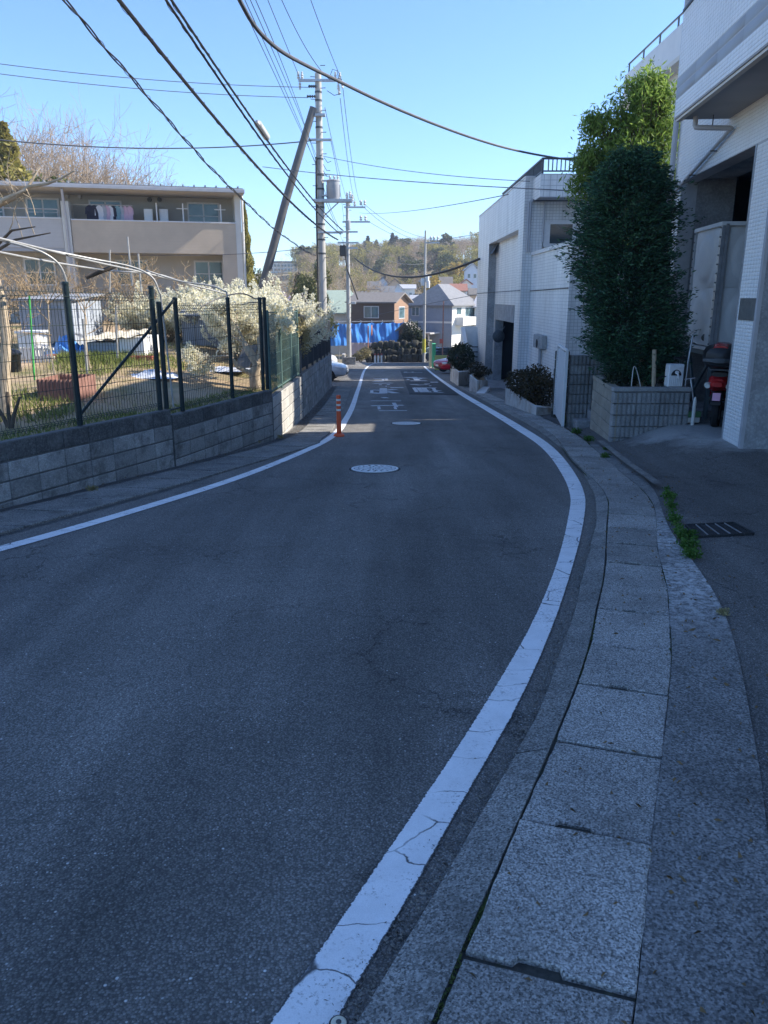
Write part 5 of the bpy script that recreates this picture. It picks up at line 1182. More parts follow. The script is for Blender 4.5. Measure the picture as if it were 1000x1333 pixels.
for i in range(8): h0=zr(e.y)-.05+(zt2-zr(e.y)+.05)*i/8; mb=MB(); mb.bbox(e.x-.02+random.uniform(-.008,.008),e.x+.26,e.y,e.y+.25,h0,h0+(zt2-zr(e.y)+.05)/8-.006,.012); mb.build('block',A['stone'],t)
q=gp(760,560); t=thing('concrete_step','two low grey concrete steps between the planter and the ribbed wall','steps',(q.x,q.y,zr(q.y)))
for i in range(2): mb=MB(); mb.bbox(q.x-.12+i*.28,q.x+.6,q.y+.1+.05*i,q.y+.85,zr(q.y)-.05,zr(q.y)+.17*(i+1),.012); mb.build('step',A['conc'],t)
# weeds along the joint
for px,py,s,lb in [(871,652,.10,'bright green weed at the top of the forecourt joint'),(874,664,.07,'small weed below the topmost one on the joint'),(878,682,.08,'low weed on the joint left of the drain grate'),(893,705,.11,'broad weed just under the drain grate corner'),(896,718,.10,'weed halfway down the bleached concrete edge'),(899,730,.09,'lowest of the green weeds on the bleached edge'),(868,640,.04,'tiny weed above the joint start'),
    (766,576,.11,'weed tuft at the foot of the concrete steps'),(790,588,.07,'small weed by the corner of the ribbed planter'),(788,598,.09,'trailing weed on the gutter edge below the planter'),(742,556,.16,'weed patch in front of the louvred gate'),(750,566,.12,'weed between the gate and the steps'),(941,806,.05,'yellow moss cushion on the cracked strip edge'),(735,548,.12,'weed against the foot of the stone gate post')]: tuft(lb,px,py,s,int(130+s*1400),mat='drygrass' if 'moss' in lb else 'weed')
C=[];wp=[(866,640),(871,655),(876,672),(879,688),(890,702),(895,716),(901,732)]
for _ in range(620):
    k=random.random()*5.99; i=int(k); t_=k-i; q=gp(wp[i][0]*(1-t_)+wp[i+1][0]*t_+random.gauss(0,3.2),wp[i][1]*(1-t_)+wp[i+1][1]*t_+random.gauss(0,2)); C.append((q.x,q.y,fore_z(q.x,q.y)+abs(random.gauss(0,.012))))
tag(leaf_cloud('joint_weeds',C,.016,A['weed'],asp=.5,updir=(0,0,.6),jit=.9),kind='stuff')
for px,py,lb in ((215,603,'thin yellowing weed at the foot of the front block wall'),(120,640,'dry weed at the wall foot near the left edge'),(335,577,'weed line at the foot of the lower block wall'),(365,571,'sunlit dry grass tuft at the foot of the pale wall')): tuft(lb,px,py,.08,160,mat='drygrass')
# ------------------------------------------------------------------ WHITE TILED BUILDING DOWN THE ROAD
A['tileY']=tiles('white_tile_road_face',(0,1),(.86,.855,.83),(.56,.565,.57),.20,.088,.007)
A['tileX']=tiles('white_tile_end_face',(1,0),(.82,.815,.80),(.50,.505,.51),.19,.15,.009)
A['tileXs']=tiles('white_tile_pillar_face',(1,0),(.76,.76,.755),(.48,.485,.49),.10,.088,.007)
nX=Vector((-1,0,0))
def wy(px,py,X): q=onpl(px,py,Vector((X,0,0)),nX); return q.y,q.z
XF,XR=4.40,4.72
wb=thing('white_tiled_building','white tiled two storey building with roof railing and dark garage doorway along the road','building',(XF,24.3,zr(24.3)))
Yc=wy(681.5,300,XF)[0]; Yf=wy(623.5,300,XF)[0]; ZT=wy(681.5,234,XF)[1]
Yp=wy(672.5,360,XF)[0]; Yl=wy(634,400,XF)[0]; zl=wy(674,299,XF)[1]
ZB=zr(36)-.4; Xb=11.0
def bx(name,x0,x1,y0,y1,z0,z1,mat,par=None): mb=MB(); mb.box(x0,x1,y0,y1,z0,z1); return mb.build(name,A[mat],par or wb)
bx('corner_pillar',XF,XR+.35,Yc,Yp,ZB,zl,'tileY'); bx('pillar_end_face',XF+.004,XR+.3,Yc-.012,Yc-.001,ZB,zl,'tileXs')
bx('far_pilaster',XF,XR+.35,Yl,Yf,ZB,zl,'tileY'); bx('pilaster_end_face',XF+.004,XR,Yl-.012,Yl-.001,ZB,zl,'conc')
bx('parapet_band',XF,XR+.35,Yc,Yf,zl+.001,ZT,'tileY'); bx('band_end_face',XF+.004,Xb,Yc-.012,Yc-.001,zl,ZT,'tileXs')
gy1=wy(644,460,XR)[0]; gy0=wy(667.5,460,XR)[0]; gz=wy(642.5,415,XR)[1]; fz=wy(667.5,428,XR)[1]
bx('recessed_wall',XR,XR+.3,Yp+.001,gy0-.001,ZB,zl,'tileY'); bx('recessed_wall',XR,XR+.3,gy1+.3,Yl-.001,ZB,zl,'tileY'); bx('recessed_wall',XR,XR+.3,gy0,gy1+.299,gz+.62,zl,'tileY')
bx('garage_lintel',XR-.02,XR+.32,gy0,gy1+.3,gz,gz+.61,'conc'); bx('garage_jamb',XR-.02,XR+.32,gy1,gy1+.3,ZB,gz-.001,'conc')
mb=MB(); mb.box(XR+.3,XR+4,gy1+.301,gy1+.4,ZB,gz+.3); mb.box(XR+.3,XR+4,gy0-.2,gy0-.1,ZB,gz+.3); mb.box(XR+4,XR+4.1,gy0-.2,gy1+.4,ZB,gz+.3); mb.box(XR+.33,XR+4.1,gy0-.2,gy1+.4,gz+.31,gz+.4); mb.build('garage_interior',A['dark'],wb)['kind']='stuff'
mb=MB(); mb.box(XR-.9,XR+4,gy0-.1,gy1+.3,zr(gy0)-.6,zr((gy0+gy1)/2)+.03); mb.build('garage_floor',A['conc'],wb)
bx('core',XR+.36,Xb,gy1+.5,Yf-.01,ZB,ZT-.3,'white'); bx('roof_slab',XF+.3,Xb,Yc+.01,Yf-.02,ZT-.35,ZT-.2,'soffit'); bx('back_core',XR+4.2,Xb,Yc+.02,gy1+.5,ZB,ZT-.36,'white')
bx('parapet_cap',XF-.02,XR+.1,Yc-.03,Yf+.02,ZT+.001,ZT+.05,'frame')
# narrow window and vent in the recess
wy0,wz0=wy(639.5,380,XR);wy1,wz1=wy(635,322,XR)
f=bx('window',XR-.03,XR-.002,wy0,wy1,wz0,wz1,'dsteel'); bx('pane',XR-.036,XR-.031,wy0+.06,wy1-.06,wz0+.06,wz1-.06,'glass',f)
a0,b0=wy(650,333,XR);a1,b1=wy(645.5,317,XR)
f=bx('vent_window',XR-.02,XR-.002,a0,a1,b0,b1,'frame'); mb=MB(); mb.add([(XR-.04,a0+.04,b1-.04),(XR-.04,a1-.04,b1-.04),(XR-.28,a1-.04,b0+.1),(XR-.28,a0+.04,b0+.1),(XR-.02,a0+.04,b1-.04),(XR-.02,a1-.04,b1-.04),(XR-.26,a1-.04,b0+.1),(XR-.26,a0+.04,b0+.1)],[(0,1,2,3),(7,6,5,4),(0,4,5,1),(1,5,6,2),(2,6,7,3),(3,7,4,0)]); mb.build('hinged_pane',A['dsteel'],f)
# one storey extension with terrace
Ye=wy(738,420,XR)[0]; ZE=wy(688,330,XR)[1]
bx('extension_wall',XR,XR+.3,Ye,Yc-.013,zr(Ye)-.5,ZE-.1,'tileY'); bx('extension_end',XR+.001,Xb,Ye-.012,Ye-.001,zr(Ye)-.4,ZE-.1,'tileXs')
bx('terrace_coping',XR-.05,XR+.34,Ye-.04,Yc-.014,ZE-.099,ZE,'frame'); bx('extension_core',XR+.31,Xb,Ye+.001,Yc-.02,zr(Ye)-.4,ZE-.15,'white')
# upper end wall
bx('upper_end_wall',XR,Xb,Yc,Yc+.2,ZE-.2,zl+.0,'cream')
def ex(px,py,Y): q=at(px,py,Y); return q.x,q.z
x0,z0=ex(707,321,Yc-.02);x1,z1=ex(742,287,Yc-.02)
f=bx('window',x0,x1+.4,Yc-.05,Yc-.002,z0,z1,'frame'); x2,z2=ex(715,317,Yc);x3,z3=ex(737,292,Yc); bx('pane',x2,x3+.2,Yc-.056,Yc-.051,z2,z3,'glass',f)
for px in (687,689.5): x,_=ex(px,300,Yc-.06); mb=MB(); mb.tube([(x,Yc-.06,ZE),(x,Yc-.06,ex(px,264,Yc)[1]),(x+.1,Yc-.06,ex(px,262,Yc)[1]+.05)],.035,8); mb.build('downpipe',A['pipe'],wb,True)
x,_=ex(707,300,Yc-.06); mb=MB(); mb.tube([(x,Yc-.07,ex(707,315,Yc)[1]),(x,Yc-.07,ex(707,262,Yc)[1])],.03,8); mb.build('downpipe',A['pipe'],wb,True)
mb=MB(); q0=ex(692,263,Yc); mb.tube([(q0[0],Yc-.3,q0[1]+.02),(q0[0]+3,Yc-.3,q0[1]+.02)],.03,8); mb.build('gutter_pipe',A['dsteel'],wb,True)
Yb=Yc-1.15; bz1=ex(704,226.5,Yb)[1]; bz0=ex(704,256,Yb)[1]; bxx=ex(704,240,Yb)[0]
bx('upper_balcony',bxx,Xb,Yb,Yc-.013,bz0,bz1,'soffit'); bx('balcony_front',bxx-.001,Xb,Yb-.012,Yb-.001,bz0-.01,bz1+.01,'tileX'); bx('balcony_side',bxx-.012,bxx-.001,Yb-.01,Yc-.014,bz0-.01,bz1+.01,'tileY')
# roof railing
rx=bxx+.06; ry1,rz1=wy(654.5,252,rx); ry0,rz0=wy(725,189.5,rx); rzt=(rz1+rz0)/2+.0
rl=thing('roof_railing','dark metal railing around the roof edge of the white tiled building','railing',(rx,Yb+.1,bz1))
for z in (rz0,): mb=MB(); mb.box(rx-.03,rx+.03,Yb+.1,ry1,z-.05,z); mb.build('top_rail',A['dsteel'],rl); mb=MB(); mb.box(rx+.031,Xb,Yb+.1,Yb+.16,z-.05,z); mb.build('top_rail',A['dsteel'],rl)
for z in (bz1+.12,): mb=MB(); mb.box(rx-.02,rx+.02,Yb+.1,ry1,z-.04,z); mb.build('bottom_rail',A['dsteel'],rl); mb=MB(); mb.box(rx+.021,Xb,Yb+.1,Yb+.14,z-.04,z); mb.build('bottom_rail',A['dsteel'],rl)
mb=MB(); y=Yb+.2
while y<ry1-.05: mb.box(rx-.012,rx+.012,y,y+.03,bz1+.121,rz0-.051); y+=.125
o=mb.build('balusters',A['dsteel'],rl); o['kind']='stuff'
mb=MB(); x=rx+.15
while x<Xb-.1: mb.box(x,x+.03,Yb+.105,Yb+.13,bz1+.121,rz0-.051); x+=.125
o=mb.build('balusters',A['dsteel'],rl); o['kind']='stuff'
n=0; y=Yb+.13
while y<ry1+.1: mb=MB(); mb.box(rx-.028,rx+.028,y-.028,y+.028,bz1-.0 if y<Yc else ZT-.2,rz0-.052); mb.build('post',A['dsteel'],rl); y+=1.5
x=rx+1.3
while x<Xb: mb=MB(); mb.box(x-.028,x+.028,Yb+.101,Yb+.157,bz1,rz0-.052); mb.build('post',A['dsteel'],rl); x+=1.3
# thin cable line along the face, meter boxes with conduits
mb=MB(); mb.tube([(XR-.02,Ye,wy(737,375,XR)[1]),(XR-.02,Yc,wy(737,375,XR)[1]-.03)],.012,6); mb.build('wall_cable',A['cable'],wb); mb=MB(); mb.tube([(XF-.02,Yc,wy(681,378,XF)[1]),(XF-.02,Yf,wy(681,378,XF)[1]-.03)],.012,6); mb.build('wall_cable',A['cable'],wb)
def wallbox(label,px0,px1,py0,py1,pb,X):
    y1,z1=wy(px0,py0,X);y0,z0=wy(px1,py1,X); t=thing('meter_box',label,'meter box',(X,(y0+y1)/2,z0))
    mb=MB(); mb.bbox(X-.16,X-.002,y0,y1,z0,z1,.02); mb.build('cover',A['stonew'],t); mb=MB(); ym=(y0+y1)/2; zm=z0+(z1-z0)*.36
    mb.lathe([(.13,-.01),(.11,.0)],c=(X-.165,ym,zm),n=16,ax='x'); mb.build('opening',A['dark'],t)
    mb=MB(); ze=wy((px0+px1)/2,pb,X)[1]; mb.tube([(X-.06,ym,z0),(X-.06,ym,ze)],.05,10); mb.build('conduit',A['pipe'],t,True)
A['stonew']=concrete('grey_box_cover',(.34,.33,.32),(.46,.45,.43),spk=20,rand=0)
wallbox('grey hooded meter box with a white conduit on the low tiled wall',701.5,711.5,434.5,455,503,XR); wallbox('small grey meter box with a thin conduit left of the garage doorway',631.5,636.5,421,434,471,XR)
q=wy(645.5,437,XF); t=thing('round_mirror','round dark mirror hung at the garage doorway corner','mirror',(XF+.1,q[0]-.4,q[1])); 
mb=MB(); mb.lathe([(.05,-.05),(.2,-.03),(.24,.0),(.24,.02),(.2,.02)],c=(XF+.05,q[0]-.45,q[1]),n=20,ax='y'); mb.build('dish',A['dsteel'],t,True); mb=MB(); mb.tube([(XF+.05,q[0]-.4,q[1]),(XR,q[0]-.1,q[1]+.35)],.02,6); mb.build('arm',A['dsteel'],t)
# planters in front
def planter(label,A_,B_,C_,tops,shrubs,lb2,n=2200,mat='rust',lsz=.035):
    a,b,c=[gp(*q) for q in (A_,B_,C_)]; za,zb,zc=[at(*q[:2],v.y).z for q,v in zip(tops,(a,b,c))]
    d_=a+(c-b); zd=za; t=thing('white_planter',label,'planter',(b.x,b.y,zr(b.y)))
    P=[(a,za),(b,zb),(c,zc),(d_,zd)]; cen=sum((p[0] for p in P),Vector((0,0,0)))/4
    mb=MB(); V=[]; 
    for p,z in P: V.append((p.x,p.y,zr(p.y)-.15))
    for p,z in P: V.append((p.x,p.y,z))
    for p,z in P: q=p.lerp(cen,.16); V.append((q.x,q.y,z))
    for p,z in P: q=p.lerp(cen,.16); V.append((q.x,q.y,z-.1))
    F=[]
    for i in range(4):
        j=(i+1)%4
        for k in (0,4,8): F.append((k+j,k+i,k+4+i,k+4+j)) 
    mb.add(V,F); mb.build('box',A['whited'],t); mb=MB(); mb.add(V[12:],[(0,1,2,3)]); mb.build('soil',A['soil'],t)
    s=thing('planter_shrub',lb2,'shrub',(cen.x,cen.y,(za+zc)/2-.1)); C=[]
    for (k,l,r,h) in shrubs:
        q=P[0][0].lerp(P[1][0],k).lerp(P[3][0].lerp(P[2][0],k),l); z=za+(zb-za)*k
        C.append(ball(int(n*r*r/sum(e[2]**2 for e in shrubs)),(q.x,q.y,z+h*.45-.05),(r,r,h*.6),.6))
    leaf_cloud('foliage',np.concatenate(C),lsz,A[mat],s,asp=.6,base=s.location)['kind']='stuff'
    sg=[((cen.x,cen.y,za-.2),tuple(np.concatenate(C)[i]),.012,.004) for i in range(0,sum(map(len,C)),60)]; link('stems',segmesh('stems',sg,3,s.location),A['dbark'],s)['kind']='stuff'
planter('long low white planter with sloping stained rim before the tiled wall',(657.4,527),(698,542.5),(724,539),((657.4,504.7),(698,530),(724,531)),[(.15,.5,.42,.55),(.4,.5,.5,.65),(.65,.5,.5,.7),(.85,.55,.45,.65),(.5,.8,.5,.8)],'clipped dark reddish shrub spilling over the long low planter',5200)
planter('small white planter box beside the far pilaster',(611,509.6),(620.7,511.5),(635,506),((611,488.6),(620.7,495.6),(635,495)),[(.3,.4,.35,.5),(.7,.6,.4,.35)],'thin sparse shrub in the small white planter',900)
planter('taller white planter box at the foot of the stair wall',(586.4,495.5),(596.8,503),(610,500),((586.4,475.5),(596.6,484.5),(610,483)),[(.3,.5,.55,1.0),(.7,.5,.6,1.0),(.5,.7,.6,1.1)],'round clipped dark shrub in the taller planter beside the red car',3000,'hedge',.05)
q0=gp(620,513);q1=gp(634,508.5); mb=MB(); mb.add([(q0.x,q0.y,zr(q0.y)+.03),(q0.x+.25,q0.y-.2,zr(q0.y)+.05),(q1.x+.1,q1.y,zr(q1.y)+.14),(q1.x-.2,q1.y+.2,zr(q1.y)+.14),(q0.x,q0.y,zr(q0.y)-.03),(q0.x+.25,q0.y-.2,zr(q0.y)-.03),(q1.x+.1,q1.y,zr(q1.y)),(q1.x-.2,q1.y+.2,zr(q1.y))],[(0,1,2,3),(7,6,5,4),(0,4,5,1),(1,5,6,2),(2,6,7,3),(3,7,4,0)]); tag(mb.build('ramp_plate',A['white'],None,base=q0),'small pale kerb ramp plate before the garage doorway','ramp')
# stair block beyond the building
Ys=37.2; x0,zt_=ex(604,425,Ys); x1,_=ex(626,425,Ys); st=thing('stair_wall','white outside stair wall with a sloping edge beyond the tiled building','wall',(x0,Ys,zr(Ys)))
xl=ex(598,480,Ys-1.4)[0]
bx('end_wall',x0,x1+2,Ys,Ys+.25,zr(Ys)-.2,zt_,'white',st)
mb=MB(); q=[ex(605,425,Ys),ex(609,425,Ys)]; 
P=[at(604.5,425,Ys-.0),at(610,425,Ys),at(612.5,450,Ys-.8),at(614,466,Ys-1.3),at(614.5,492,Ys-1.4),at(606,492,Ys-1.4),at(605.5,466,Ys-1.2)]
P=[(p.x,p.y,p.z) for p in (at(605,425.5,Ys),at(612.5,466,Ys-1.5),at(612.5,497,Ys-1.5),at(605,492,Ys))]; 
mb.add(P+[(x-.18,y,z) for x,y,z in P],[(3,2,1,0),(4,5,6,7),(0,1,5,4),(1,2,6,5),(2,3,7,6),(3,0,4,7)]); mb.build('sloping_parapet',A['white'],st)
for i in range(7):
    z=at(617,452+i*6.5,Ys-.3).z; mb=MB(); mb.box(ex(614,470,Ys-.4)[0],x1+1,Ys-.45,Ys-.40,z,z+.05); mb.build('grille_bar',A['dsteel'],st)
bx('stair_side',ex(599,470,Ys+.2)[0],x0-.002,Ys+.02,Ys+.3,zr(Ys)-.2,at(600,438,Ys).z,'white',st)
# white building behind, above the trees
bk=thing('rear_white_building','white building with a jutting roof slab rising behind the broadleaf tree','building',(8,20,-1))
zt_=at(815,97,28).z
bx('wall',8.15,15,19.2,27.9,-1.5,zt_-.9,'cream',bk); bx('roof_parapet',7.9,15.2,19.0,28.1,zt_-.88,zt_,'white',bk); bx('roof_ledge',7.75,15.3,18.85,28.2,zt_-1.0,zt_-.881,'cream',bk)
bx('roof_rail',7.95,7.99,19.1,28,zt_+.28,zt_+.32,'dsteel',bk)
for i in range(7): bx('rail_post',7.95,7.99,19.2+i*1.45,19.24+i*1.45,zt_+.001,zt_+.279,'dsteel',bk)
bx('wall_lamp',7.85,7.899,21.0,21.12,zt_-.55,zt_-.4,'dsteel',bk)
# unseen houses added behind the white building to shade the far road
def house(label,x0,x1,y0,y1,zb,ze,rz_,wallm,roofm,axis='x',name='house',wins=(),over=.4,hip=0.0):
    t=thing(name,label,'house',((x0+x1)/2,(y0+y1)/2,zb)); bx('wall',x0,x1,y0,y1,zb,ze,wallm,t)
    xm,ym=(x0+x1)/2,(y0+y1)/2; X0,X1,Y0,Y1=x0-over,x1+over,y0-over,y1+over; mb=MB(); z0=ze-.05; h=.14
    if axis=='x': R0,R1=(X0+hip*(x1-x0),ym,rz_),(X1-hip*(x1-x0),ym,rz_)
    else: R0,R1=(xm,Y0+hip*(y1-y0),rz_),(xm,Y1-hip*(y1-y0),rz_)
    e=[(X0,Y0,z0),(X1,Y0,z0),(X1,Y1,z0),(X0,Y1,z0)]; up=[(x,y,z+h) for x,y,z in e]; r=[R0,R1]; ru=[(x,y,z+h) for x,y,z in r]
    mb.v=e+up+r+ru
    if axis=='x': mb.f=[(4,5,11,10),(6,7,10,11),(0,8,9,1),(2,9,8,3),(0,1,5,4),(2,3,7,6)]+([(0,4,10,8),(8,10,7,3),(1,9,11,5),(9,2,6,11)] if hip==0 else [(5,6,11),(7,4,10),(1,9,2),(3,8,0),(1,2,6,5),(3,0,4,7)])
    else: mb.f=[(5,6,11,10),(7,4,10,11),(1,8,9,2),(3,9,8,0),(1,2,6,5),(3,0,4,7)]+([(0,8,10,4),(8,1,5,10),(2,9,11,6),(9,3,7,11)] if hip==0 else [(4,5,10),(6,7,11),(0,8,1),(2,9,3),(0,1,5,4),(2,3,7,6)])
    mb.build('roof',A[roofm],t)
    if hip==0:
        mb=MB()
        if axis=='x':
            for x in (x0,x1-.1): mb=MB(); mb.add([(x,y0,ze),(x+.1,y0,ze),(x+.1,y1,ze),(x,y1,ze),(x,ym,rz_-.02),(x+.1,ym,rz_-.02)],[(0,3,2,1),(0,1,5,4),(2,3,4,5),(0,4,3),(1,2,5)]); mb.build('gable',A[wallm],t)
        else:
            for y in (y0,y1-.1): mb=MB(); mb.add([(x0,y,ze),(x1,y,ze),(x1,y+.1,ze),(x0,y+.1,ze),(xm,y,rz_-.02),(xm,y+.1,rz_-.02)],[(0,3,2,1),(0,1,4),(2,3,5),(1,2,5,4),(3,0,4,5)]); mb.build('gable',A[wallm],t)
    for w in wins:   # (face, a0,a1,z0,z1) face f: front -y, r: right +x, l: left -x
        fc,a0,a1,z0,z1=w
        def slab(nm,mat,dd0,dd1,i,par):
            if fc=='f': return bx(nm,a0+i,a1-i,y0-dd1,y0-dd0,z0+i,z1-i,mat,par)
            if fc=='r': return bx(nm,x1+dd0,x1+dd1,a0+i,a1-i,z0+i,z1-i,mat,par)
            return bx(nm,x0-dd1,x0-dd0,a0+i,a1-i,z0+i,z1-i,mat,par)
        f=slab('window',('frame'),.002,.06,0,t); slab('pane','glassb',.061,.07,.09,f)
        if fc=='f' and a1-a0>1.0: bx('mullion',(a0+a1)/2-.04,(a0+a1)/2+.04,y0-.08,y0-.071,z0+.05,z1-.05,'frame',f)
    return t
A['roofg']=M('grey_roof',(.24,.24,.245),(.17,.17,.175),3,.6); A['roofl']=M('light_grey_roof',(.50,.50,.52),(.42,.42,.44),3,.5); A['roofb']=M('brown_roof',(.27,.24,.215),(.20,.18,.16),3,.7); A['roofr']=M('red_roof',(.42,.20,.15),(.32,.15,.11),3,.7); A['roofgr']=M('pale_green_roof',(.38,.45,.36),(.31,.38,.30),3,.6); A['tanw']=M('tan_house_wall',(.66,.48,.33),(.58,.42,.29),2,.8); A['lblue']=M('light_blue_wall',(.62,.68,.76),(.54,.6,.68),2,.8)
house('house behind the white tiled building',7.6,15,39.5,50,zr(44)-.3,4.6,5.5,'white','roofg','y'); house('third unseen house added for shade behind the white tiled building',9.6,17,66,80,zr(72)-.3,4.4,5.2,'white','roofg','y'); house('farther unseen house added for shade behind the white tiled building',8.5,16,50.2,58,zr(54)-.3,5.6,6.4,'white','roofg','y')
# ------------------------------------------------------------------ APARTMENT HOUSE ON THE LEFT
AO=Vector((-6.2,33,0)); au=Vector((.969,.245,0)).normalized(); an=Vector((au.y,-au.x,0))
def ap_(px,py,d=0.0): q=onpl(px,py,AO+an*d,an); return (q-AO).dot(au),q.z
def ab(name,par,a0,a1,d0,d1,z0,z1,mat): mb=MB(); mb.fbox(AO,au,a0,a1,d0,d1,z0,z1); return mb.build(name,A[mat] if isinstance(mat,str) else mat,par)
apt=thing('apartment_house','two storey beige apartment house with balconies and flat eaves behind the garden','building',(-6.2,33,.5))
aR=ap_(306,300)[0]; aE=ap_(314.5,300)[0]; aL=ap_(-60,300)[0]; aF=ap_(90,300)[0]
zE=ap_(200,250)[1]; zP1=ap_(200,289)[1]; zP0=ap_(200,329)[1]; BK=-1.35; zG=-.6
ab('back_wall',apt,aL,aE-.02,BK-.2,BK,zG,zE+.05,'backwall')
ab('right_end_wall',apt,aR+.03,aE,BK-7,.0,zG,zE,'cream'); ab('core',apt,aL,aR,BK-7,BK-.21,zG,zE,'backwall')
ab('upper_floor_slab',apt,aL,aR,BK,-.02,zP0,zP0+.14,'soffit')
ab('balcony_parapet',apt,aF+.1,aR+.029,-.12,.02,zP0-.02,zP1,'beige'); ab('parapet_cap',apt,aF+.1,aR+.029,-.15,.05,zP1,zP1+.05,'frame')
zL1=ap_(40,284)[1]; zL0=ap_(40,322)[1]; ab('balcony_parapet',apt,aL,aF-.22,-.12,.0,zL0,zL1,'greige'); ab('parapet_cap',apt,aL,aF-.22,-.15,.03,zL1,zL1+.05,'frame')
ab('partition_fin',apt,aF-.2,aF+.08,BK,.10,zG,ap_(90,262)[1],'cream')
a0=aR-.55; ab('ground_floor_pier',apt,a0,aR+.029,-.12,.0,zG,zP0-.021,'beige')
r0=ap_(200,251)[1]; r1=ap_(200,245)[1]
mb=MB(); 
def P3(a,d,z): q=AO+au*a+an*d; return (q.x,q.y,z)
mb.fbox(AO,au,aL-.3,aE+.12,BK-7.2,.62,r0,r1); mb.build('roof',A['greige'],apt)
ab('fascia',apt,aL-.3,aE+.14,.621,.66,r0+.01,r1-.02,'pipe'); ab('eave_gutter',apt,aL-.3,aE+.12,.661,.75,r0+.02,r1-.05,'pipe')
mb=MB(); a=aL
while a<aE: mb.fbox(AO,au,a,a+.05,-7,.60,r1+.031,r1+.10); a+=.42
o=mb.build('roof_seams',A['roofg'],apt); o['kind']='stuff'; ab('roof_sheet',apt,aL-.25,aE+.08,-8,.61,r1+.001,r1+.03,'roofg')
def awin(px0,px1,py0,py1,mull=True,mat='glassb'):
    a0,z1=ap_(px0,py0,BK);a1,z0=ap_(px1,py1,BK)
    f=ab('window',apt,a0,a1,BK+.002,BK+.06,z0,z1,'frame')
    if mull:
        m=(a0+a1)/2; ab('pane',f,a0+.07,m-.03,BK+.061,BK+.066,z0+.07,z1-.07,mat); ab('pane',f,m+.03,a1-.07,BK+.068,BK+.073,z0+.07,z1-.07,mat); ab('transom',f,a0+.07,a1-.07,BK+.075,BK+.085,z1-.55,z1-.52,'frame')
    else: ab('pane',f,a0+.06,a1-.06,BK+.061,BK+.066,z0+.06,z1-.06,mat)
awin(33,80,257,292); awin(115,161,260,296); awin(243,287,263,298); awin(-30,8,256,292)
awin(252,292,339,372); awin(150,195,338,372,True,'glass'); awin(30,75,336,372,True,'glass')
for px in (195,208): # vents under eaves
    a,z=ap_(px,260,BK); mb=MB(); q=AO+au*a+an*(BK+.05); mb.lathe([(.09,-.05),(.09,.02),(.05,.05)],c=(q.x,q.y-.02,z),n=12,ax='y'); mb.build('vent_cap',A['dsteel'],apt,True)
for px in (88,104,232,): a,z=ap_(px,256,BK); mb=MB(); q=AO+au*a+an*(BK+.05); mb.lathe([(.07,-.05),(.07,.02)],c=(q.x,q.y-.02,z),n=10,ax='y'); mb.build('vent_cap',A['pipe'],apt,True)
for px0,px1 in ((187,200),(207,220)):
    a0,z1=ap_(px0,272,-.5);a1,z0=ap_(px1,296,-.5); o=ab('storage_locker',apt,a0,a1,-.9,-.45,z0,z1,'white'); ab('locker_door',o,a0+.04,a1-.04,-.448,-.43,z0+.05,z1-.05,'white')
ab('balcony_divider',apt,ap_(203,270,-.5)[0],ap_(204.5,270,-.5)[0],BK,-.2,zP1-1,ap_(200,265,-.5)[1],'white')
mb=MB(); q0=P3(ap_(83,248)[0],.6,ap_(83,248)[1]); q1=P3(ap_(86,280)[0],.15,ap_(86,285)[1]); mb.tube([q0,q1,P3(ap_(92,340)[0],.15,zG)],.05,8); mb.build('downpipe',A['pipe'],apt,True)
mb=MB(); mb.tube([P3(aE+.06,.05,r0),P3(aE+.06,.05,zG)],.05,8); mb.build('downpipe',A['cream'],apt,True)
mb=MB(); mb.tube([P3(aL,-.06,zL1+.35),P3(aF-.3,-.06,zL1+.35)],.02,6); mb.build('hand_rail',A['pipe'],apt); 
mb=MB(); mb.tube([P3(aF+.2,-.35,zP1+.62),P3(ap_(172,270)[0],-.35,zP1+.62)],.02,6); mb.build('drying_pole',A['steel'],apt)
for px in (34,75): mb=MB(); a=ap_(px,280)[0]; mb.tube([P3(a,-.06,zL1+.05),P3(a,-.06,zL1+.35)],.015,6); mb.build('rail_post',A['pipe'],apt)
for px in (238,287): # drying brackets
    a=ap_(px,270,-.3)[0]; mb=MB(); mb.tube([P3(a,-.3,zP1-.1),P3(a,-.3,zP1+.75)],.03,8); mb.tube([P3(a-.25,-.3,zP1+.55),P3(a+.2,-.3,zP1+.55)],.02,6); mb.build('drying_bracket',A['white'],apt)['kind']='stuff'
for px,py in ((252,267),(259,267)): pass
A['mirrorp']=M('brown_orange_paint',(.55,.22,.10),(.44,.17,.08),3,.5)
def cloth(px,w,top,h,mat,lb,cat='shirt'):
    a=ap_(px,275,-.35)[0]; zt_=zP1+.60; mb=MB(); P=[(-w*.12,0),(-w*.5,-.10),(-w*.56,-h*.35),(-w*.40,-h*.34),(-w*.42,-h),(w*.42,-h),(w*.40,-h*.34),(w*.56,-h*.35),(w*.5,-.10),(w*.12,0)]
    P.reverse(); V=[P3(a+x*.9,-.35-.02-.02*math.sin(x*20),zt_+z) for x,z in P]+[P3(a+x*.9,-.35+.03+.02*math.sin(x*20),zt_+z) for x,z in P]; n=len(P)
    mb.add(V,[tuple(range(n)),tuple(range(2*n-1,n-1,-1))]+[((i+1)%n,i,n+i,n+(i+1)%n) for i in range(n)]); return tag(mb.build('hanging_'+cat,A[mat],None,base=P3(a,-.35,zt_-h)),lb,cat,'laundry on the balcony')
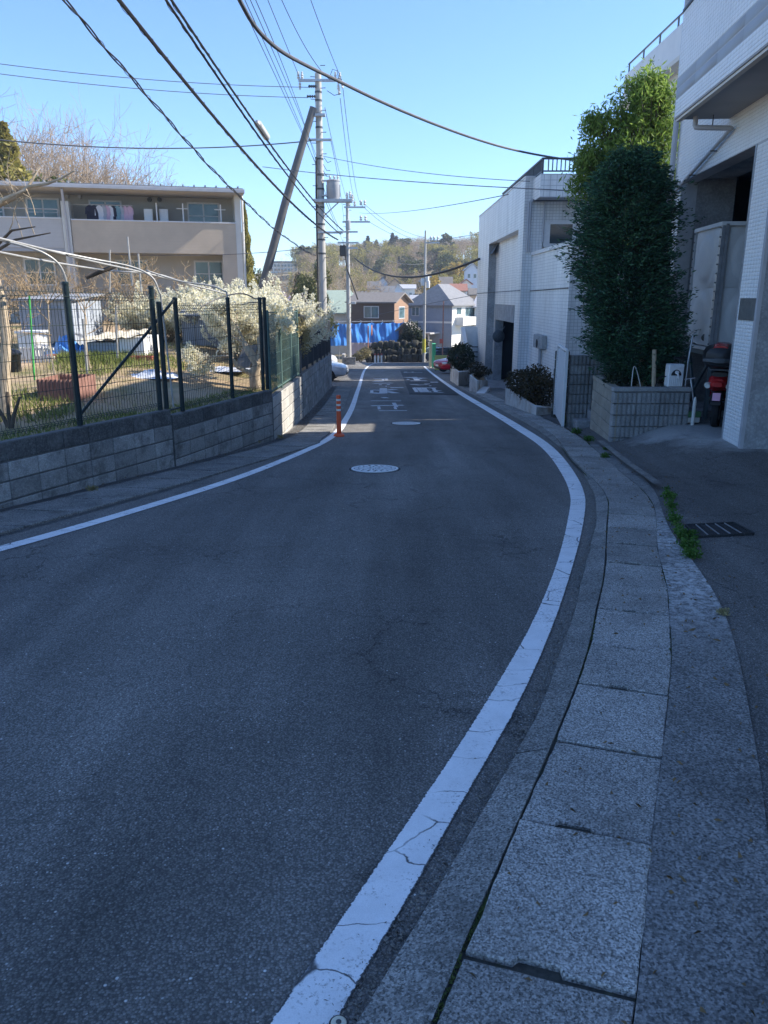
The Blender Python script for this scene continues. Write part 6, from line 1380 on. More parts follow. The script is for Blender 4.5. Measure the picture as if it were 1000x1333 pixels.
A['navy']=M('navy_cloth',(.03,.035,.06),(.02,.02,.04),6,.9); A['wcl']=M('white_cloth',(.70,.69,.72),(.6,.6,.64),6,.9); A['pkcl']=M('pink_cloth',(.62,.42,.52),(.5,.34,.44),6,.9); A['grcl']=M('grey_cloth',(.42,.44,.50),(.33,.35,.4),6,.9); A['tealcl']=M('teal_cloth',(.22,.36,.42),(.16,.28,.33),6,.9)
for px,w,h,mt,lb in ((117,.35,.95,'navy','dark navy garment at the left end of the washing'),(123,.38,1.0,'navy','dark navy shirt second from the left of the washing'),(129.5,.36,1.1,'wcl','longest white shirt on the drying pole'),(135,.25,1.0,'grcl','grey shirt between the white shirts'),(139.5,.26,1.05,'pkcl','pale pink shirt in the middle of the washing'),(143.5,.26,1.15,'wcl','white shirt before the navy one in the middle'),(147.5,.25,1.15,'navy','navy shirt in the middle of the washing'),(153,.26,.85,'tealcl','short teal towel right of the middle'),(158,.22,.8,'grcl','short grey towel right of the teal one'),(163,.26,.85,'pkcl','mauve towel near the right end of the washing'),(169,.30,.9,'pkcl','pink towel at the right end of the washing')): cloth(px,w,0,h,mt,lb,'shirt' if 'shirt' in lb or 'garment' in lb else 'towel')
# ------------------------------------------------------------------ UTILITY POLES
PY=34.0; pb=at(420,420,PY); p1x=at(417,240,PY).x; p1=thing('utility_pole','tall concrete utility pole with crossarms and a grey transformer beside the leaning strut pole','utility pole',(p1x,PY,zr(PY)))
zt1=at(417,95,PY).z
mb=MB(); mb.lathe([(.19,zr(PY)-.2),(.175,2),(.15,6),(.125,zt1),(.06,zt1+.02)],c=(p1x,PY,0),n=18); mb.build('shaft',A['poleconc'],p1,True)
def zp(py,Y=PY): return at(417,py,Y).z
def xp(px,py,Y=PY): return at(px,py,Y).x
def arm(t,px0,px1,py,h=.09,d=.09,mat='steel',Y=PY,dy=-.17,name='crossarm'):
    z=zp(py,Y); mb=MB(); mb.bbox(xp(px0,py,Y),xp(px1,py,Y),Y+dy-d/2,Y+dy+d/2,z-h/2,z+h/2,.008); return mb.build(name,A[mat],t)
arm(p1,389,445,106); arm(p1,402,432,183); arm(p1,409,459,262,.12,.35,name='platform'); arm(p1,414,447,303,.08); arm(p1,408,424,151,.10,.2,name='strut_clamp')
def insul(t,px,py,Y=PY,dy=-.17,r=.06,h=.26,up=True):
    z=zp(py,Y); x=xp(px,py,Y); mb=MB(); s_=1 if up else -1
    mb.lathe([(.02,z-.02*s_),(r*.6,z),(r,z+.05*s_),(r*.55,z+.09*s_),(r,z+.13*s_),(r*.5,z+.18*s_),(r*.7,z+h*.85*s_),(.02,z+h*s_)],c=(x,Y+dy,0),n=10); mb.build('insulator',A['insul'],t,True)
for px,py,up in ((389,104,1),(394,104,1),(443,105,1),(446,107,0),(437,104,1),(391,109,0),(441,118,1),(442,124,1)): insul(p1,px,py,up=bool(up))
def hins(t,px0,px1,py): # strain insulators lying sideways
    z=zp(py); mb=MB(); x0,x1=xp(px0,py),xp(px1,py); n=4
    for i in range(n): xx=x0+(x1-x0)*i/n; mb.lathe([(.02,0),(.055,.03),(.055,.06),(.02,.09)],c=(xx,PY-.2,z),n=10,ax='x')
    mb.build('strain_insulator',A['dsteel'],t,True)['kind']='stuff'
hins(p1,402,412,114); hins(p1,400,412,127); 
# transformer
tx=xp(434,247); zt0=zp(260.5); ztt=zp(234); tf=MB(); tf.lathe([(.24,zt0),(.27,zt0+.04),(.27,ztt-.08),(.29,ztt-.07),(.29,ztt-.03),(.20,ztt)],c=(tx,PY-.05,0),n=24); tf=tf.build('transformer',A['trafo'],p1,True)
for i in range(9): a=math.pi*(.9+.12*i)+2.2; mb=MB(); cx_,cy_=tx+.28*math.cos(a+1.2),PY-.05+.28*math.sin(a+1.2); mb.box(cx_-.012,cx_+.012,cy_-.03,cy_+.02,zt0+.12,ztt-.2); mb.build('cooling_fin',A['trafo'],tf)
for dx in (-.12,.05,.2): mb=MB(); mb.lathe([(.05,ztt-.01),(.03,ztt+.05),(.05,ztt+.08),(.02,ztt+.16)],c=(tx+dx,PY-.1,0),n=8); mb.build('bushing',A['insul'],tf,True)
mb=MB(); mb.tube([(xp(441,263),PY-.17,zp(264)),(p1x+.12,PY-.15,zp(282))],.035,4); mb.build('platform_brace',A['steel'],p1)
for py in (236,255): arm(p1,420,427,py,.06,.1,name='transformer_bracket')
for py in (262,): insul(p1,456,258,dy=-.1); insul(p1,459,262,dy=-.1); insul(p1,452,259,dy=-.1)
for i in range(24):
    z=1.2+i*.40; s_=1 if i%2 else -1; mb=MB(); mb.tube([(p1x+s_*.10,PY-.1,z),(p1x+s_*.30,PY-.14,z)],.013,6); mb.build('step_bolt',A['dsteel'],p1)
for py in (120,131,149,166,183,207,228,246,270,292,312,330):
    z=zp(py); r=.185-.0055*z; mb=MB(); mb.lathe([(r-.02,z-.035),(r+.008,z-.035),(r+.008,z+.035),(r-.02,z+.035)],c=(p1x,PY,0),n=16); mb.build('band',A['dsteel'],p1,True)
mb=MB(); mb.tube([(p1x-.13,PY-.17,zp(205)),(p1x-.16,PY-.19,zp(255)),(p1x-.17,PY-.2,zp(330)),(p1x-.18,PY-.2,0)],.035,8); mb.build('riser_cable',A['cable'],p1,True)
for i,(pa,pb_,dy) in enumerate((((440,102),(432,98),0),((426,118),(444,122),0),((422,205),(431,210),0),((421,214),(430,222),0),((421,222),(429,229),0))):
    mb=MB(); q=[at(pa[0],pa[1],PY-.2),at((pa[0]+pb_[0])/2,(pa[1]+pb_[1])/2+4,PY-.25),at(pb_[0],pb_[1],PY-.2)]; mb.tube(q,.012,6); mb.build('jumper_wire',A['cable'],p1,True)
mb=MB(); q=[at(430,98,PY-.2),at(433,90,PY-.2),at(439,92,PY-.2),at(441,104,PY-.2)]; mb.tube(q,.012,6); mb.build('jumper_wire',A['cable'],p1,True)
mb=MB(); mb.tube([at(336,395,33.2),at(372,262,33.5),at(408,140,33.75)],[.185,.165,.14],14); sp_=tag(mb.build('strut_pole',A['strutp'],None,True,base=at(336,395,33.2)),'dark grey strut pole leaning against the concrete utility pole','strut pole')
# second pole
P2=71.0; x2=at(454,420,P2).x; p2=thing('utility_pole','slim grey utility pole with sunlit side standing by the parked cars','utility pole',(x2,P2,zr(P2))); z2=at(454,262,P2).z
mb=MB(); mb.lathe([(.22,zr(P2)-.2),(.18,3),(.13,z2)],c=(x2,P2,0),n=14); mb.build('shaft',A['poleconc'],p2,True)
def arm2(px0,px1,py,t=p2,Y=P2,h=.14): 
    z=at(454,py,Y).z; mb=MB(); mb.box(at(px0,py,Y).x,at(px1,py,Y).x,Y-.25,Y-.13,z-h/2,z+h/2); mb.build('crossarm',A['steel'],t)
for a in ((448,476,270),(446,482,289),(438,466,302),(440,467,316),(447,466,323)): arm2(*a)
for px,py in ((455,267),(462,267),(470,266),(475,266),(470,286),(476,286)):
    q=at(px,py,P2); mb=MB(); mb.lathe([(.04,q.z-.1),(.13,q.z),(.07,q.z+.1),(.13,q.z+.2),(.03,q.z+.35)],c=(q.x,P2-.2,0),n=8); mb.build('insulator',A['insul'],p2,True)
q=at(451.5,300,P2); qq=at(451,288,P2); mb=MB(); mb.lathe([(.2,q.z),(.22,q.z+.1),(.22,qq.z),(.1,qq.z+.1)],c=(at(453.5,295,P2).x,P2-.45,0),n=14); mb.build('transformer',A['trafo'],p2,True)
q=at(447,326,P2); mb=MB(); mb.bbox(q.x-.3,q.x+.3,P2-.5,P2-.2,q.z-.5,q.z+.4,.06); mb.build('splice_box',A['black'],p2)
mb=MB(); mb.tube([at(448,318,P2-.4),at(452,350,P2-.4),at(460,372,P2-.4),at(466,390,P2-.4)],.07,6); mb.build('hanging_cable_loop',A['cable'],p2,True)
q=at(466,395,P2); mb=MB(); mb.tube([(x2,P2-.2,at(454,396,P2).z),at(460,394,P2-1.2)],.05,6); mb.bbox(at(459,394,P2).x-.05,at(459,394,P2).x+.35,P2-1.4,P2-1.0,at(459,395,P2).z-.05,at(459,394,P2).z+.1,.02); mb.build('street_light',A['insul'],p2)['kind']='stuff'
for i in range(26): z=-1.5+i*.45; s_=1 if i%2 else -1; mb=MB(); mb.tube([(x2+s_*.15,P2-.1,z),(x2+s_*.36,P2-.15,z)],.02,5); mb.build('step_bolt',A['dsteel'],p2)
P3y=80.0; x3=at(552.5,420,P3y).x; p3=thing('utility_pole','distant utility pole with a yellow guard sleeve by the blue-grey house','utility pole',(x3,P3y,zr(P3y))); z3=at(551,300,P3y).z
mb=MB(); mb.lathe([(.15,zr(P3y)-.3),(.13,2),(.09,z3)],c=(x3,P3y,0),n=12); mb.build('shaft',A['poleconc'],p3,True)
for a in ((553,572,316),(549,562,360),(545,560,366)): arm2(a[0],a[1],a[2],p3,P3y)
for px in (561,565,570): q=at(px,313,P3y); mb=MB(); mb.lathe([(.05,q.z-.1),(.14,q.z),(.08,q.z+.15),(.14,q.z+.25),(.04,q.z+.4)],c=(q.x,P3y-.2,0),n=8); mb.build('insulator',A['insul'],p3,True)
for px,py in ((550,367),(556,362),(557,370)): q=at(px,py,P3y); mb=MB(); mb.lathe([(.18,q.z-.35),(.2,q.z),(.18,q.z+.3),(.08,q.z+.35)],c=(q.x,P3y-.45,0),n=10); mb.build('terminal_box',A['refl'],p3,True)
A['yellow_']=M('yellow_guard',(.62,.56,.08),(.5,.45,.06),4,.6)
q0=at(552,459,P3y).z;q1=at(552,441,P3y).z; mb=MB(); mb.lathe([(.16,q0),(.166,q0),(.16,q1),(.15,q1)],c=(x3,P3y,0),n=14); mb.build('guard_sleeve',A['yellow_'],p3,True)
q=at(577,420,66); t=thing('thin_pole','thin brown steel pole with a small red sign behind the green panel','pole',(q.x,66,zr(66))); mb=MB(); mb.tube([(q.x,66,zr(66)),(q.x,66,at(577,392,66).z)],.05,8); mb.build('shaft',A['rustm'],t,True); a=at(573,447,65.9);b=at(577,441,65.9); mb=MB(); mb.bbox(a.x-.05,b.x,65.85,65.9,a.z,b.z,.01); mb.build('sign_plate',A['redp'],t)
# ------------------------------------------------------------------ CABLES
def catenary(a,m,b,t0=0.,t1=1.,n=40):
    P=at(*a);Q=at(*b); best=.5
    # parameter where the straight plan line passes the middle sighting
    r=Vector(ray(m[0],m[1])); lo=None
    for i in range(1,200):
        t_=i/200; p=P.lerp(Q,t_); e=abs(p.x/p.y-r.x/r.y)
        if lo is None or e<lo: lo=e;best=t_
    p=P.lerp(Q,best); z=CAM_H+r.z*(p.y/r.y); s_=(z-p.z)/(4*best*(1-best))
    out=[]
    for i in range(n+1):
        t_=t0+(t1-t0)*i/n; p=P.lerp(Q,t_); p.z+=s_*4*t_*(1-t_); out.append(p)
    return out
def cable(lb,a,m,b,r,t0=0.,t1=1.,mat='cable',group='overhead wires',wrap=None,twin=0,name='cable'):
    pts=catenary(a,m,b,t0,t1); base=pts[-1]
    if wrap is None and not twin:
        mb=MB(); mb.tube(pts,r,6); return tag(mb.build(name,A[mat],None,True,base=base),lb,'cable',group)
    t=thing(name,lb,'cable',base,0,group)
    fine=[]
    for i in range(len(pts)-1):
        L=(pts[i+1]-pts[i]).length; k=max(1,int(L/.06))
        for j in range(k): fine.append(pts[i].lerp(pts[i+1],j/k))
    s_=0; prev=fine[0]; coil=[[],[],[]]
    for p in fine:
        s_+=(p-prev).length; prev=p
        w=math.sin(s_*.9)*.012
        for k,(ph,rr_,pit) in enumerate(((0,wrap or r*1.4,.62),(2.1,(wrap or r)*.9,1.7),(4.2,(wrap or r)*.9,1.7))):
            an_=2*math.pi*s_/pit+ph; coil[k].append(p+Vector((math.cos(an_)*rr_*.8,math.cos(an_)*rr_*.3,math.sin(an_)*rr_+w)))
    if twin:
        for k in range(twin): mb=MB(); mb.tube(coil[1+k],r,5); mb.build('strand',A[mat],t,True)
    else: mb=MB(); mb.tube(pts,r,7); mb.build('core',A[mat],t,True)
    mb=MB(); mb.tube(coil[0],.0045,4); mb.build('lashing_wire',A['cable'],t)
    return t
cable('twisted bundle of thin wires, leftmost of the cables coming in from above',(85,0,11),(262,205),(412,333,33.8),.012,-.25,1,wrap=.024,twin=2)
cable('thick lashed black cable crossing over the apartment roof to the pole',(155,0,11),(290,165),(440,312,33.8),.028,-.25,1,wrap=.036)
cable('left of the two lashed cables next to the splice case',(215,-2,11),(318,150),(444,305,33.8),.018,-.25,1,wrap=.024)
cable('lashed cable that carries the pale splice case',(222,-2,11),(340,172),(447,300,33.8),.018,-.25,1,wrap=.024)
q0=at(334,158,18.6);q1=at(349,181,20.2); mb=MB(); dq=(q1-q0); mb.tube([q0,q0+dq*.12,q0+dq*.14,q0+dq*.86,q0+dq*.88,q1],[.03,.04,.085,.085,.04,.03],12); tag(mb.build('splice_case',A['insul'],None,True,base=q1),'pale cylindrical splice case hung on the lashed cable','splice case')
for i,(x0,xm,ym,x1,y1) in enumerate(((312,357,95,412,214),(319,364,100,414,222),(326,370,100,416,214),(333,376,104,418,232))):
    cable(['outermost left thin power wire running down to the pole middle','second thin power wire from the left in the upper fan','third thin power wire from the left in the upper fan','fourth thin power wire in the upper fan'][i],(x0,0,17),(xm,ym),(x1,y1,33.8),.008,-.3,1)
for i,(x0,xm,ym,x1,y1) in enumerate(((348,368,47,391,103),(366,398,62,430,104),(404,424,52,445,104))):
    cable(['high voltage wire ending at the left of the top crossarm','high voltage wire ending at the pole top','high voltage wire ending at the right of the top crossarm'][i],(x0,-2,26),(xm,ym),(x1,y1,33.8),.011,-.3,1)
for i,(a,m,b,r) in enumerate((((0,83,31),(200,104),(402,113.5,33.8),.012),((0,96,31),(200,117),(401,127,33.8),.012),((0,182,31),(200,193),(406,183,33.8),.022),((150,331,31.5),(300,331),(412,322,33.8),.012))):
    cable(['upper of the two wires crossing the left sky to the strain insulators','lower of the two wires crossing the left sky to the strain insulators','thicker wire crossing above the apartment roof','low thin wire passing in front of the apartment corner'][i],a,m,b,r,-.2 if i<3 else 0,1,mat='cablel')
for i,(a,m,b,r) in enumerate((((416,202,33.8),(560,226),(690,236,23.5),.010),((342,217,33.8),(520,235),(770,249,22.3),.013),((468,277,70),(580,268),(662,253,25),.013))):
    cable(['thin wire from the pole to the roof of the tiled building','heavier wire from the strut pole across to the balcony','faint wire rising from the second pole to the tiled roof'][i],a,m,b,r,mat='cablel')
for i,(a,m,b) in enumerate((((443,128,33.8),(452,205),(463,262,70.8)),((446,110,33.8),(456,195),(471,264,70.8)),((423,140,33.8),(436,200),(453,264,70.8)),((431,184,33.8),(440,230),(448,288,70.8)),((420,240,33.8),(432,275),(449,302,70.8)),((424,262,33.8),(436,290),(447,316,70.8)))):
    cable(['left of the two upper wires between the first and second poles','right of the two upper wires between the first and second poles','steep wire from the pole neck to the second pole top','wire from the middle arm to the second pole arm','short low wire behind the transformer','lowest wire from under the transformer to the second pole'][i],a,m,b,.013,mat='cablel')
for i,(a,m,b) in enumerate((((471,267,70.8),(505,295),(550,313,79.8)),((476,267,70.8),(510,292),(553,309,79.8)),((478,287,70.8),(512,306),(551,322,79.8)),((466,318,70.8),(508,340),(551,343,79.8)),((556,316,79.8),(600,308),(668,300,60)))):
    cable(['left thin wire between the second and third poles','right thin wire between the second and third poles','middle wire between the second and third poles','lower slack wire between the second and third poles','faint wire leaving the third pole to the right'][i],a,m,b,.02,mat='cablel')
cable('thick dark slack cable swooping from the second pole to the tiled building',(462,336,70.8),(546,360),(624,337,36.5),.055)
cable('long thin wire low across the distant roofs',(452,420,70),(560,395),(640,380,36),.012,mat='cablel')
P=[at(*q) for q in ((290,-40,8.2),(312,0,8.8),(327,27,9.2),(345,49,9.6),(370,69,10.2),(405,88,11),(440,105,11.8),(485,127,12.9),(530,147,14),(575,165,15.2),(620,181,16.6),(665,194,18),(715,204,19.8),(780,213,22.3))]
P=[Vector((-5.2,-12,8.6)),Vector((-3.4,-3,6.3)),Vector((-2.1,4,4.95))]+P
mb=MB(); Q=[]
for i in range(len(P)-1):
    p0=P[max(i-1,0)];p1_=P[i];p2_=P[i+1];p3_=P[min(i+2,len(P)-1)]
    for k in range(5):
        u_=k/5; Q.append(.5*((2*p1_)+(p2_-p0)*u_+(2*p0-5*p1_+4*p2_-p3_)*u_*u_+(3*p1_-p0-3*p2_+p3_)*u_**3))
Q.append(P[-1]); mb.tube(Q,.023,8); tag(mb.build('service_cable',A['cablel'],None,True,base=Q[-1]),'thick grey service cable bending across the sky to the balcony on the right','cable','overhead wires')
# ------------------------------------------------------------------ ROADSIDE FURNITURE
q=gp(441.5,567.5); t=thing('flexible_post','bright orange flexible post with white bands at the left edge line','road post',(q.x,q.y,zr(q.y)))
hP=.74; mb=MB(); mb.lathe([(.10,0),(.10,.02),(.075,.045),(.048,.05)],n=20); mb.build('base',A['orange'],t,True,world=False)
mb=MB(); mb.lathe([(.044,.05),(.042,.1),(.040,hP-.02),(.034,hP),(.01,hP+.004)],n=20); mb.build('shaft',A['orange'],t,True,world=False)
for z in (.46,.55,.64): mb=MB(); mb.lathe([(.039,z),(.0425,z),(.0422,z+.035),(.039,z+.035)],n=20); mb.build('reflective_band',A['refl'],t,True,world=False)
for px,lb in ((488.4,'leftmost of three small white bollards at the road bend'),(492.5,'middle of three small white bollards at the road bend'),(496.7,'rightmost of three small white bollards at the road bend')):
    q=gp(px,472.5); t=thing('bollard',lb,'bollard',(q.x,q.y,zr(q.y)),0,'bollards at the road bend'); mb=MB(); mb.lathe([(.10,0),(.085,.05),(.08,.72),(.05,.74)],n=12); mb.build('shaft',A['refl'],t,True,world=False); mb=MB(); mb.lathe([(.086,.74),(.086,.86),(.05,.9)],n=12); mb.build('cap',A['redp'],t,True,world=False)
q=gp(479,471); t=thing('traffic_mirror','orange framed convex traffic mirror on a thin orange pole at the bend','mirror',(q.x,q.y,zr(q.y))); zt_=at(481,424,q.y).z
mb=MB(); mb.tube([(q.x,q.y,zr(q.y)-.1),(q.x+.06,q.y,zt_)],.06,8); mb.build('pole',A['mirrorp'],t,True); c=at(484,426,q.y); mb=MB(); 
mb.lathe([(.52,-.05),(.55,.0),(.50,.05),(.1,.10)],c=(c.x,q.y-.2,c.z-.3),n=20,ax='x'); mb.build('hood',A['mirrorp'],t,True); mb=MB(); mb.lathe([(.46,.0),(.47,.06),(.3,.11),(.1,.13)],c=(c.x-.02,q.y-.2,c.z-.3),n=18,ax='x'); mb.build('mirror_face',A['chrome'],t,True)
q=at(455,470,70); bx_=thing('block_plinth','grey block plinth round the foot of the second pole','plinth',(q.x,69.6,zr(69.6)))
for i in range(3):
    for j in range(4): mb=MB(); x=at(447,470,69.6).x+j*.28; mb.bbox(x,x+.27,69.4,69.6,zr(69.5)+i*.22,zr(69.5)+i*.22+.21,.01); mb.build('block',A['block'],bx_)
for i in range(2):
    mb=MB(); x0=at(446,470,69.6).x; mb.bbox(x0-.05,x0+.2,69.7+i*.9,70.5+i*.9,zr(70)-.1,zr(70)+.9,.01); mb.build('block',A['blockl'],bx_)
# panels by the side street
def panel(lb,px0,px1,pyt,pyb,Y,mat,name,th=.12):
    a=at(px0,pyb,Y);b=at(px1,pyt,Y); t=thing(name,lb,'panel',(a.x,Y,zr(Y))); bx('board',a.x,b.x,Y,Y+th,zr(Y)+.05,b.z,mat,t)
    for x in (a.x+.02,b.x-.08): bx('foot_post',x,x+.06,Y+th+.002,Y+th+.06,zr(Y)-.1,b.z,'dsteel',t)
    bx('edge_cap',a.x-.01,b.x+.01,Y-.01,Y+th+.01,b.z+.001,b.z+.05,mat,t)
A['ylwg']=M('yellow_green_paint',(.46,.50,.18),(.38,.42,.15),3,.7); A['beigep']=M('beige_panel',(.62,.53,.34),(.52,.44,.28),3,.7); A['greenb']=M('green_banner',(.10,.52,.24),(.08,.42,.19),3,.6)
panel('tall beige board at the street corner',559,562.5,444,478,60,'beigep','corner_board',.8); panel('bright green banner board beside the beige one',562.8,567.5,448.5,479,58,'greenb','green_board',.9); panel('low yellow-green wall panel behind the red car',566,596,463.5,483,51.5,'ylwg','painted_wall')
# ------------------------------------------------------------------ CARS
def car(label,loc,rz,paint,L=4.2,Wd=1.7,H=1.45,van=False,name='parked_car',group=None,cat='car'):
    t=thing(name,label,cat,loc,rz,group); k=L/4.2; hw=Wd/2; mt=A[paint]
    if van: body=[(.0,0,.55,hw*.86,.28,5),(.12,0,.62,hw*.96,.38,6),(.5,0,.68,hw,.46,6),(1.0,0,.72,hw,.50,6),(3.9,0,.72,hw,.50,6),(4.15,0,.70,hw*.97,.46,6),(4.2,0,.68,hw*.9,.40,6)]
    else: body=[(.0,0,.46,hw*.62,.15,3.5),(.07,0,.48,hw*.80,.22,4),(.25,0,.50,hw*.93,.27,4.5),(.6,0,.52,hw*.98,.30,5),(1.1,0,.56,hw,.35,5),(1.6,0,.59,hw,.38,5),(3.3,0,.61,hw,.40,5),(3.9,0,.62,hw*.96,.40,5),(4.15,0,.60,hw*.88,.34,5),(4.2,0,.58,hw*.8,.28,4)]
    mb=loft(MB(),[(y*k,a,b,c,d_,p) for y,a,b,c,d_,p in body],28); mb.build('body',mt,t,True,world=False)
    zs=H/1.45
    if van: cab=[(.35,0,1.12,hw*.90,.06,5),(1.0,0,1.40*zs,hw*.88,.38*zs,6),(1.3,0,1.43*zs,hw*.88,.42*zs,7),(3.9,0,1.43*zs,hw*.88,.42*zs,7),(4.15,0,1.35*zs,hw*.86,.3*zs,6)]
    else: cab=[(.98,0,.90,hw*.80,.05,4),(1.45,0,1.04*zs,hw*.80,.20*zs,5),(1.85,0,1.14*zs,hw*.76,.285*zs,5),(2.6,0,1.16*zs,hw*.76,.29*zs,5),(3.3,0,1.10*zs,hw*.75,.26*zs,5),(3.85,0,.98,hw*.74,.12*zs,4)]
    mb=loft(MB(),[(y*k,a,b,c,d_,p) for y,a,b,c,d_,p in cab],24); mb.build('windows',A['glass'],t,True,world=False)
    z1=max(b+d_ for y,a,b,c,d_,p in cab); r0,r1=(1.05,4.0) if van else (1.75,3.35); mb=loft(MB(),[((r0-.05)*k,0,z1-.03,hw*.60,.03,4),(r0*k,0,z1-.01,hw*.68,.035,5),((r0+r1)/2*k,0,z1+.0,hw*.72,.035,5),(r1*k,0,z1-.04,hw*.68,.035,5),((r1+.1)*k,0,z1-.08,hw*.6,.02,4)],20); mb.build('roof',mt,t,True,world=False)
    for s_ in (-1,1):
        for ya,yb_ in (((.98,1.85),(3.25,3.85)) if not van else ((.45,1.05),(4.0,4.15))):
            mb=MB(); za=.93 if not van else 1.15; 
            p0=(s_*hw*.80,ya*k,za) if ya<2 else (s_*hw*.70,ya*k,z1-.08); p1=(s_*hw*.72,yb_*k,z1-.04) if ya<2 else (s_*hw*.74,yb_*k,.98)
            mb.tube([p0,p1],.035,6); mb.build('window_pillar',mt,t,True,world=False)
        mb=MB(); mb.tube([(s_*hw*.745,2.55*k,.95),(s_*hw*.70,2.5*k,z1-.03)],.035,6); mb.build('window_pillar',mt,t,True,world=False)
        for y in (.78,3.35): wheel(t,s_*(hw-.10),y*k,.31,.20)
        mb=loft(MB(),[(.05*k,s_*hw*.60,.62,.14,.05,3),(.16*k,s_*hw*.66,.64,.20,.07,3),(.36*k,s_*hw*.80,.67,.14,.06,3),(.5*k,s_*hw*.88,.70,.05,.03,3)],12); mb.build('headlight',A['lens'],t,True,world=False)
        mb=loft(MB(),[(1.35*k,s_*(hw+.09),.98,.08,.05,3),(1.5*k,s_*(hw+.10),.98,.10,.08,3),(1.55*k,s_*(hw+.10),.98,.08,.06,3)],10); mb.build('door_mirror',mt,t,True,world=False)
    mb=MB(); mb.bbox(-hw*.5,hw*.5,-.015,.12,.30,.42,.02); mb.build('lower_grille',A['black'],t,world=False); mb=MB(); mb.bbox(-hw*.42,hw*.42,-.004,.12,.54,.60,.015); mb.build('grille',A['black'],t,world=False); mb=MB(); mb.bbox(-.17,.17,-.03,-.016,.42,.52,.005); mb.build('number_plate',A['refl'],t,world=False)
    return t
A['lens']=M('headlamp_lens',(.62,.64,.66),(.5,.52,.55),4,.12); A['redcar']=M('red_car_paint',(.42,.012,.03),(.36,.01,.025),2,.18,0,0,0,0,.6); A['silver']=M('silver_car_paint',(.52,.55,.60),(.47,.50,.55),2,.25,0,0,.2,0,.6); A['whitecar']=M('white_car_paint',(.74,.75,.76),(.68,.69,.7),2,.2,0,0,0,0,.6); A['tealcar']=M('pale_teal_car_paint',(.40,.52,.55),(.34,.45,.48),2,.22); A['darkcar']=M('dark_car_paint',(.05,.055,.065),(.04,.045,.05),2,.2)
q=gp(571,488); car('glossy red car nosing out between the low panel and the clipped shrub',(q.x+.1,46.8,zr(46.8)),R(-68),'redcar')
q=gp(451.5,496); car('nearest silver car with its nose past the end of the block wall',(q.x,36.8,zr(36.8)),R(86),'silver')
car('second silver car parked just behind the first',(gp(450,490).x-.15,40.3,zr(40.3)),R(88),'silver',H=1.5)
car('white van parked behind the silver cars',(at(440,470,46).x-.1,46.5,zr(46.5)),R(90),'whitecar',L=4.4,H=1.9,van=True,name='parked_van',cat='van')
q=at(562,470,86); car('white minivan parked in front of the blue-grey house',(q.x+2.9,88,zr(86)),R(-60),'whitecar',L=4.6,Wd=1.75,H=1.75,van=True,name='parked_van',cat='van')
q=at(577,462,84); car('pale teal car seen over the low panel',(q.x+.6,85,zr(84)),R(120),'tealcar'); q=at(602,465,76); car('dark car just right of the pale teal car',(q.x+.4,78,zr(76)),R(120),'darkcar')
q=at(549,470,86); car('dark car half hidden behind the boulder wall',(q.x+.1,84.5,zr(84)),R(-30),'darkcar')
# ------------------------------------------------------------------ FAR SIDE OF THE BEND
ts=thing('tarpaulin_screen','long bright blue tarpaulin screen below the brown house','screen',(at(432,450,87).x,87,-5))
X0,X1=at(428,440,87).x,at(526,440,87).x; zt_=at(480,420,87).z; zb_=at(480,449,87).z; nx,nz=90,10; G=[]
for j in range(nz+1):
    for i in range(nx+1):
        k=i/nx; top=zt_-.12*abs(math.sin(k*math.pi*7)); z=zb_+(top-zb_)*j/nz; G.append((X0+(X1-X0)*k,85+4.2*k+.10*math.sin(k*47)+.07*math.sin(k*23+j*.7)+.05*math.sin(k*110+j*.4),z))
mb=MB(); mb.add(G,[(j*(nx+1)+i,j*(nx+1)+i+1,(j+1)*(nx+1)+i+1,(j+1)*(nx+1)+i) for j in range(nz) for i in range(nx)]); mb.build('sheet',A['tarp'],ts,True)
for i in range(8): x=X0+(X1-X0)*i/7; mb=MB(); mb.tube([(x,85.2+4.2*i/7,-5.6),(x,85.2+4.2*i/7,zt_+.25)],.04,6); mb.build('post',A['steel'],ts)
mb=MB(); mb.tube([(X0,85.2,zt_+.12),(X1,89.4,zt_+.12)],.03,6); mb.build('top_bar',A['steel'],ts)
a=at(452,458,85.5);b=at(484,446,85.5); mb=MB(); G=[(a.x+(b.x-a.x)*i/20,85.5+.06*math.sin(i*1.3),a.z-.4+(b.z-a.z+.4)*j) for j in (0,1) for i in range(21)]; mb.add(G,[(i,i+1,22+i,21+i) for i in range(20)]); tag(mb.build('faded_sheet',A['pinksheet'],None,True,base=(a.x,85.5,a.z-.4)),'faded pinkish sheet hanging under the blue tarpaulin','sheet')
def rot(t,deg): t.rotation_euler=(0,0,R(deg)); return t
zz=lambda py,Y: at(500,py,Y).z
h=house('brown boarded house with a white window and sunlit gable above the tarpaulin',-3.3,2.3,92.95,97.05,-5.5,zz(394,92),zz(382,93),'brownw','roofb','x',wins=[('f',-1.6,.35,zz(414.5,92),zz(398.5,92)),('r',94.2,95.9,zz(415,93),zz(399,93))],over=.5); rot(h,-25)
for o in kids(h):
    if o.name.startswith('gable'): o.data.materials.clear(); o.data.materials.append(A['gablew'])
bx('sunlit_side_boards',2.301,2.34,92.95,97.05,-5.5,zz(394,92),'gablew',h)  # lighter boards over the right side, sunlight painted into their colour
h2=house('blue-grey two storey house with hipped slate roof and a bright sunlit side',4.4,10.6,97.1,104.3,-5.6,zz(398,96),zz(371,100),'blueh','roofg','y',wins=[('f',5.0,6.1,zz(412,96),zz(399.5,96)),('r',98.2,99.6,zz(410,96),zz(400,96)),('r',100.6,103.2,zz(413,96),zz(400,96))],over=.45,hip=.35); rot(h2,-32)
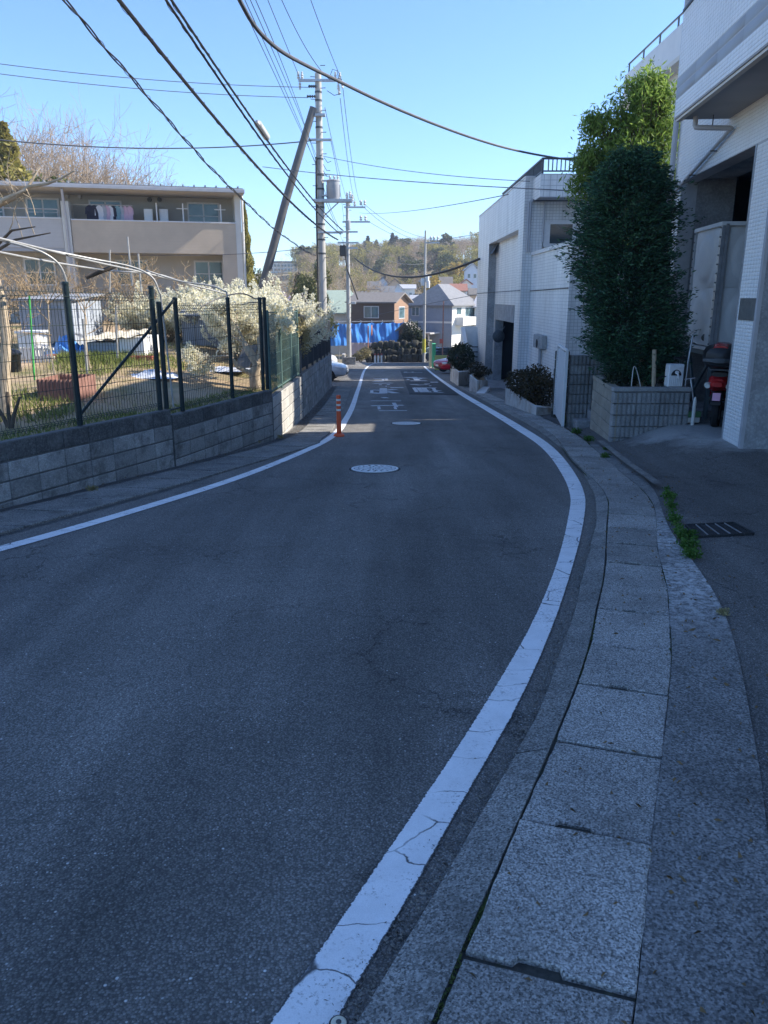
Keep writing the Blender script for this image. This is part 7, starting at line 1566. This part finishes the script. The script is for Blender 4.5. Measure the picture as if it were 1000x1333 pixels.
bx('band',4.38,10.62,97.06,97.099,zz(421,96),zz(418.5,96),'whiteh',h2); bx('sunlit_side_sheet',10.601,10.64,97.1,104.3,-5.6,zz(398,96),'whiteh',h2); bx('side_balcony',10.641,11.7,98,103,zz(424,96),zz(413,96),'whiteh',h2); bx('carport_roof',3.6,9.0,94.6,97.0,zz(436,93),zz(434,93),'greige',h2)  # side sheet: white over the blue wall, sunlight put into its colour
for x in (4.0,8.6): bx('carport_post',x,x+.12,94.8,94.92,-5.6,zz(436.2,93),'steel',h2)
for i in range(5): bx('railing_bar',10.75+.01,10.80,98.2+i*1.0,98.24+i*1.0,zz(413,96),zz(407,96),'dsteel',h2)
h=house('white house wing with a light grey roof at the right of the blue-grey house',12.0,19,100,108,-5.6,zz(400,100),zz(374,104),'whiteh','roofl','x',wins=[('f',12.6,13.6,zz(412,100),zz(403,100))],over=.4,hip=.15)
rot(h,-8)
h=house('pale green roofed house half hidden by the second pole',-9.5,-3.0,101,108,-5.5,zz(408,101),zz(379,104),'cream','roofgr','x',wins=[('f',-8.6,-7.4,zz(418,101),zz(411,101))],over=.6,hip=.3)
hd=shrub_ball('low clipped green hedge under the green roofed house',(-4.8,95,-3.0),[(i*.8-2.2,0,.9,.6,1,.8) for i in range(6)],1800,.09,'evergreen','hedge','hedge')
g=thing('dry_slope','dry grassy slope below the hedge',None) if False else None
# boulder wall at the bend
bw_=thing('boulder_wall','dark boulder retaining wall along the bend below the tarpaulin','wall',(at(515,468,80).x,80,zr(80)))
rr=random.Random(5); xa,xb_=at(480,460,80).x,at(552,460,80).x
def boulder(c,r):
    mb=MB(); n,m=9,6; V=[]
    for i in range(m+1):
        th=math.pi*i/m
        for k in range(n): a=2*math.pi*k/n; q=1+rr.uniform(-.16,.16); pw=lambda v:math.copysign(abs(v)**.55,v); V.append((c[0]+r[0]*q*pw(math.sin(th)*math.cos(a)),c[1]+r[1]*q*pw(math.sin(th)*math.sin(a)),c[2]+r[2]*pw(math.cos(th))*q))
    mb.add(V,[(i*n+k,(i+1)*n+k,(i+1)*n+(k+1)%n,i*n+(k+1)%n) for i in range(m) for k in range(n)]); return mb
for row in range(3):
    x=xa+.4*(row%2); top=at(515,447,80).z
    while x<xb_:
        w=rr.uniform(.24,.40); z=zr(80)+.3+row*.66+rr.uniform(-.12,.12); slope_=min(1,max(0,(x-xa)/1.6+.1))
        if row==0 or z<zr(80)+slope_*2.0+.5: boulder((x,80+row*.35+max(0,(x-xa-3))*.12,z),(w*1.02,.42,rr.uniform(.36,.5))).build('boulder',A['stone'],bw_,True)
        x+=w*1.75
mb=MB(); mb.box(xa+.8,xb_,81.2,82.4,zr(80)-.3,at(515,453,80).z); mb.build('earth_core',A['stone'],bw_)
for i,(px,py,r) in enumerate(((536,430,1.1),(541,440,1.2),(527,444,.8),(546,450,.9))):
    q=at(px,py,82); shrub_ball(['top of the dark evergreen mass beside the tarpaulin end','dark evergreen bush above the boulder wall','low dark bush at the tarpaulin foot','dark bush at the right end of the boulder wall'][i],(q.x,82.5+i*.3,q.z-r),[(0,0,r*.9,r,1,1.1),(r*.4,.2,r*.5,r*.8,1)],1500,.10,'hedge','evergreen_bush')
for i,px in enumerate((490,500,510,520,531)): q=at(px,449,81); shrub_ball('low dark clipped shrub along the top of the boulder wall',(q.x,80.9,q.z-.9),[(0,0,.5,.85,1,.8)],900,.09,'hedge','low_shrub','shrub','low shrubs on the boulder wall')
q=at(470,462,79); shrub_ball('dry yellowish bush by the mirror pole',(q.x,79,zr(79)),[(0,0,.7,.6,1),(.5,.2,1.0,.6,1),(-.5,.2,.5,.4,1)],1500,.09,'drygrass','dry_bush')
q=at(558,429,90); h=house('small dark roofed gate building at the tarpaulin end',1.9,3.6,88.2,89.6,-5.4,zz(432,88),zz(421,88),'brownw','roofb','y',over=.35); rot(h,-30); h.name='gate_building'
# ------------------------------------------------------------------ HILLS, FAR HOUSES, TREES
def proto_bare(seed,H=10,depth=5,mat='ftwig',thin=1.0,nk=3):
    rr=random.Random(seed); sg=[]; th=H*.28; sg.append(((0,0,-.4),(rr.gauss(0,.1),rr.gauss(0,.1),th),H*.018,H*.014)); p=Vector(sg[0][1])
    for _ in range(4): branch(sg,p,(rr.gauss(0,.5),rr.gauss(0,.5),1),H*.27,H*.012,depth-1,.62,.05,nk,rr,.76,None,.15)
    sg=[(a,b,max(r0,.010*thin),max(r1,.009*thin)) for a,b,r0,r1 in sg]; return mesh_np('crown',*segv(sg)),H
def segv(sg):
    me=segmesh('tmp',sg,3); n=len(me.vertices); V=np.zeros(n*3,dtype=np.float32); me.vertices.foreach_get('co',V); F=np.zeros(len(me.loops),dtype=np.int32); me.loops.foreach_get('vertex_index',F); bpy.data.meshes.remove(me); return V.reshape(-1,3),F.reshape(-1,4)
def leafmesh(C,size,asp=.6):
    C=np.asarray(C); n=len(C); a=rng.normal(size=(n,3)); a/=np.linalg.norm(a,axis=1,keepdims=True); r=rng.normal(size=(n,3)); b=np.cross(a,r); b/=np.linalg.norm(b,axis=1,keepdims=True); s=size*(.6+.8*rng.random((n,1)))
    return mesh_np('crown',np.stack([C-a*s,C+b*s*asp,C+a*s,C-b*s*asp],1).reshape(-1,3),np.arange(4*n).reshape(-1,4))
def crown_round(seed,n=2600,H=9):
    r_=random.Random(seed); C=[]
    for _ in range(26):
        a=r_.uniform(0,6.28); k=r_.random()**.5; z=r_.uniform(.25,1); w_=.34*H*(1-abs(z-.5)**2*2.2); c=(math.cos(a)*k*w_,math.sin(a)*k*w_,z*H*.92); C.append(ball(n//26,c,(H*.12,H*.12,H*.10),.5))
    return np.concatenate(C)
def crown_cone(seed,n=2600,H=11):
    r_=random.Random(seed); C=[]
    for _ in range(n): z=r_.random()**.8; a=r_.uniform(0,6.28); w_=.17*H*(1-z)**.8*(1+.25*math.sin(z*50)); k=r_.random()**.4; C.append((math.cos(a)*k*w_,math.sin(a)*k*w_,H*(.08+.92*z)-k*w_*.3))
    return np.array(C)
def crown_bamboo(seed,n=2600,H=10):
    r_=random.Random(seed); C=[]
    for _ in range(40):
        a=r_.uniform(0,6.28);k=r_.random()**.5*.30*H; x,y=math.cos(a)*k,math.sin(a)*k; h_=H*r_.uniform(.7,1.05)
        for _ in range(n//40): z=r_.random()**.6; C.append((x*(1+.5*z)+r_.gauss(0,.3),y*(1+.5*z)+r_.gauss(0,.3),h_*(.15+.85*z)))
    return np.array(C)
trunkme={}
def trunk_mesh(H):
    if 't' not in trunkme: mb=MB(); mb.tube([(0,0,-.6),(.05,0,3),(0,.05,6)],[.22,.17,.06],6); me=bpy.data.meshes.new('trunk'); me.from_pydata(mb.v,[],mb.f); me.materials.append(A['dbark']); trunkme['t']=me
    return trunkme['t']
PR={}
for i in range(3): me,H=proto_bare(50+i,thin=.75,nk=2); me.materials.append(A['ftwig']); PR['barf%d'%i]=(me,H,False)
for i in range(3): me,H=proto_bare(20+i); me.materials.append(A['ftwig']); PR['bare%d'%i]=(me,H,False)
for i in range(2):
    for nm,fn_,mt,H in (('round',crown_round,'evergreen',9),('cone',crown_cone,'darkcon',11),('bamboo',crown_bamboo,'bamboo',10)): me=leafmesh(fn_(30+i),.30 if nm!='bamboo' else .26,.55); me.materials.append(A[mt]); PR[nm+str(i)]=(me,H,True)
for i in range(2): me=leafmesh(crown_round(60+i,9000),.13,.55); me.materials.append(A['evergreen']); PR['fine%d'%i]=(me,9,True)
me=leafmesh(crown_cone(71,9000),.12,.5); me.materials.append(A['bamboo']); PR['fincone']=(me,11,True)
me=leafmesh(crown_round(41),.28); me.materials.append(A['yellow']); PR['yellow0']=(me,9,True)
KN={'barf':('bare_tree','leafless tree'),'bare':('bare_tree','leafless brown-grey tree with fine twigs on the far hill'),'roun':('evergreen_tree','rounded olive evergreen tree on the far hill'),'cone':('conifer_tree','dark pointed conifer standing on the far hill'),'bamb':('bamboo_clump','yellow-green bamboo clump on the far hill'),'fine':('evergreen_tree','evergreen'),'finc':('conifer_tree','conifer'),'yell':('yellow_tree','golden yellow tree behind the third utility pole')}
def tree(kind,x,y,h,label=None,group='trees on the far hill',name=None,z=None,w=1.0):
    me,H,tr=PR[kind]; k=KN[kind[:4]]; s=h/H; t=thing(name or k[0],label or k[1],'tree',(x,y,terr(x,y) if z is None else z),random.uniform(0,6.28),group); t.scale=(s*w,s*w,s)
    o=bpy.data.objects.new('crown',me); COL.objects.link(o); o.parent=t
    if kind.startswith('bare'): o['kind']='stuff'
    else: o['kind']='stuff'; o=bpy.data.objects.new('trunk',trunk_mesh(H)); COL.objects.link(o); o.parent=t
    return t
rr=random.Random(99)
for i in range(270):
    y=rr.uniform(160,305) if i<205 else rr.uniform(275,310); x=rr.uniform(-.10,.185)*y*1.05; 
    f=(y-170)/130; k=rr.random()
    kind='bare%d'%rr.randrange(3) if k<.30+.62*f*f+.08*f else ('bamboo%d'%rr.randrange(2) if k<.68+.28*f else ('round%d'%rr.randrange(2) if k<.95 else 'cone%d'%rr.randrange(2)))
    tree(kind,x,y,rr.uniform(6.5,9)*(.85+.15*f),w=1.0 if i<205 else 1.35)
for px,Y,h in ((479,265,9),(490,255,8),(511,260,9.5),(516,262,8.5)): q=at(px,330,Y); tree('cone%d'%(px%2),q.x,Y,h,{479:'tall rounded conifer, left of the pair rising above the far ridge',490:'shorter right hand conifer of the pair above the far ridge',511:'slim bluish conifer alone on the far ridge',516:'dark conifer just left of the third pole on the ridge'}[px],w=1.7)
for px,Y,h in ((563,150,11.5),(590,190,10)): q=at(px,370,Y); tree('yellow0',q.x,Y,h,'golden yellow tree behind the third utility pole' if px==563 else 'fainter orange-yellow tree right of the golden one',w=.62 if px==563 else .8)
q=at(541,380,140); tree('cone0',q.x,140,7.5,'broad dark green conifer between the far houses',w=1.7)
# wood on the left hill: tops taken from sight lines
LH=[(6,124,66,'barf0'),(36,120,62,'barf1'),(62,130,66,'barf2'),(86,148,62,'barf0'),(108,162,66,'barf1'),(134,166,62,'barf2'),(156,186,66,'barf0'),(24,156,58,'bare2'),(76,168,58,'barf1'),(118,186,57,'bare0'),(174,212,62,'barf1'),(192,226,66,'barf2'),(52,156,70,'bare0'),(98,168,70,'barf2'),(146,196,58,'bare1'),(20,148,72,'barf1')]
for i in range(26):
    x,y=rr.uniform(2,20),rr.uniform(185,262); tree('bare%d'%rr.randrange(3) if i%2 else 'round%d'%rr.randrange(2),x,y,rr.uniform(6.5,8.5),w=1.15)
for i,(px,py,Y,kd) in enumerate(LH): q=at(px,py,Y); zg=terr(q.x,Y); tree(kd,q.x,Y,max(5,(q.z-zg)*.98),'leafless brown-grey tree on the hill behind the apartment house','bare trees behind the apartment house',w=.82)
for px,py,Y,kd,lb,w in ((4,160,50,'fincone','golden green conifer at the left edge behind the apartment roof',1.5),(108,236,52,'fine0','dark green tree low among the bare trees behind the roof',.8),(60,222,52,'fine1','olive green tree at the left behind the apartment roof',1.0),(10,222,48,'fine0','green tree close behind the left end of the roof',1.0)):
    q=at(px,py,Y); t=tree(kd,q.x,Y,q.z-terr(q.x,Y),lb,'green trees behind the apartment house',w=w)
for px,py,Y,kd,lb,w in ((318,262,52,'fincone','narrow brownish green tree at the apartment corner',.5),(323,330,56,'fine1','round sunlit green tree right of the apartment corner',.7),(408,338,62,'fine0','large olive evergreen behind the concrete pole',.55),(396,356,66,'fine1','smaller evergreen left of the concrete pole',.6),(345,352,70,'bare1','reddish bare tree behind the leaning strut pole',1.0),(365,350,80,'bare2','bare tree left of the white blossom tips',1.2),(388,356,85,'cone1','dark conifer in front of the office block',1.3),(470,392,100,'bare0','leafless tree behind the brown house roof',.9),(448,345,120,'bare1','bare brown tree beside the second pole',1.2)):
    q=at(px,py,Y); tree(kd,q.x,Y,q.z-terr(q.x,Y),lb,'trees beyond the garden',w=w)
for i in range(26):
    y=rr.uniform(95,165); x=rr.uniform(-.20,-.02)*y; q=at(500+1000*x/y,350,y); tree('bare%d'%rr.randrange(3) if rr.random()<.6 else 'round%d'%rr.randrange(2),x,y,max(3.5,min(7,at(420,372,y).z-terr(x,y)))*rr.uniform(.75,1.0),'hazy tree in the middle distance left of the far houses','middle distance trees')
# office block on the skyline
ob=thing('office_block','long pale office block with rows of blue windows on the skyline','building',(at(375,350,260).x,260,5)); x0,x1=at(352,350,260).x,at(396,350,260).x; zt_,zb_=at(375,342,260).z,at(375,362,260).z
bx('wall',x0,x1,260,272,zb_-12,zt_,'whiteh',ob); bx('roof_edge',x0-.3,x1+.3,259.7,272,zt_+.001,zt_+.5,'roofg',ob)
for r_ in range(4):
    for c_ in range(10): w=(x1-x0)/10; f=bx('window',x0+c_*w+.12,x0+(c_+1)*w-.12,259.86,259.99,zt_-.5-r_*1.25-.75,zt_-.5-r_*1.25,'frame',ob); bx('pane',x0+c_*w+.2,x0+(c_+1)*w-.2,259.83,259.855,zt_-.5-r_*1.25-.68,zt_-.57-r_*1.25,'glassb',f)
FH=[(492,505,369,361,150,'lblue','roofg','y','grey-roofed hillside house, left of the orange gabled one'),(480,494,377,367,140,'whiteh','roofg','x','low grey roofed house behind the brown house ridge'),(506,522,372,363,148,'tanw','roofb','y','orange gabled house on the far slope'),(513,524,378,370,138,'lblue','roofl','y','small light blue house below the orange gabled one'),(522,540,376,371,141,'whiteh','roofl','x','white flat fronted house left of the dark conifer'),(498,512,381,373,132,'cream','roofg','x','grey house just above the brown roof'),
    (574,588,372,361,150,'tanw','roofb','x','tan house right of the golden tree'),(588,607,379,370,143,'cream','roofr','x','red roofed house above the light grey roof'),(606,624,352,343,160,'lblue','roofl','y','pale blue house high beside the tiled building'),(600,614,370,364,150,'whiteh','roofr','y','second red roofed house farther right'),(462,476,388,380,125,'cream','roofg','x','small house between the green roof and the brown roof'),(536,550,392,385,118,'whiteh','roofl','x','white house behind the third pole'),(612,624,384,376,135,'tanw','roofb','x','small brown house at the tiled building edge')]
for px0,px1,pye,pyr,Y,wm,rm,ax,lb in FH:
    a,b=at(px0,pye,Y),at(px1,pye,Y); zr_=at(px0,pyr,Y).z; wd=b.x-a.x
    house(lb,a.x,b.x,Y,Y+wd*.9,terr(a.x,Y)-.3,a.z,max(zr_,a.z+.6),wm,rm,ax,wins=[('f',a.x+wd*.15,a.x+wd*.38,a.z-1.5,a.z-.6),('f',a.x+wd*.58,a.x+wd*.82,a.z-1.5,a.z-.6)],over=.3)
for o in bpy.data.objects:
    if o.parent is None and o.type=='MESH' and 'category' not in o and 'kind' not in o: print('untagged',o.name)

# ------------------------------------------------------------------ AIR
hz=MB(); hz.box(-440,440,-75,720,-12,60); hz=hz.build('haze',None); hz['kind']='stuff'
hm=bpy.data.materials.new('haze_air'); hm.use_nodes=True; hn=hm.node_tree.nodes; hn.clear(); ho=hn.new('ShaderNodeOutputMaterial'); hv=hn.new('ShaderNodeVolumePrincipled')
hv.inputs['Color'].default_value=(.80,.88,1,1); hv.inputs['Density'].default_value=.0006; hv.inputs['Anisotropy'].default_value=.2; hm.node_tree.links.new(hv.outputs[0],ho.inputs['Volume']); hz.data.materials.append(hm)
